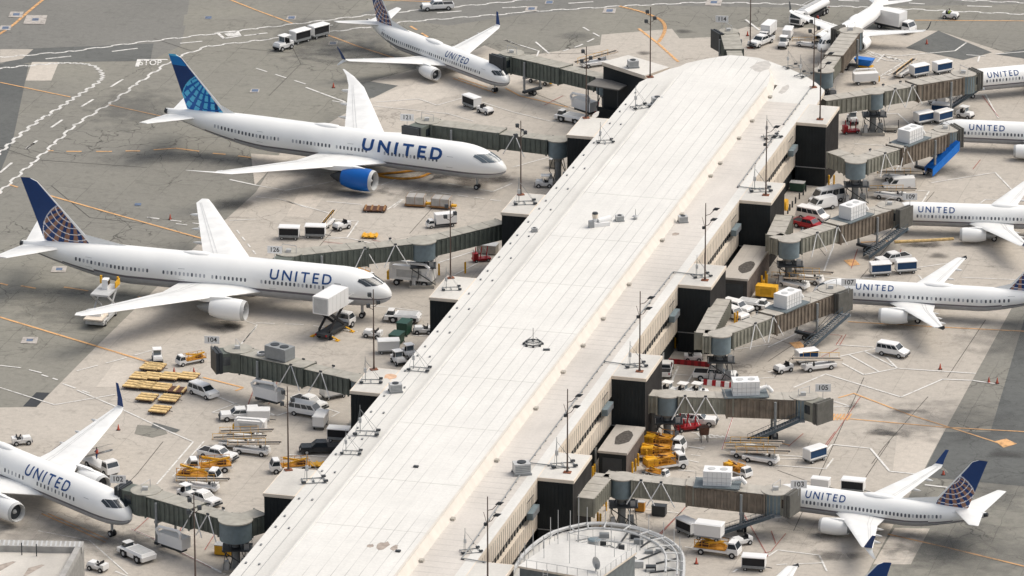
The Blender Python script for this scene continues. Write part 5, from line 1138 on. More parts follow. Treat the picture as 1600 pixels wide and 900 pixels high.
    for s in (-1, 1): m.cyl(B0 + n * s * 1.9 + Vector((0, 0, .9 - B0.z)), B0 + n * s * 1.9 + Vector((0, 0, -.1)), .2, .2, M_mgrey, 10)
    m.bar(B0 + n * -2.1 + Vector((0, 0, zb - B0.z - .2)), B0 + n * 2.1 + Vector((0, 0, zb - B0.z - .2)), .5, .35, M_mgrey); m.bar(B0 + n * -2.1 + Vector((0, 0, .75 - B0.z)), B0 + n * 2.1 + Vector((0, 0, .75 - B0.z)), .7, .4, M_dark); m.build('lift_column', Bq)
    c = Vector((B0.x, B0.y, .48))
    wheel_pair(Bq, c, u, .48, .5); 
    # service stairs
    if stair:
        S0 = P(at(*stair[0], zt - h - .3)); S1 = P(at(*stair[1], .25)); dd = S1 - S0; sn = Vector((-dd.y, dd.x, 0)).normalized(); m = MB()
        for s in (-1, 1):
            m.bar(S0 + sn * s * .75, S1 + sn * s * .75, .12, .5, stair_m(stair)); m.bar(S0 + sn * s * .75 + Vector((0, 0, 1.05)), S1 + sn * s * .75 + Vector((0, 0, 1.05)), .06, .06, stair_m(stair))
            for k in range(11): q = S0 + dd * k / 10 + sn * s * .75; m.bar(q, q + Vector((0, 0, 1.05)), .04, .04, stair_m(stair))
        for k in range(1, 20): q = S0 + dd * k / 20; m.bar(q - sn * .75 + Vector((0, 0, .3)), q + sn * .75 + Vector((0, 0, .3)), .3, .05, M_steel)
        m.box(S0.x - .7, S0.x + .7, S0.y - .7, S0.y + .7, S0.z - .1, S0.z, M_steel); SS = m.build('service_stair', Bq)
        if len(stair) > 2:
            m = MB(); q = [S0 - sn * .9 + Vector((0, 0, -.25)), S1 - sn * .9 + Vector((0, 0, -.0)), S1 - sn * .9 + Vector((0, 0, 1.35)), S0 - sn * .9 + Vector((0, 0, 1.35))]; q2 = [S0 + sn * .9 + Vector((0, 0, -.25)), S1 + sn * .9, S1 + sn * .9 + Vector((0, 0, 1.35)), S0 + sn * .9 + Vector((0, 0, 1.35))]
            for w_ in (q, q2): e = sn * .04; m.add([v - e for v in w_] + [v + e for v in w_], [(0, 1, 2, 3), (7, 6, 5, 4), (0, 4, 5, 1), (1, 5, 6, 2), (2, 6, 7, 3), (3, 7, 4, 0)], M_sblue)
            m.add([q[3], q[2], q2[2], q2[3]], [(0, 1, 2, 3), (3, 2, 1, 0)], M_sblue); m.build('side_panel', SS)
    # festoon braces over the near side
    for t in braces:
        c = R0 + dirv * t; top = c + Vector((0, 0, .4)); 
        for s in (-1, 1):
            m = MB()
            for dd_ in (-2.0, 2.0): m.tube([top + n * s * (w / 2 + .25), c + n * s * (w / 2 + .75) + u * dd_ + Vector((0, 0, -h - .6))], .085, M_white, 6)
            m.cyl(top + n * s * (w / 2 + .3) - u * .2, top + n * s * (w / 2 + .3) + u * .2, .16, .16, M_dark, 8)
            m.build('cable_arm', Bq)
    if plate:
        c = R0 + dirv * plate + Vector((0, 0, .42)); m = MB(); hx, hy = 3.3, 2.0; q = [c - u * hx - n * hy, c + u * hx - n * hy, c + u * hx + n * hy, c - u * hx + n * hy]; m.hexa(q, [v + Vector((0, 0, .14)) for v in q], M_plate)
        for v in q: m.bar(v, v + Vector((0, 0, 1.0)), .05, .05, M_steel)
        D = m.build('roof_deck', Bq, fix=True)
        c = c + Vector((0, 0, .15)); m = MB(); hx, hy, hz = 2.0, 1.25, 2.15; q = [c - u * hx - n * hy, c + u * hx - n * hy, c + u * hx + n * hy, c - u * hx + n * hy]; m.hexa(q, [v + Vector((0, 0, hz)) for v in q], M_white); A_ = m.build('air_conditioner', D, fix=True)
        m = MB()
        for k in range(1, 6):
            for s in (-1, 1): q0 = c - u * hx + u * (2 * hx * k / 6) + n * s * (hy + .02); m.bar(q0 + Vector((0, 0, .1)), q0 + Vector((0, 0, hz - .1)), .05, .05, M_lgrey)
        for k in (.28, .72): q0 = c - u * hx + u * (2 * hx * k) + Vector((0, 0, hz)); m.cyl(q0, q0 + Vector((0, 0, .05)), .55, .55, M_lgrey, 16)
        for z_ in (.55, 1.2): m.bar(c - u * hx - n * (hy + .03) + Vector((0, 0, z_)), c + u * hx - n * (hy + .03) + Vector((0, 0, z_)), .04, .04, M_lgrey); m.bar(c - u * hx + n * (hy + .03) + Vector((0, 0, z_)), c + u * hx + n * (hy + .03) + Vector((0, 0, z_)), .04, .04, M_lgrey)
        m.build('grille', D)
        m = MB(); m.tube([c + u * hx + Vector((0, 0, .6)), c + u * (hx + 1.3) + Vector((0, 0, .9)), c + u * (hx + 2.0) + Vector((0, 0, .1))], .32, M_white, 10); m.build('duct', D, smooth=True)
    if dark_ac:
        c = R0 + dirv * dark_ac + Vector((0, 0, .5)); m = MB(); q = [c - u * 2.0 - n * 1.2, c + u * 2.0 - n * 1.2, c + u * 2.0 + n * 1.2, c - u * 2.0 + n * 1.2]; m.hexa(q, [v + Vector((0, 0, 1.9)) for v in q], M_mgrey)
        m.build('air_conditioner', Bq, fix=True); m = MB()
        for k in (-.9, .9): m.cyl(c + u * k + Vector((0, 0, 1.9)), c + u * k + Vector((0, 0, 1.98)), .7, .7, M_dark, 16)
        m.cyl(c + u * 3.4 - Vector((0, 0, .2)), c + u * 3.4 + Vector((0, 0, .1)), .8, .8, M_lgrey, 18); m.cyl(c + u * 3.4 + Vector((0, 0, .1)), c + u * 3.4 + Vector((0, 0, .14)), .55, .55, M_dark, 18); m.build('fan', Bq)
    if pca:                                # white air unit slung under the tunnel with a looping duct
        c = R0 + dirv * pca + n * (-1.0 if n.y > 0 else 1.0) * 1.6; c = Vector((c.x, c.y, 1.4)); m = MB(); q = [c - u * 2.4 - n * .9, c + u * 2.4 - n * .9, c + u * 2.4 + n * .9, c - u * 2.4 + n * .9]; m.hexa(q, [v + Vector((0, 0, 1.7)) for v in q], M_white); AU = m.build('ground_air_unit', Bq, fix=True)
        s = -1.0 if n.y > 0 else 1.0
        m = MB(); m.tube([c - u * 2.0 + n * s * .8 + Vector((0, 0, 1.6)), c - u * 2.3 + n * s * 1.0 + Vector((0, 0, 2.5)), c - u * 1.9 + n * s * 1.0 + Vector((0, 0, 2.9)), c + u * 1.9 + n * s * 1.0 + Vector((0, 0, 2.6)), c + u * 2.5 + n * s * 1.0 + Vector((0, 0, 2.0)), c + u * 2.1 + n * s * .9 + Vector((0, 0, 1.2))], .22, M_white, 8); m.build('duct', AU, smooth=True)
        m = MB(); m.bar(c - u * 2 + Vector((0, 0, -.5)), c + u * 2 + Vector((0, 0, -.5)), 1.2, .45, M_dark); m.build('cradle', AU)
    if sign:
        sp_ = P(at(sign[1], sign[2], C0.z + 1.6)); T = text_mesh(sign[0], 1.05, M_black, 'lettering'); yaw = 0 if not left else -.1
        m = MB(); m.box(-1.15, 1.15, .02, .1, -.55, .65, M_white); sg = m.build('gate_sign', Bq); sg.location = (sp_.x, sp_.y, zt + 1.7); sg.rotation_euler = (0, 0, yaw)
        m = MB(); m.box(-.04, .04, .1, .18, -1.7, .6, M_lgrey); m.build('post', sg)
        T.parent = sg; T.rotation_euler = (R(90), 0, 0); T.location = (0, .012, .04)
    return Bq
M_stair = mat('stair_blue_grey', (.075, .10, .12), .5)
def stair_m(s): return M_stair if len(s) < 3 else M_steel
M_tun2 = mat('tunnel_brown', (.215, .175, .135), .65, var=.35, scale=.8); M_tundk = mat('bellows_grey', (.13, .125, .11), .8, var=.2)
BR = [
 dict(gate='103', label='boarding bridge 103 with beige, bent walkway and roof air conditioner, lower right', root=[(913, 779), (946, 741)], rot=(972, 745), cabp=(1213, 770), face=(1243, 776), zc=6.2, plate=.62, stair=((1212, 806), (1130, 833)), braces=(.13, .26), sign=('103', 1248, 762)),
 dict(gate='105', label='boarding bridge 105 reaching over empty ground with no airliner at its cab', root=[(1016, 614)], rot=(1043, 616), cabp=(1256, 622), face=(1290, 634), zc=6.4, plate=.57, stair=((1250, 657), (1168, 692)), braces=(.12, .27), sign=('105', 1286, 611)),
 dict(gate='107', label='boarding bridge 107 with the low slate roof deck, serving the airliner with wing tip fences', root=[(1128, 468), (1100, 521)], rot=(1125, 522), cabp=(1299, 455), face=(1322, 462), zc=6.2, plate=.60, stair=((1322, 492), (1262, 545)), braces=(.24, .40), sign=('107', 1326, 446)),
 dict(gate='109', label='boarding bridge between the red pickup and the dark stair, below the white vans', root=[(1225, 337), (1211, 368)], rot=(1233, 374), cabp=(1391, 324), face=(1417, 331), zc=6.2, plate=.62, stair=((1414, 358), (1353, 403)), braces=(.2, .40), sign=('109', 1422, 312)),
 dict(gate='111', label='boarding bridge with a bright blue covered stair at its cab', root=[(1302, 236), (1322, 243)], rot=(1337, 251), cabp=(1478, 205), face=(1499, 202), zc=6.2, plate=.60, stair=((1493, 231), (1451, 274), 1), braces=(.24, .46)),
 dict(gate='113', label='long boarding bridge straight out from the pier side to the topmost airliner', root=[(1285, 155)], rot=(1365, 143), cabp=(1506, 118), face=(1528, 114), zc=6.4, stair=((1532, 138), (1486, 169)), braces=(.17, .36)),
 dict(gate='115', label='short boarding bridge beside the small regional airliner at the top', root=None, rot=(1287, 110), cabp=(1330, 51), face=(1306, 46), zr=7.4, zc=5.6, braces=(), stair=None, split=.35, bogie=.85),
 dict(gate='102', label='dark green boarding bridge 102 serving the cut off airliner at the lower left', root=[(407, 800)], rot=(368, 812), cabp=(228, 770), face=(188, 762), zr=7.6, zc=7.0, left=True, braces=(.22, .38), sign=('102', 184, 754), pca=.60, rot_r=2.3),
 dict(gate='104', label='dark green boarding bridge 104 standing empty with a dark roof air conditioner', root=None, rot=(566, 592), cabp=(372, 549), face=(333, 553), zr=7.6, zc=6.8, left=True, braces=(.28, .52), sign=('104', 331, 536), dark_ac=.66, pca=.70, rot_r=1.7),
 dict(gate='106', label='long green boarding bridge behind the wide body airliner with bronze globe tail', root=[(783, 346)], rot=(659, 376), cabp=(452, 398), face=(425, 420), zr=7.6, zc=7.4, left=True, braces=(.22, .45), sign=('126', 429, 395), pca=None, rot_r=2.2),
 dict(gate='108', label='green boarding bridge behind the nose of the blue tailed airliner', root=None, rot=(872, 218), cabp=(668, 192), face=(640, 205), zr=7.6, zc=7.2, left=True, braces=(.3,), sign=('121', 636, 188), rot_r=1.7, pca=None),
 dict(gate='110', label='green boarding bridge at the nose of the top left narrow body airliner', root=None, rot=(946, 121), cabp=(800, 86), face=(774, 93), zr=7.6, zc=6.2, left=True, braces=(), pca=.15, rot_r=1.6),
]
for b in BR: b = dict(b); bridge(b.pop('gate'), b.pop('label'), b.pop('root'), b.pop('rot'), b.pop('cabp'), b.pop('face'), **b)
bridge('114', 'short boarding bridge standing alone beyond the rounded roof end', None, (1150, 92), (1139, 52), (1117, 55), zr=7.6, zc=7.0, left=True, braces=(), sign=('114', 1128, 34), split=.3, rot_r=1.4, cab_r=1.7)
# canopy beside the skewed gate block
q = at(950, 131, 8.2); c = thing('entrance_canopy', 'dark flat canopy on posts in front of the skewed black gate block', 'canopy', (q.x, q.y, 0), R(-28)); m = MB(); m.box(-3.2, 3.2, -2.2, 2.2, 8.0, 8.2, mat('canopy_top', (.17, .16, .145), .8)); m.build('roof', c)
for x in (-2.9, 2.9):
    for y in (-1.9, 1.9): m = MB(); m.cyl((x, y, 0), (x, y, 8.0), .12, .12, M_dark, 8); m.build('post', c)
m = MB(); m.box(-2.6, 2.4, 1.0, 1.8, 0, 3.2, M_blackwall); m.build('back_panel', c)
# ---------------------------------------------------------------- vehicles: prototypes
def wheels4(p, xs, hw, r=.38, wd=.26, rim=M_lgrey):
    for x in xs:
        for s in (-1, 1): m = MB(); m.cyl((x, s * (hw - wd), r), (x, s * hw, r), r, r, M_black, 14); m.cyl((x, s * (hw - .1), r), (x, s * (hw + .015), r), r * .55, r * .5, rim, 10); m.build('wheel', p)
def quadpanel(p, pts, mt, nm='window', t=.0):
    MB().add(pts, [tuple(range(len(pts)))], mt).build(nm, p)
def greenhouse(p, x0, x1, X0, X1, hw, HW, z0, z1, paint_, glass=M_glass, side_split=(), roof=True, nm='cab_roof', front=True, back=True, solid_back=0.):
    """tapered cabin: paint block with glass panels set 1 cm proud"""
    m = MB(); m.frus((x0, x1, hw, z0), (X0, X1, HW, z1), paint_); m.box(X0, X1, -HW, HW, z1, z1 + .05, paint_); g = m.build('cabin', p)
    L = lambda a, b, t: a + (b - a) * t
    e = .012
    if front: quadpanel(g, [(L(x1, X1, .12) + e, -L(hw, HW, .12) * .9, L(z0, z1, .12)), (L(x1, X1, .12) + e, L(hw, HW, .12) * .9, L(z0, z1, .12)), (L(x1, X1, .9) + e, L(hw, HW, .9) * .9, L(z0, z1, .9)), (L(x1, X1, .9) + e, -L(hw, HW, .9) * .9, L(z0, z1, .9))], glass, 'windscreen')
    if back: quadpanel(g, [(L(x0, X0, .15) - e, L(hw, HW, .15) * .85, L(z0, z1, .15)), (L(x0, X0, .15) - e, -L(hw, HW, .15) * .85, L(z0, z1, .15)), (L(x0, X0, .85) - e, -L(hw, HW, .85) * .85, L(z0, z1, .85)), (L(x0, X0, .85) - e, L(hw, HW, .85) * .85, L(z0, z1, .85))], glass, 'rear_window')
    cuts = [0.03 + solid_back] + list(side_split) + [.97]
    for a, b in zip(cuts, cuts[1:]):
        for s in (-1, 1):
            pts = []
            for t, k in ((a + .012, .14), (b - .012, .14), (b - .012, .86), (a + .012, .86)): pts.append((L(L(x0, x1, t), L(X0, X1, t), k), s * (L(hw, HW, k) + e), L(z0, z1, k)))
            quadpanel(g, pts if s < 0 else pts[::-1], glass, 'side_window')
    return g
def lights(p, xf, xr, y, z, zr=None):
    for s in (-1, 1):
        MB().box(xf - .06, xf + .015, s * y - .16, s * y + .16, z - .09, z + .09, M_alu).build('headlight', p)
        MB().box(xr - .015, xr + .05, s * y - .1, s * y + .1, (zr or z) - .12, (zr or z) + .12, M_red).build('tail_light', p)
def pickup(paint_=M_white, nm='pickup_truck', ext=0., tank=False):
    p = thing(nm, 'x', 'pickup'); m = MB()
    m.frus((-2.85, 2.8, .93, .45), (-2.88, 2.72, .97, .80), paint_); m.frus((.95, 2.72, .97, .80), (1.15, 2.58, .90, 1.12), paint_); m.box(-.9, .95, -.97, .97, .80, 1.08, paint_)
    m.box(-2.88, -.9, -.97, -.87, .8, 1.12, paint_); m.box(-2.88, -.9, .87, .97, .8, 1.12, paint_); m.box(-2.88, -2.78, -.87, .87, .8, 1.12, paint_); m.build('body', p)
    MB().box(-2.78, -1.04, -.87, .87, .803, 1.09, M_black).build('cargo_bed', p)
    greenhouse(p, -1.05, 1.25, -.85, .55, .92, .76, 1.08, 1.68, paint_, side_split=(.5,))
    MB().box(2.74, 2.9, -.9, .9, .42, .64, M_dark).build('bumper', p); MB().box(2.73, 2.79, -.5, .5, .72, .95, M_dark).build('grille', p)
    wheels4(p, (-1.85, 1.85), 1.0, .40); lights(p, 2.76, -2.9, .72, .84, .95)
    if tank: m = MB(); m.cyl((-2.6, 0, 1.45), (-1.1, 0, 1.45), .6, .6, paint_, 16); m.build('tank', p, smooth=True)
    reg(p); return p
def van(nm='white_van', h=1.95, L=5.2, glass=True, slope=.9):
    p = thing(nm, 'x', 'van'); hw = .98; a = -L / 2; b = L / 2; m = MB()
    m.frus((a, b - .05, hw * .97, .4), (a, b, hw, .85), M_white); m.frus((a, b - .15, hw, .85), (a + .03, b - slope, hw * .98, 1.15), M_white); m.build('body', p)
    greenhouse(p, a + .03, b - slope + .1, a + .12, b - slope - .65, hw * .98, hw * .84, 1.15, h, M_white, side_split=(.25, .5, .74) if glass else (), solid_back=.0 if glass else .70)
    MB().box(b - .08, b + .06, -.85, .85, .38, .6, M_dark).build('bumper', p); m = MB(); 
    for s in (-1, 1): m = MB(); m.box(a + .6, b - .7, s * (hw + .005) - .02, s * (hw + .005) + .02, .42, .52, M_dark); m.build('sill_trim', p)
    wheels4(p, (a + 1.0, b - 1.0), hw + .02, .36); lights(p, b, a, .75, .78, 1.1); reg(p); return p
def suv(nm='white_suv'):
    p = thing(nm, 'x', 'suv'); m = MB(); m.frus((-2.4, 2.4, .92, .4), (-2.45, 2.4, .97, .9), M_white); m.frus((.9, 2.4, .97, .9), (1.0, 2.2, .88, 1.1), M_white); m.build('body', p)
    greenhouse(p, -2.4, 1.2, -2.2, .5, .95, .76, .9, 1.72, M_white, side_split=(.33, .64)); MB().box(2.3, 2.46, -.85, .85, .38, .62, M_dark).build('bumper', p); wheels4(p, (-1.5, 1.5), .99, .38); lights(p, 2.38, -2.46, .75, .85); reg(p); return p
def minivan():
    p = thing('minivan', 'x', 'minivan'); m = MB(); m.frus((-2.45, 2.4, .92, .35), (-2.5, 2.35, .98, .95), M_white); m.build('body', p)
    m = MB(); m.frus((1.2, 2.35, .96, .953), (1.1, 1.9, .85, 1.15), M_white); m.build('bonnet', p)
    greenhouse(p, -2.48, 1.65, -2.25, .55, .96, .78, .953, 1.72, M_white, side_split=(.3, .62)); wheels4(p, (-1.5, 1.55), 1.0, .34, rim=M_alu); lights(p, 2.36, -2.5, .75, .8); reg(p); return p
def tug(roof=True, driver=False, nm='baggage_tractor'):
    p = thing(nm, 'x', 'baggage tractor'); m = MB(); m.frus((-1.35, 1.4, .62, .35), (-1.35, 1.35, .68, .85), M_white); m.frus((.1, 1.35, .66, .85), (.15, 1.2, .56, 1.15), M_white); m.box(-1.35, -.75, -.66, .66, .85, 1.1, M_white); m.build('body', p)
    m = MB(); m.box(-.65, -.1, -.45, .45, .85, 1.0, M_black); m.box(-.75, -.65, -.45, .45, .85, 1.45, M_black); m.build('seat', p)
    m = MB(); m.tube([(.05, .15, .9), (-.12, .15, 1.25)], .035, M_black); m.cyl((-.12, .15, 1.25), (-.17, .15, 1.29), .2, .2, M_black, 12); m.build('steering_wheel', p)
    MB().box(1.36, 1.48, -.6, .6, .35, .6, M_black).build('bumper', p); wheels4(p, (-.85, .88), .76, .34, .24); 
    if roof:
        m = MB(); 
        for x in (-.75, .3):
            for s in (-1, 1): m.cyl((x, s * .55, .85), (x * .95, s * .55, 1.9), .035, .035, M_white, 6)
        m.build('canopy_frame', p); MB().box(-.9, .5, -.65, .65, 1.9, 1.98, M_white).build('canopy_roof', p); quadpanel(p, [(.3, -.5, 1.15), (.3, .5, 1.15), (.29, .5, 1.85), (.29, -.5, 1.85)], M_glassb, 'windscreen')
    if driver:
        pass
    reg(p); return p
def pushback():
    p = thing('tow_tractor', 'x', 'tow tractor'); m = MB()
    m.frus((-2.7, 2.9, 1.15, .45), (-2.75, 2.75, 1.22, 1.1), M_white); m.frus((-2.6, 1.3, 1.2, 1.1), (-2.45, 1.15, 1.05, 1.42), M_white); m.build('body', p)
    m = MB(); m.frus((1.4, 2.6, .6, 1.1), (1.5, 2.3, .52, 1.75), M_glass); m.build('window', p); MB().box(1.42, 2.4, -.62, .62, 1.75, 1.84, M_white).build('cab_roof', p)
    for x in (-1.6, 1.35):
        for s in (-1, 1): MB().box(x - .72, x + .72, s * 1.235 - .015, s * 1.235 + .015, .5, 1.0, M_black).build('wheel_arch', p)
    wheels4(p, (-1.6, 1.35), 1.28, .55, .4); MB().box(2.85, 3.05, -.9, .9, .4, .7, M_dark).build('bumper', p); m = MB(); m.box(-2.2, .8, -.9, .9, 1.425, 1.45, M_lgrey); m.build('deck_plate', p); reg(p); return p
def cart(side=M_black, nm='baggage_cart', blank=False):
    p = thing(nm, 'x', 'baggage cart'); m = MB(); m.box(-1.55, 1.55, -.8, .8, .45, .6, M_mgrey); m.build('chassis', p)
    m = MB(); m.box(-1.55, -1.49, -.8, .8, .6, 2.0, M_white); m.box(1.49, 1.55, -.8, .8, .6, 2.0, M_white); m.build('end_panel', p)
    if blank: m = MB(); m.box(-1.48, 1.48, -.78, .78, .605, 1.995, M_white); m.build('box_body', p)
    else:
        m = MB(); m.box(-1.485, 1.485, -.72, .72, .605, 1.9, side); m.build('curtain', p); m = MB()
        for s in (-1, 1): m.box(-1.487, 1.487, s * .76 - .03, s * .76 + .03, .605, .8, M_white if side is M_cblue else M_mgrey); m.box(-1.487, 1.487, s * .76 - .03, s * .76 + .03, 1.86, 1.995, M_white)
        m.build('side_rail', p)
    m = MB(); m.frus((-1.65, 1.65, .9, 2.0), (-1.55, 1.55, .7, 2.12), M_white); m.build('canopy_roof', p)
    m = MB(); m.bar((1.55, 0, .45), (2.4, 0, .35), .1, .08, M_dark); m.build('tow_bar', p); wheels4(p, (-1.05, 1.05), .75, .25, .16); reg(p); return p
def belt_loader(nm='belt_loader'):
    p = thing(nm, 'x', 'belt loader'); m = MB(); m.frus((-2.6, 2.4, .85, .4), (-2.6, 2.3, .9, .85), M_white); m.box(1.2, 2.2, .25, .88, .85, 1.15, M_white); m.build('chassis', p)
    m = MB(); m.bar((-3.6, 0, 1.0), (4.0, 0, 2.0), .75, .12, M_black); B = m.build('conveyor_belt', p)
    for s in (-1, 1): m = MB(); m.bar((-3.7, s * .43, .98), (4.1, s * .43, 2.0), .12, .26, M_cream); m.build('side_beam', B)
    m = MB(); m.bar((-3.6, -.5, 1.9), (2.2, -.5, 2.7), .05, .05, M_yellow); [m.cyl((x, -.5, 1.0 + (x + 3.7) * .13), (x, -.5, 1.9 + (x + 3.6) * .138), .03, .03, M_yellow, 5) for x in (-3.5, -2, -.5, 1, 2.1)]; m.build('handrail', p)
    m = MB(); m.box(.9, 1.2, .3, .8, .85, 1.0, M_black); m.box(.85, .92, .3, .8, .85, 1.4, M_black); m.build('seat', p)
    m = MB(); [m.bar((x, y, .8), (x, y, 1.0 + (x + 3.6) * .13), .1, .1, M_mgrey) for x in (-1.8, 1.8) for y in (-.3, .3)]; m.build('support_leg', p)
    wheels4(p, (-1.7, 1.6), .95, .36, .25); reg(p); return p
def dolly(flat=True):
    p = thing('cargo_dolly', 'x', 'dolly'); m = MB(); m.box(-1.55, 1.55, -1.55, 1.55, .42, .52, M_brown)
    m.build('deck', p)
    m = MB(); m.box(-1.5, 1.5, -1.5, -.65, .523, .72, M_pyel); m.box(-1.5, 1.5, -.35, .45, .523, .72, M_pyel); m.box(-1.5, 1.5, .75, 1.5, .523, .72, M_pyel); m.build('roller_rail', p)
    m = MB(); m.bar((1.55, 0, .4), (2.2, 0, .3), .08, .08, M_dark); m.build('tow_bar', p); wheels4(p, (-1.1, 1.1), 1.1, .2, .14); reg(p); return p
def container(nm='cargo_container', tarp=False):
    p = thing(nm, 'x', 'cargo container'); m = MB(); m.box(-1.55, 1.55, -1.2, 1.2, .3, .5, M_wood); 
    for y in (-.8, 0, .8): m.box(-1.7, 1.7, y - .12, y + .12, .14, .297, M_wood)
    m.build('pallet', p); m = MB(); m.frus((-1.45, 1.45, 1.05, .503), (-1.45, 1.45, 1.05, 1.7), mat('frosted_wrap', (.42, .40, .37), .35, var=.25, scale=1.2)); m.build('wrapped_load', p)
    m = MB(); [m.box(x - .03, x + .03, -1.07, 1.07, .5, 1.72, M_wood) for x in (-1.4, 0, 1.4)]; m.build('strap', p); m = MB(); m.box(1.6, 2.4, -.3, .3, .3, .6, M_yellow); m.build('drawbar', p); reg(p); return p
def box_truck(nm='box_truck', raised=0., boxm=M_white, L=5.0, dark=False):
    p = thing(nm, 'x', 'truck'); m = MB(); m.box(-3.6, 3.4, -.9, .9, .6, .95, M_dark); m.build('chassis', p)
    m = MB(); m.frus((2.1, 3.9, 1.05, .55), (2.15, 3.8, 1.08, 1.25), M_white); m.build('cab', p); greenhouse(p, 2.1, 3.8, 2.2, 3.25, 1.06, .92, 1.253, 2.1, M_white, nm='cab')
    m = MB(); z = 1.1 + raised; m.box(-3.7, 1.7, -1.2, 1.2, z, z + 2.4, boxm); B = m.build('cargo_box', p); m = MB(); m.box(-3.72, -3.701, -1.0, 1.0, z + .15, z + 2.2, M_lgrey); m.build('rear_door', B)
    m = MB(); [m.box(x - .03, x + .03, -1.22, 1.22, z + .02, z + 2.38, M_white) for x in (-2.6, -1.5, -.4, .7)]; m.build('rib', B)
    if raised:
        m = MB()
        for s in (-.8, .8): m.bar((-2.8, s, .95), (1.0, s, z - .15), .2, .4, M_black); m.bar((1.0, s, .95), (-2.8, s, z - .15), .2, .4, M_black)
        m.build('scissor_lift', p)
        m = MB(); m.box(1.7, 3.2, -1.1, 1.1, z - .05, z + .08, M_lgrey); [m.tube([(1.7, s, z + 1.1), (3.2, s, z + 1.1)], .04, M_lgrey) for s in (-1.1, 1.1)]; m.build('front_platform', B)
        for x in (-2.6, 1.4):
            for s in (-1, 1): m = MB(); m.bar((x, s * .9, .45), (x, s * 1.9, .12), .2, .14, M_yellow); m.box(x - .3, x + .3, s * 1.9 - .25, s * 1.9 + .25, 0, .12, M_yellow); m.build('outrigger', p)
    wheels4(p, (-2.5, 2.9), 1.1, .45, .3); lights(p, 3.88, -3.72, .8, .8); reg(p); return p
def flat_truck(boom=True, nm='lift_truck'):
    p = thing(nm, 'x', 'lift truck'); m = MB(); m.box(-3.2, 2.2, -.95, .95, .6, .9, M_white); m.build('chassis', p)
    m = MB(); m.frus((1.5, 3.0, 1.0, .5), (1.55, 2.95, 1.02, 1.2), M_white); m.build('cab', p); greenhouse(p, 1.5, 2.95, 1.6, 2.5, 1.0, .86, 1.203, 2.1, M_white)
    m = MB(); m.box(-3.1, 1.2, -.95, .95, .95, 1.1, M_oran); [m.bar((x, s, 1.1), (x, s, 2.0), .07, .07, M_oran) for x in (-3.0, -2.0, -1.0, 0., 1.1) for s in (-.9, .9)]; [m.bar((-3.05, s, z), (1.15, s, z), .06, .06, M_oran) for s in (-.9, .9) for z in (1.55, 2.0)]; m.build('platform_cage', p)
    m = MB(); m.bar((-2.9, -.4, 1.1), (.9, -.4, 1.95), .2, .25, M_yellow); m.bar((.9, .4, 1.15), (-2.9, .4, 1.95), .2, .25, M_yellow); m.box(-2.4, -1.2, -.6, .6, 1.1, 1.6, M_brown); m.build('scissor_arm', p)
    if boom:
        m = MB(); m.box(-3.0, -1.4, -.85, .85, 1.1, 1.9, M_yellow); m.build('equipment_box', p)
        m = MB(); m.bar((-1.2, .2, 1.5), (1.0, .2, 1.9), .25, .25, M_oran); m.bar((1.0, -.2, 1.6), (-1.2, -.2, 2.2), .22, .22, M_brown); m.build('boom', p)
        m = MB(); [m.bar((x, s, 2.0), (x, s, 2.7), .06, .06, M_oran) for x in (-.6, 1.1) for s in (-.8, .8)]; m.box(-.6, 1.1, -.8, .8, 1.98, 2.04, M_oran); [m.bar((-.6, s, 2.7), (1.1, s, 2.7), .05, .05, M_oran) for s in (-.8, .8)]; m.build('work_basket', p)
    wheels4(p, (-2.1, 2.2), 1.05, .42, .3); reg(p); return p
def tanker():
    p = thing('fuel_tanker', 'x', 'tanker'); m = MB(); m.box(-6.5, 4.2, -.6, .6, .8, 1.05, M_dark); m.box(-4, 1.5, -1.1, 1.1, .5, 1.0, M_black); m.build('chassis', p)
    m = MB(); n = 20; ring = lambda x, k: [(x, 1.2 * k * math.cos(2 * PI * j / n), 2.0 + .85 * k * math.sin(2 * PI * j / n)) for j in range(n)]; m.loft([ring(-6.8, .7), ring(-6.5, 1), ring(2.3, 1), ring(2.6, .7)], M_white); m.build('tank', p, smooth=True)
    m = MB(); m.box(-6.2, 2.2, -.45, .45, 2.82, 2.9, M_lgrey); [m.tube([(-6.2, s, 3.3), (2.2, s, 3.3)], .04, M_lgrey) for s in (-.5, .5)]; m.build('catwalk', p)
    m = MB(); [m.box(x, x + .5, -1.25, -1.18, 1.7, 2.2, M_navy) for x in (-4.5, -3.4, -2.3, -1.2)]; m.build('marking', p)
    m = MB(); m.frus((3.0, 5.2, 1.2, .6), (3.05, 5.15, 1.22, 1.6), M_white); m.build('cab', p); greenhouse(p, 3.0, 5.15, 3.1, 4.95, 1.2, 1.08, 1.603, 2.6, M_white); MB().box(5.15, 5.24, -.9, .9, .8, 1.5, M_dark).build('grille', p)
    wheels4(p, (-5.6, -4.4, 1.9, 4.2), 1.22, .5, .35); lights(p, 5.2, -6.8, .9, 1.0); reg(p); return p
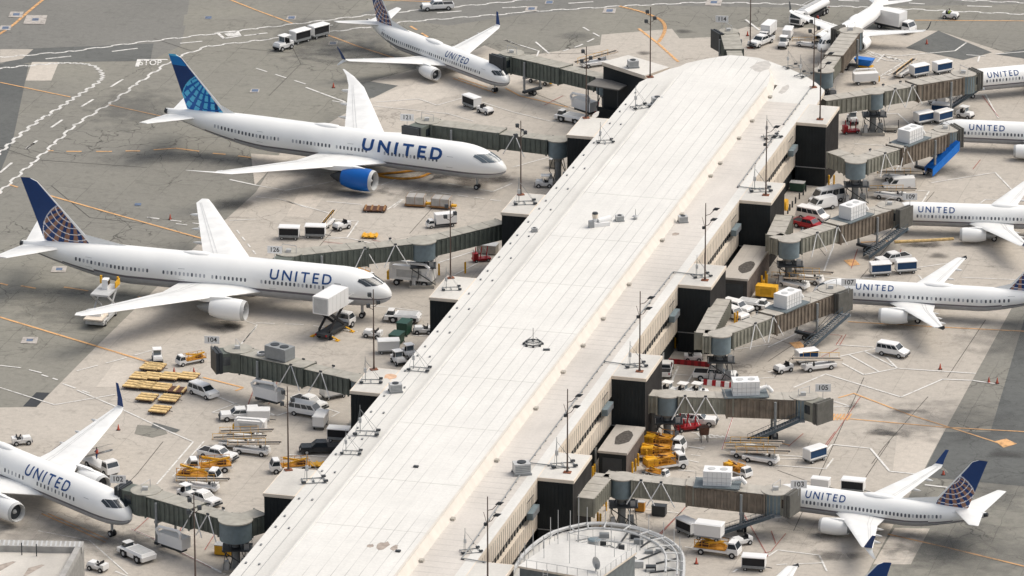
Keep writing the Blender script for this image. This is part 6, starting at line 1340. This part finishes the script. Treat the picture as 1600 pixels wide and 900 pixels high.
def stair_truck():
    p = thing('stair_truck', 'x', 'stair truck'); m = MB(); m.box(-3.6, 2.0, -.95, .95, .6, .9, M_white); m.build('chassis', p)
    m = MB(); m.frus((1.3, 2.9, 1.0, .5), (1.35, 2.85, 1.02, 1.3), M_white); m.build('cab', p); greenhouse(p, 1.3, 2.85, 1.4, 2.5, 1.0, .9, 1.303, 2.1, M_white)
    m = MB(); m.bar((-3.5, -.6, 1.0), (1.8, -.6, 3.4), .1, .3, M_lgrey); m.bar((-3.5, .6, 1.0), (1.8, .6, 3.4), .1, .3, M_lgrey); [m.bar((-3.5 + k * .35, -.6, 1.1 + k * .16), (-3.5 + k * .35, .6, 1.1 + k * .16), .28, .05, M_steel) for k in range(15)]; m.build('stair', p)
    m = MB(); [m.bar((-3.5, s, 2.0), (1.8, s, 4.4), .06, .06, M_lgrey) for s in (-.65, .65)]; m.build('handrail', p); wheels4(p, (-2.4, 2.0), 1.05, .45, .3); reg(p); return p
def air_unit(nm='air_start_unit'):
    p = thing(nm, 'x', 'ground air unit'); m = MB(); m.box(-2.3, 2.3, -.85, .85, .7, 2.2, M_white); m.build('housing', p); m = MB(); m.box(-2.32, -2.301, -.6, .6, 1.0, 1.9, M_mgrey); m.box(-1.5, 1.2, -.87, -.851, 1.0, 1.8, M_lgrey); m.build('louvre', p)
    m = MB(); m.tube([(-1.8, -.95, 1.5), (-2.1, -.95, 2.4), (-1.6, -.95, 2.6), (1.6, -.95, 2.6), (2.1, -.95, 2.2), (1.8, -.95, 1.4)], .16, M_white, 8); m.build('hose', p, smooth=True)
    m = MB(); m.box(-2.6, -2.35, -.7, .7, .5, 1.4, M_yellow); m.build('bumper', p); wheels4(p, (-1.5, 1.5), .9, .35, .2); reg(p); return p
def cargo_loader():
    p = thing('cargo_loader', 'x', 'cargo loader'); m = MB(); m.box(-3.8, 3.6, -1.5, 1.5, .5, 1.0, M_lgrey); m.box(-3.4, -1.8, -1.4, 1.4, 1.0, 1.6, M_white); m.build('chassis', p)
    m = MB(); m.box(-1.2, 4.4, -1.5, 1.5, 4.3, 4.6, M_lgrey); m.build('upper_deck', p); m = MB(); m.box(-4.8, -1.4, -1.5, 1.5, 1.5, 1.7, M_cream); m.build('lower_deck', p)
    m = MB(); [m.bar((-1.0, s, 1.0), (3.6, s, 4.2), .2, .3, M_lgrey) for s in (-1.3, 1.3)]; [m.bar((3.6, s, 1.0), (-1.0, s, 4.2), .2, .3, M_lgrey) for s in (-1.3, 1.3)]; m.build('scissor_lift', p)
    m = MB(); [m.bar((4.3, s, 4.6), (4.3, s, 5.9), .3, .3, M_yellow) for s in (-1.4, 1.4)]; m.box(2.2, 4.3, -1.6, -1.45, 4.7, 5.7, M_yellow); m.build('guard_rail', p)
    m = MB(); m.frus((1.4, 2.8, .5, 4.6), (1.5, 2.7, .45, 6.2), M_white); C_ = m.build('operator_cab', p); o = MB().box(1.6, 2.6, -.53, -.51, 5.3, 6.0, M_glass).build('window', C_)
    m = MB(); m.frus((-3.2, -1.9, .9, 1.6), (-3.1, -2.0, .8, 2.6), M_white); m.build('engine_box', p); wheels4(p, (-2.6, 2.4), 1.5, .5, .35); reg(p); return p
def cone():
    p = thing('traffic_cone', 'x', 'traffic cone'); m = MB(); m.cyl((0, 0, .06), (0, 0, .95), .22, .04, M_cone, 12); m.build('body', p, smooth=True); m = MB(); m.box(-.3, .3, -.3, .3, 0, .06, M_black); m.build('base', p); reg(p); return p
def bollard():
    o = MB(); o.cyl((0, 0, 0), (0, 0, 1.7), .16, .16, M_yellow, 10); o.cyl((0, 0, 1.7), (0, 0, 1.78), .16, .08, M_yellow, 10); b = o.build('bollard', smooth=True); return b
def person_body(stand=False):
    """one continuous figure, seated; skin modifier on joint skeleton"""
    V = [((0, 0, .0), .17), ((0, 0, .28), .17), ((0, 0, .52), .16), ((.0, 0, .62), .07), ((.01, 0, .76), .11), ((.01, 0, .86), .09),
         ((.0, .2, .52), .07), ((.12, .26, .28), .055), ((.36, .16, .26), .045), ((.0, -.2, .52), .07), ((.12, -.26, .28), .055), ((.36, -.16, .26), .045),
         ((.12, .1, -.02), .10), ((.46, .12, .02), .075), ((.50, .12, -.38), .05), ((.64, .12, -.42), .05), ((.12, -.1, -.02), .10), ((.46, -.12, .02), .075), ((.50, -.12, -.38), .05), ((.64, -.12, -.42), .05)]
    if stand: V = V[:12] + [((.0, .11, -.1), .10), ((.03, .12, -.46), .075), ((-.02, .12, -.86), .05), ((.12, .12, -.90), .045), ((.0, -.11, -.1), .10), ((.06, -.12, -.46), .075), ((.05, -.12, -.86), .05), ((.19, -.12, -.90), .045)]
    E_ = [(0, 1), (1, 2), (2, 3), (3, 4), (4, 5), (2, 6), (6, 7), (7, 8), (2, 9), (9, 10), (10, 11), (0, 12), (12, 13), (13, 14), (14, 15), (0, 16), (16, 17), (17, 18), (18, 19)]
    me = bpy.data.meshes.new('person'); me.from_pydata([v[0] for v in V], E_, []); o = bpy.data.objects.new('person', me); COL.objects.link(o)
    md = o.modifiers.new('skin', 'SKIN'); 
    for i, (c, r_) in enumerate(V): me.skin_vertices[0].data[i].radius = (r_, r_)
    me.skin_vertices[0].data[0].use_root = True; o.modifiers.new('sub', 'SUBSURF').levels = 1
    bpy.context.view_layer.update(); m2 = bpy.data.meshes.new_from_object(o.evaluated_get(bpy.context.evaluated_depsgraph_get())); bpy.data.objects.remove(o)
    m2.materials.clear(); [m2.materials.append(x) for x in (M_navy, M_skin)]
    for p in m2.polygons: p.material_index = 1 if p.center.z > .66 or (p.center.x > .3 and .18 < p.center.z < .36) else 0; p.use_smooth = True
    o = bpy.data.objects.new('person', m2); COL.objects.link(o); return o
def person(loc, rz, label, vest=M_vest, stand=False):
    o = person_body(stand); o.location = loc; o.rotation_euler = (0, 0, rz); tag(o, label, 'person')
    m = MB(); n = 14; m.loft([[(r_ * 1.05 * math.cos(2 * PI * k / n), r_ * 1.25 * math.sin(2 * PI * k / n), z) for k in range(n)] for z, r_ in ((.02, .19), (.28, .2), (.5, .19), (.58, .1))], vest, caps=False); m.build('vest', o, smooth=True)
    m = MB(); m.loft([[(.01 + r_ * math.cos(2 * PI * k / n), r_ * .9 * math.sin(2 * PI * k / n), z) for k in range(n)] for z, r_ in ((.78, .125), (.86, .12), (.93, .07), (.95, .01))], M_black, caps=False); m.build('cap', o, smooth=True); return o
V_ = dict(pick=pickup(), black=pickup(mat('black_paint', (.03, .035, .04), .25), 'pickup_truck'), red=pickup(M_red, 'pickup_truck'), tank=pickup(nm='utility_truck', tank=True), van=van(), cargo=van(L=5.0, glass=False), small=van(L=4.7, h=1.85, glass=True, slope=1.1), transit=van(L=5.8, h=2.35, slope=.7),
          suv=suv(), mini=minivan(), tug=tug(), tugo=tug(False), push=pushback(), cart=cart(), bcart=cart(M_cblue), wcart=cart(nm='white_box_cart', blank=True), belt=belt_loader(), dolly=dolly(), cont=container(), box=box_truck(), cater=box_truck('catering_truck', raised=2.6), lift=flat_truck(), flat=flat_truck(False, 'platform_truck'),
          tanker=tanker(), stair=stair_truck(), air=air_unit(), loader=cargo_loader(), cone=cone())
GRP = dict(pick='white pickups on the apron', van='white vans on the apron', tug='baggage tractors on the apron', tugo='baggage tractors on the apron', push='tow tractors on the apron', cart='baggage carts on the apron', bcart='baggage carts on the apron', wcart='white box carts on the apron', belt='belt loaders on the apron', dolly='yellow cargo dollies laid out by gate 104', lift='yellow lift trucks on the apron', flat='yellow lift trucks on the apron', cone='traffic cones on the apron', air='ground air units on the apron', cont='wrapped cargo loads behind the blue engine', cargo='white vans on the apron', small='white vans on the apron', transit='white vans on the apron')
def put(kind, px, py, dx, dy, label, scale=None, dz=0.):
    q = at(px, py); return place(V_[kind], (q.x, q.y, dz), hd(dx, dy), label, None, GRP.get(kind), (scale or 1.) * (1. if kind in ('dolly', 'cone', 'tanker', 'cater', 'loader') else 1.07))
# ---------------------------------------------------------------- placements (pixel of the footprint centre, heading as seen in the photo)
for a in (
 # top left road
 ('tug', 443, 77, -28, 10, 'white baggage tractor pulling two black sided carts along the wavy edged road', 1.25), ('cart', 469, 66, -28, 9, 'leading black sided cart directly behind the road tractor', 1.1), ('cart', 498, 58, -28, 9, 'last black sided cart of the road train', 1.1),
 ('pick', 683, 15, -50, 3, 'white pickup with open black bed driving along the top road'), ('cart', 737, 168, 28, 12, 'black sided cart parked by the nose of the top left airliner'), ('tugo', 758, 177, 24, 9, 'small open tractor hitched to the cart by the top left airliner'),
 ('push', 893, 190, -26, -6, 'white low tow tractor parked beside the upper left gate roof', .95), ('air', 845, 130, -30, -8, 'white air unit with a yellow nose under the upper left tunnel'),
 ('belt', 930, 103, 50, -8, 'belt loader parked beyond the skewed black gate block'),
 # between the two big airliners
 ('cont', 650, 321, 34, 2, 'left wrapped cargo load on wooden pallet below the blue engine'), ('cont', 690, 324, 34, 3, 'right wrapped cargo load on wooden pallet below the blue engine'), ('box', 690, 354, -38, 4, 'short white box truck above the long tunnel', .62),
 ('cart', 452, 373, 30, 1, 'left one of two black carts above the bronze globe airliner'), ('cart', 493, 371, 30, 1, 'right one of two black carts above the bronze globe airliner'), ('tugo', 534, 358, -22, 7, 'white tractor parked in the box marking between two leaning loaders'),
 ('belt', 512, 352, 22, -22, 'belt loader pointing away behind the white tractor in the box marking', .75),
 # nose of the bronze globe airliner
 ('air', 645, 444, 40, 4, 'long white air unit with looped hose below the long tunnel', 1.45), ('push', 630, 502, -42, -3, 'large white tow tractor in front of the bronze globe airliner', .95), ('tugo', 583, 527, -26, -3, 'white tractor below the nose of the bronze globe airliner'),
 ('tugo', 661, 521, -20, 0, 'white tractor half hidden by the black gate wall'), ('wcart', 607, 551, 28, -1, 'white box cart between the green bins and the lamp pole'), ('tug', 622, 568, 18, 14, 'roofed tractor nearest the red mat by the gate roof'), ('tug', 640, 558, 18, 14, 'roofed tractor second from the red mat'),
 ('cater', 523, 520, 40, -26, 'catering truck with its white box raised to the airliner door', 1.18), ('loader', 160, 500, 26, -34, 'cargo loader with yellow rails under the rear of the bronze globe airliner'),
 ('lift', 570, 436, 30, 12, 'small yellow service lift beside the long air unit', .62),
 # gate 104 area
 ('tug', 246, 565, 6, 16, 'white tractor just above the yellow dollies'), ('flat', 298, 568, -30, 6, 'small platform truck left of the empty gate 104 bridge', .72), ('mini', 318, 618, 34, 12, 'white minivan with dark windows right of the yellow dollies'),
 ('tank', 374, 655, -36, 2, 'white utility pickup carrying a round tank below gate 104'), ('wcart', 404, 660, 32, 0, 'white cart filled with a blue tarp next to the tank pickup'),
 ('air', 392, 677, 42, 3, 'low white unit with black side openings between the loaders', .95), ('belt', 383, 690, 42, 4, 'upper of the three stacked belt loaders at the left'), ('belt', 372, 700, 44, 4, 'middle one of the three stacked belt loaders at the left'), ('belt', 395, 709, 44, 5, 'lowest of the three stacked belt loaders at the left'),
 ('pick', 341, 717, 40, 8, 'white pickup below the three stacked belt loaders'), ('flat', 326, 737, -30, 2, 'upper yellow platform truck below the white pickup'), ('flat', 312, 753, 30, 3, 'lower yellow platform truck above the slanted belt loader'), ('belt', 315, 766, 46, 6, 'single belt loader right behind gate 102 tunnel'),
 ('pick', 318, 786, 36, 12, 'white pickup tucked behind gate 102 tunnel'), ('tug', 292, 778, 30, 10, 'white roofed tractor behind gate 102 tunnel'),
 ('wcart', 521, 621, 30, -6, 'white box cart under the gate 104 walkway', 1.15), ('pick', 484, 636, 34, 10, 'white pickup parked behind the long white van'), ('van', 480, 649, 36, 6, 'long white van with dark windows right of the lamp pole'), ('wcart', 501, 667, 12, -20, 'white box cart at the front of the long white van'),
 ('cart', 530, 689, 30, 2, 'black sided cart against the left pier edge'), ('black', 500, 707, -40, 1, 'black pickup parked at the left pier edge'), ('flat', 452, 736, -40, 3, 'white cab truck with orange frame behind the lower left gate roof', .9),
 # lower left
 ('tugo', 34, 694, 24, -2, 'open white tractor behind the cut off airliner'), ('stair', 160, 736, 30, 14, 'white stair truck beside the engine of the cut off airliner'), ('push', 214, 872, -40, -16, 'large white tow tractor at the nose of the cut off airliner'), ('tugo', 153, 891, -28, -6, 'open white tractor at the bottom left'),
 ('tug', 850, 292, -20, 0, 'white tractor beside the wall left of the pier below the blue tailed airliner'),
 # top right
 ('tanker', 1262, 32, -44, 26, 'long white fuel tanker beside the regional airliner'), ('pick', 1189, 70, -30, 14, 'white pickup beyond the rounded pier end'), ('box', 1199, 58, -18, 16, 'white box truck parked behind the pickup beyond the rounded pier end', .7), ('wcart', 1231, 60, 14, -22, 'white box cart near the nose of the regional airliner', .9),
 ('tug', 1224, 74, -14, 20, 'white tractor near the nose of the regional airliner'), ('belt', 1262, 73, 36, 5, 'belt loader beside the nose of the regional airliner', .75), ('box', 1398, 47, 36, 10, 'white box truck behind the regional airliner wing', 1.0),
 ('tugo', 1485, 29, 24, 3, 'open tractor with a driver in a bright vest at the top right'),
 ('air', 1352, 131, -30, 2, 'white air unit above the long straight bridge', .9), ('bcart', 1436, 119, 28, -6, 'blue curtained cart behind the long straight bridge'), ('bcart', 1472, 114, 28, -6, 'second blue curtained cart behind the long straight bridge'), ('belt', 1412, 117, 34, -18, 'belt loader behind the long straight bridge', .9),
 ('wcart', 1466, 163, 26, 4, 'white box cart under the cab of the long straight bridge'), ('bcart', 1471, 180, 26, 3, 'upper blue sided cart beside the blue stair bridge'), ('bcart', 1473, 191, 28, -8, 'middle blue sided cart beside the blue stair bridge'), ('bcart', 1443, 193, 28, -6, 'lower blue sided cart beside the blue stair bridge'),
 ('tug', 1508, 184, 24, 6, 'tractor left of the second airliner from the top right'), ('tug', 1332, 192, 10, 20, 'tractor beside the red equipment below the long straight bridge'),
 # vans by gate 109
 ('transit', 1292, 316, -40, 8, 'tall white window van, top one of the white van row'), ('cargo', 1283, 327, -38, 8, 'white panel van in the middle of the van row'), ('van', 1270, 343, 44, 10, 'white window van facing right at the bottom of the van row'), ('red', 1265, 357, 40, 10, 'red pickup under the tunnel beside the white vans'),
 ('cargo', 1404, 296, -40, 2, 'white panel van below the blue stair'), ('belt', 1392, 311, 44, 6, 'belt loader below the panel van and blue stair'), ('belt', 1405, 284, 48, 8, 'belt loader behind the panel van below the blue stair'),
 ('pick', 1394, 411, -44, 8, 'white pickup below the dark stair at the right'), ('bcart', 1375, 430, 28, -2, 'left one of a pair of blue curtained carts below the white pickup'), ('bcart', 1415, 426, 28, -2, 'right one of a pair of blue curtained carts below the white pickup'),
 ('belt', 1240, 449, 44, 10, 'upper belt loader left of gate 107'), ('belt', 1262, 441, 44, 8, 'rear belt loader left of gate 107'), ('push', 1176, 481, 38, 6, 'low white tow tractor below the yellow cabinet', .85), ('suv', 1152, 487, 32, 8, 'white utility vehicle beside the low tow tractor'), ('suv', 1146, 497, 30, 10, 'white vehicle parked under the gate 107 walkway'),
 ('small', 1395, 555, 44, 8, 'small white van alone on the apron right of gate 107'), ('tugo', 1224, 581, -24, 6, 'open tractor left of the blue cart and belt loader below gate 107'), ('bcart', 1260, 567, 28, -4, 'blue curtained cart behind the belt loader below gate 107'), ('belt', 1278, 577, -46, 6, 'belt loader with low rail below gate 107'),
 ('pick', 1118, 593, 50, 3, 'large white pickup left of gate 105 roof unit', 1.1), ('pick', 1040, 583, 8, -26, 'white pickup half hidden behind the second lamp pole gate block'), ('tugo', 1083, 564, 22, 0, 'dark seated tractor behind the red barrier', .95),
 ('tug', 1045, 617, 18, 3, 'left one of three roofed tractors above gate 105 bridge'), ('tug', 1069, 619, 18, 3, 'middle one of three roofed tractors above gate 105 bridge'), ('tug', 1091, 619, 18, 3, 'right one of three roofed tractors above gate 105 bridge'),
 ('pick', 1089, 663, 46, 3, 'white pickup with red equipment in front under gate 105 bridge'),
 ('belt', 1180, 707, 46, 7, 'upper belt loader of three below gate 105'), ('belt', 1172, 715, 46, 6, 'middle belt loader of three below gate 105'), ('belt', 1190, 722, 46, 7, 'lower belt loader of three below gate 105'), ('lift', 1153, 742, 34, 12, 'yellow lift left behind the gate 103 roof air conditioner', .72),
 ('lift', 1038, 703, 44, 6, 'upper yellow lift truck beside the soot stained shed'), ('lift', 1036, 719, 44, 2, 'middle yellow lift truck beside the soot stained shed'), ('lift', 1040, 733, 36, -5, 'lowest white cab yellow lift truck beside the soot stained shed'), ('flat', 1028, 744, 26, 6, 'small orange platform truck above the gate 103 tunnel', .55),
 ('bcart', 1273, 720, 28, -8, 'single blue sided cart above the airliner at gate 103'), ('wcart', 1282, 764, 18, 2, 'white box cart behind the fuselage near sign 103', .8), ('cart', 1333, 770, 32, 3, 'black sided cart behind the fuselage of the airliner at gate 103'),
 ('cart', 1074, 834, 28, 12, 'black sided white cart left of the lower right truck'), ('flat', 1122, 866, 50, 6, 'yellow framed truck carrying a white box at the lower right'), ('tugo', 1159, 851, -28, 6, 'open white tractor right of the yellow framed truck'), ('cart', 1178, 890, 30, 2, 'black sided cart at the bottom edge'),
): put(*a)
q = at(1108, 862); o = place(V_['wcart'], (q.x, q.y, 1.9), hd(50, 6), 'white box cart riding on top of the yellow framed truck', None, 'white box carts on the apron', 1.25)
# ramps, flat dollies
for i, (x, y) in enumerate(((970, 505), (880, 565), (955, 565), (1065, 565), (1180, 565), (838, 617), (915, 622), (1005, 632), (920, 697), (1060, 703), (1000, 773))):
    put('dolly', x / 4, 450 + y / 4 + 1, 30, 3, ['yellow cargo dolly alone at the top of the dolly field', 'yellow cargo dolly, left end of the second dolly row', 'yellow cargo dolly, second in the second dolly row', 'yellow cargo dolly, third in the second dolly row', 'yellow cargo dolly, right end of the second dolly row',
     'yellow cargo dolly, left end of the third dolly row', 'yellow cargo dolly, second in the third dolly row', 'yellow cargo dolly, third in the third dolly row beside the dark one', 'yellow cargo dolly, left one of the fourth row pair', 'yellow cargo dolly, right one of the fourth row pair', 'yellow cargo dolly alone at the bottom of the dolly field'][i], .93)
x = put('dolly', 236, 577.5, 30, 3, 'yellow cargo dolly touching the topmost one from the left', .93)
def flat_rack(px, py, dx, dy, label, m0, m1, n=4, L=1.6, W_=1.2):
    q = at(px, py); t = thing('flat_rack', label, 'pallet rack', (q.x, q.y, 0), hd(dx, dy)); m = MB(); m.box(-L, L, -W_, W_, .3, .42, m0); m.build('deck', t); m = MB()
    for k in range(n): x = -L + .3 + k * (2 * L - .6) / (n - 1); m.box(x - .15, x + .15, -W_, W_, .423, .6, m1)
    m.build('slat', t); wheels4(t, (-L * .7, L * .7), W_ * .9, .2, .15); return t
flat_rack(276, 612, 30, 3, 'dark empty dolly at the right end of the third dolly row', M_brown, M_pyel, 3)
flat_rack(586, 329, 34, 1, 'brown slatted pallet lying left of the two wrapped loads', M_brown, M_wood, 4, 1.9, 1.3); flat_rack(578, 371, 26, 1, 'small yellow flat cart right of the two black carts', M_yellow, M_yellow, 3, 1.3, .9)
flat_rack(495, 729, 24, 0, 'yellow flat cart behind the lower left gate roof', M_yellow, M_yellow, 3, 1.2, .8)
# blue hopper by the regional airliner
q = at(1350, 106); t = thing('blue_hopper', 'blue tilting hopper on a yellow base below the regional airliner', 'hopper', (q.x, q.y, 0), hd(26, 4)); m = MB(); m.frus((-1.1, 1.2, .6, .6), (-1.7, 1.8, .95, 1.8), M_sblue); m.build('bin', t); m = MB(); m.box(-1.4, 1.6, -.7, .7, .25, .5, M_yellow); m.build('base', t); wheels4(t, (-1, 1.2), .8, .22, .14)
# green compactor bins
for i, (x, y) in enumerate(((632, 522), (620, 537))):
    q = at(x, y); t = thing('green_bin', ('tall green waste container behind the white box cart', 'lower green waste container right beside the white box cart')[i], 'waste container', (q.x, q.y, 0), hd(20, -18)); m = MB(); m.frus((-1.1, 1.1, .8, .2), (-1.25, 1.25, .9, 1.7 if i else 2.1), M_green); m.build('bin', t)
    m = MB(); m.box(-1.3, 1.3, -.92, .92, (1.7 if i else 2.1) + .002, (1.7 if i else 2.1) + .12, mat('green_lid', (.02, .07, .05), .5)); m.build('lid', t); wheels4(t, (-1, 1), .9, .14, .1)
# yellow cabinet
q = at(1198, 465); t = thing('yellow_cabinet', 'bright yellow equipment cabinet beside the long shed', 'cabinet', (q.x, q.y, 0), hd(30, 3)); m = MB(); m.box(-1.7, 1.7, -.8, .8, .4, 2.1, M_yellow); m.build('housing', t); m = MB(); m.box(-1.72, -1.703, -.6, .6, .7, 1.9, M_dark); m.box(-.9, .9, -.82, -.803, .8, 1.7, mat('yellow_dark', srgb(200, 150, 20), .5)); m.build('panel', t); m = MB(); m.box(-1.6, 1.6, -.7, .7, .15, .4, M_dark); m.build('skid', t)
q = at(1228, 320, 3.2); t = thing('yellow_hose_reel', 'round yellow hose reel fixed on the gate block wall by the vans', 'hose reel', (q.x, q.y, 3.2), -PA + PI / 2); m = MB(); m.cyl((0, -.25, 0), (0, .25, 0), 1.0, 1.0, M_yellow, 20); m.build('drum', t, smooth=True); m = MB(); m.cyl((0, .25, 0), (0, .3, 0), .3, .3, M_dark, 12); m.build('hub', t)
# barriers
def barrier(a, b, label, m0, m1, h=.9, n=6):
    A_, B_ = at(*a), at(*b); d = B_ - A_; t = thing('barrier', label, 'barrier', A_, math.atan2(d.y, d.x)); L = d.length; m = MB(); m.frus((0, L, .3, 0), (0, L, .12, h), m0); m.build('body', t); m = MB()
    for k in range(n): x = L * (k + .25) / n; m.frus((x, x + L / n * .45, .31, .02), (x, x + L / n * .45, .13, h + .01), m1)
    m.build('stripe', t)
barrier((1096, 600), (1150, 606), 'white barrier with red squares below the large white pickup', M_white, M_red, .8, 4); barrier((1045, 567), (1110, 573), 'low red barrier under the gate 107 walkway', M_red, mat('red_dark', srgb(120, 20, 26), .6), .7)
# red equipment
def red_rack(px, py, label, s=1.):
    q = at(px, py); t = thing('red_rack', label, 'equipment rack', (q.x, q.y, 0), .3); t.scale = (s,) * 3; m = MB(); m.box(-1.5, 1.5, -.6, .6, .3, .6, M_red); m.build('base', t); m = MB()
    for x in (-1.3, -.3, .7): m.bar((x, -.4, .6), (x + .5, .4, 2.2), .15, .15, M_red); m.bar((x + .5, -.4, .6), (x, .4, 2.0), .1, .1, M_lgrey)
    m.box(-1.4, -.6, -.5, .5, .6, 1.5, M_red); m.build('frame', t); wheels4(t, (-1, 1), .7, .25, .15)
red_rack(1075, 672, 'red towable frame under gate 105 bridge in front of the pickup', 1.3); red_rack(1329, 208, 'red ladder frame at the foot of the far right gate block', 1.); red_rack(752, 408, 'red frame beside the black gate wall below the long tunnel', 1.); red_rack(935, 178, 'red frame under the canopy by the skewed block', .9)
q = at(1390, 205); t = thing('cage_cart', 'low frame cart with tall black corner posts right of the red ladder frame', 'cage cart', (q.x, q.y, 0), hd(30, 1)); m = MB(); m.box(-1.4, 1.4, -.8, .8, .4, .9, M_conc); m.build('bed', t)
for x in (-1.5, 1.5):
    for y in (-.7, .7): m = MB(); m.cyl((x, y, .3), (x, y, 1.9), .06, .06, M_black, 6); m.build('post', t)
wheels4(t, (-1, 1), .85, .25, .15)
q = at(1100, 690); t = thing('rust_hopper', 'rusty brown open frame on legs above the yellow lift trucks', 'hopper', (q.x, q.y, 0), .2); m = MB(); m.frus((-.6, .6, .5, 1.2), (-.7, .7, .6, 2.4), M_brown); m.build('bin', t); m = MB(); [m.cyl((x, y, 0), (x, y, 1.25), .06, .06, M_dark, 6) for x in (-.5, .5) for y in (-.4, .4)]; m.build('stand', t)
# persons
pr = at(1485, 29); person((pr.x - .25, pr.y, 1.02), hd(24, 3), 'person in a bright yellow vest and black cap driving the open tractor, seated')
pr = at(1277, 33); person((pr.x, pr.y - 1.8, 1.05), 1.0, 'person in an orange vest sitting on the side step of the fuel tanker', M_cone)
m = MB(); m.box(-.4, .4, -.4, .4, 0, .95, M_dark); o = m.build('hose_box'); o.location = (pr.x, pr.y - 1.8, 0); tag(o, 'dark hose box below the orange vested person at the tanker', 'box')
pr = at(152, 738); person((pr.x, pr.y, 3.0), 2.6, 'person in an orange vest standing high on the stair truck steps', M_cone, True)
# hydrant hose loops under the 787
t = thing('fuel_hose', 'yellow hose curving on the ground under the blue tailed airliner', 'hose'); m = MB(); m.tube([at(x, y, .15) for x, y in curve_pts([(583, 268), (595, 275), (622, 279), (655, 277), (676, 268)], 5)], .22, M_oran, 8); m.build('loop', t, smooth=True); m = MB(); m.tube([at(x, y, .25) for x, y in ((590, 272), (625, 269), (656, 265))], .2, M_oran, 8); m.build('straight_run', t, smooth=True)
t = thing('fuel_hose', 'thick yellow hose on the ground leading to the engine right of the dark stair', 'hose'); m = MB(); m.tube([at(x, y, .2) for x, y in ((1398, 378), (1440, 376), (1490, 373))], .25, M_pyel, 8); m.build('run', t, smooth=True)
# bollards
B0_ = bollard(); BN = [0]
def boll(px, py, where, s=1.):
    q = at(px, py); o = B0_ if BN[0] == 0 else B0_.copy()
    if BN[0]: COL.objects.link(o)
    BN[0] += 1; o.location = (q.x, q.y, 0); o.scale = (1, 1, s); tag(o, 'yellow post bollard ' + where, 'bollard', 'yellow bollards ' + where)
for x, y in ((1249, 286), (1260, 287), (1272, 288), (1284, 288), (1295, 289), (1303, 289)): boll(x, y, 'in front of the far right gate block')
for x, y in ((926, 748), (929, 744), (937, 737), (950, 737), (963, 737), (976, 738)): boll(x, y, 'in front of the soot stained shed', 1.1)
for x, y in ((988, 741), (993, 736), (997, 728), (1006, 711), (1010, 722)): boll(x, y, 'along the side of the soot stained shed', 1.1)
for x, y in ((1035, 567), (1038, 560), (1042, 557)): boll(x, y, 'beside the half hidden pickup', 1.2)
for x, y in ((1190, 450), (1196, 443), (1193, 457), (1198, 448)): boll(x, y, 'behind the yellow cabinet', 1.2)
for x, y in ((1055, 544), (1067, 545), (1079, 546)): boll(x, y, 'below the black wall by the gate 107 walkway')
for x, y in ((1148, 510), (1152, 508)): boll(x, y, 'beside the gate 107 rotunda', 1.3)
for x, y in ((920, 817), (934, 820), (938, 822), (942, 790), (947, 798)): boll(x, y, 'under the gate 103 walkway', 1.1)
for x, y in ((727, 427), (686, 430)): boll(x, y, 'below the long tunnel by the gantry lamp', 1.1)
for x, y in ((835, 848), (851, 843)): boll(x, y, 'behind the round building')
K0 = MB(); K0.cyl((0, 0, 0), (0, 0, 1.1), .13, .13, M_dark, 8); K0 = K0.build('bollard'); first_ = True
for x, y in ((1231, 334), (1234, 329), (1238, 324), (1243, 318), (1249, 311), (1255, 305), (1259, 299)):
    o = K0 if first_ else K0.copy(); 
    if not first_: COL.objects.link(o)
    first_ = False; q = at(x, y); o.location = (q.x, q.y, 0); tag(o, 'short dark bollard in the slanted row left of the white vans', 'bollard', 'dark bollards left of the white vans')
for x, y, lb in ((1088, 881, 'orange cone left of the bottom edge cart'), (521, 137, 'orange cone between the two upper left airliners'), (1469, 577, 'orange cone right of the small white van'), (1558, 599, 'outer orange cone at the asphalt edge right of gate 105'), (1545, 598, 'inner orange cone at the asphalt edge right of gate 105'),
                 (266, 343, 'orange cone above the bronze globe airliner'), (1448, 69, 'orange cone on the dark asphalt patch at the top right'), (272, 583, 'left cone above the dolly rows'), (303, 583, 'right cone above the dolly rows'), (1474, 742, 'orange cone left of the far wing tip at gate 103'), (185, 672, 'orange cone beside the tall blue winglet'), (1168, 56, 'orange cone at the foot of the apron lamp pole')):
    put('cone', x, y, 1, 0, lb, 1.0)
# small clutter boxes by the walls
for x, y, w, m_, lb in ((762, 395, 1.6, M_conc, 'pale generator box against the black wall below the long tunnel'), (1000, 690, .8, M_green, 'small green bin by the shed corner'), (868, 262, 1.0, M_conc, 'pale cabinet below the green bridge near the pier'), (1246, 298, 1.2, M_green, 'dark green bin at the foot of the gate block near the bollard row'),
                        (565, 668, .9, M_brown, 'brown cabinet by the black wall at the left pier edge'), (576, 655, .7, M_red, 'small red cabinet by the black wall at the left pier edge'), (1030, 805, 1.0, M_dark, 'dark box on the ground under gate 103 tunnel'), (350, 866, 1.2, M_yellow, 'yellow machine at the foot of gate 102 rotunda'), (1000, 799, .7, M_oran, 'small orange cart right of gate 103 rotunda')):
    q = at(x, y); t = thing('equipment_box', lb, 'cabinet', (q.x, q.y, 0), -PA); m = MB(); m.box(-w, w, -w * .6, w * .6, .15, 1.5, m_); m.build('housing', t); m = MB(); m.box(-w * 1.04, w * 1.04, -w * .64, w * .64, 1.503, 1.6, M_lgrey if m_ is not M_dark else M_dark); m.build('lid', t); m = MB(); m.box(-w * .9, w * .9, -w * .5, w * .5, 0, .147, M_dark); m.build('foot', t)
# remove unused prototypes
for k, p in V_.items():
    if p.name not in USED:
        for c in [p] + [x for x in bpy.data.objects if x.parent == p or (x.parent and x.parent.parent == p)]: bpy.data.objects.remove(c)
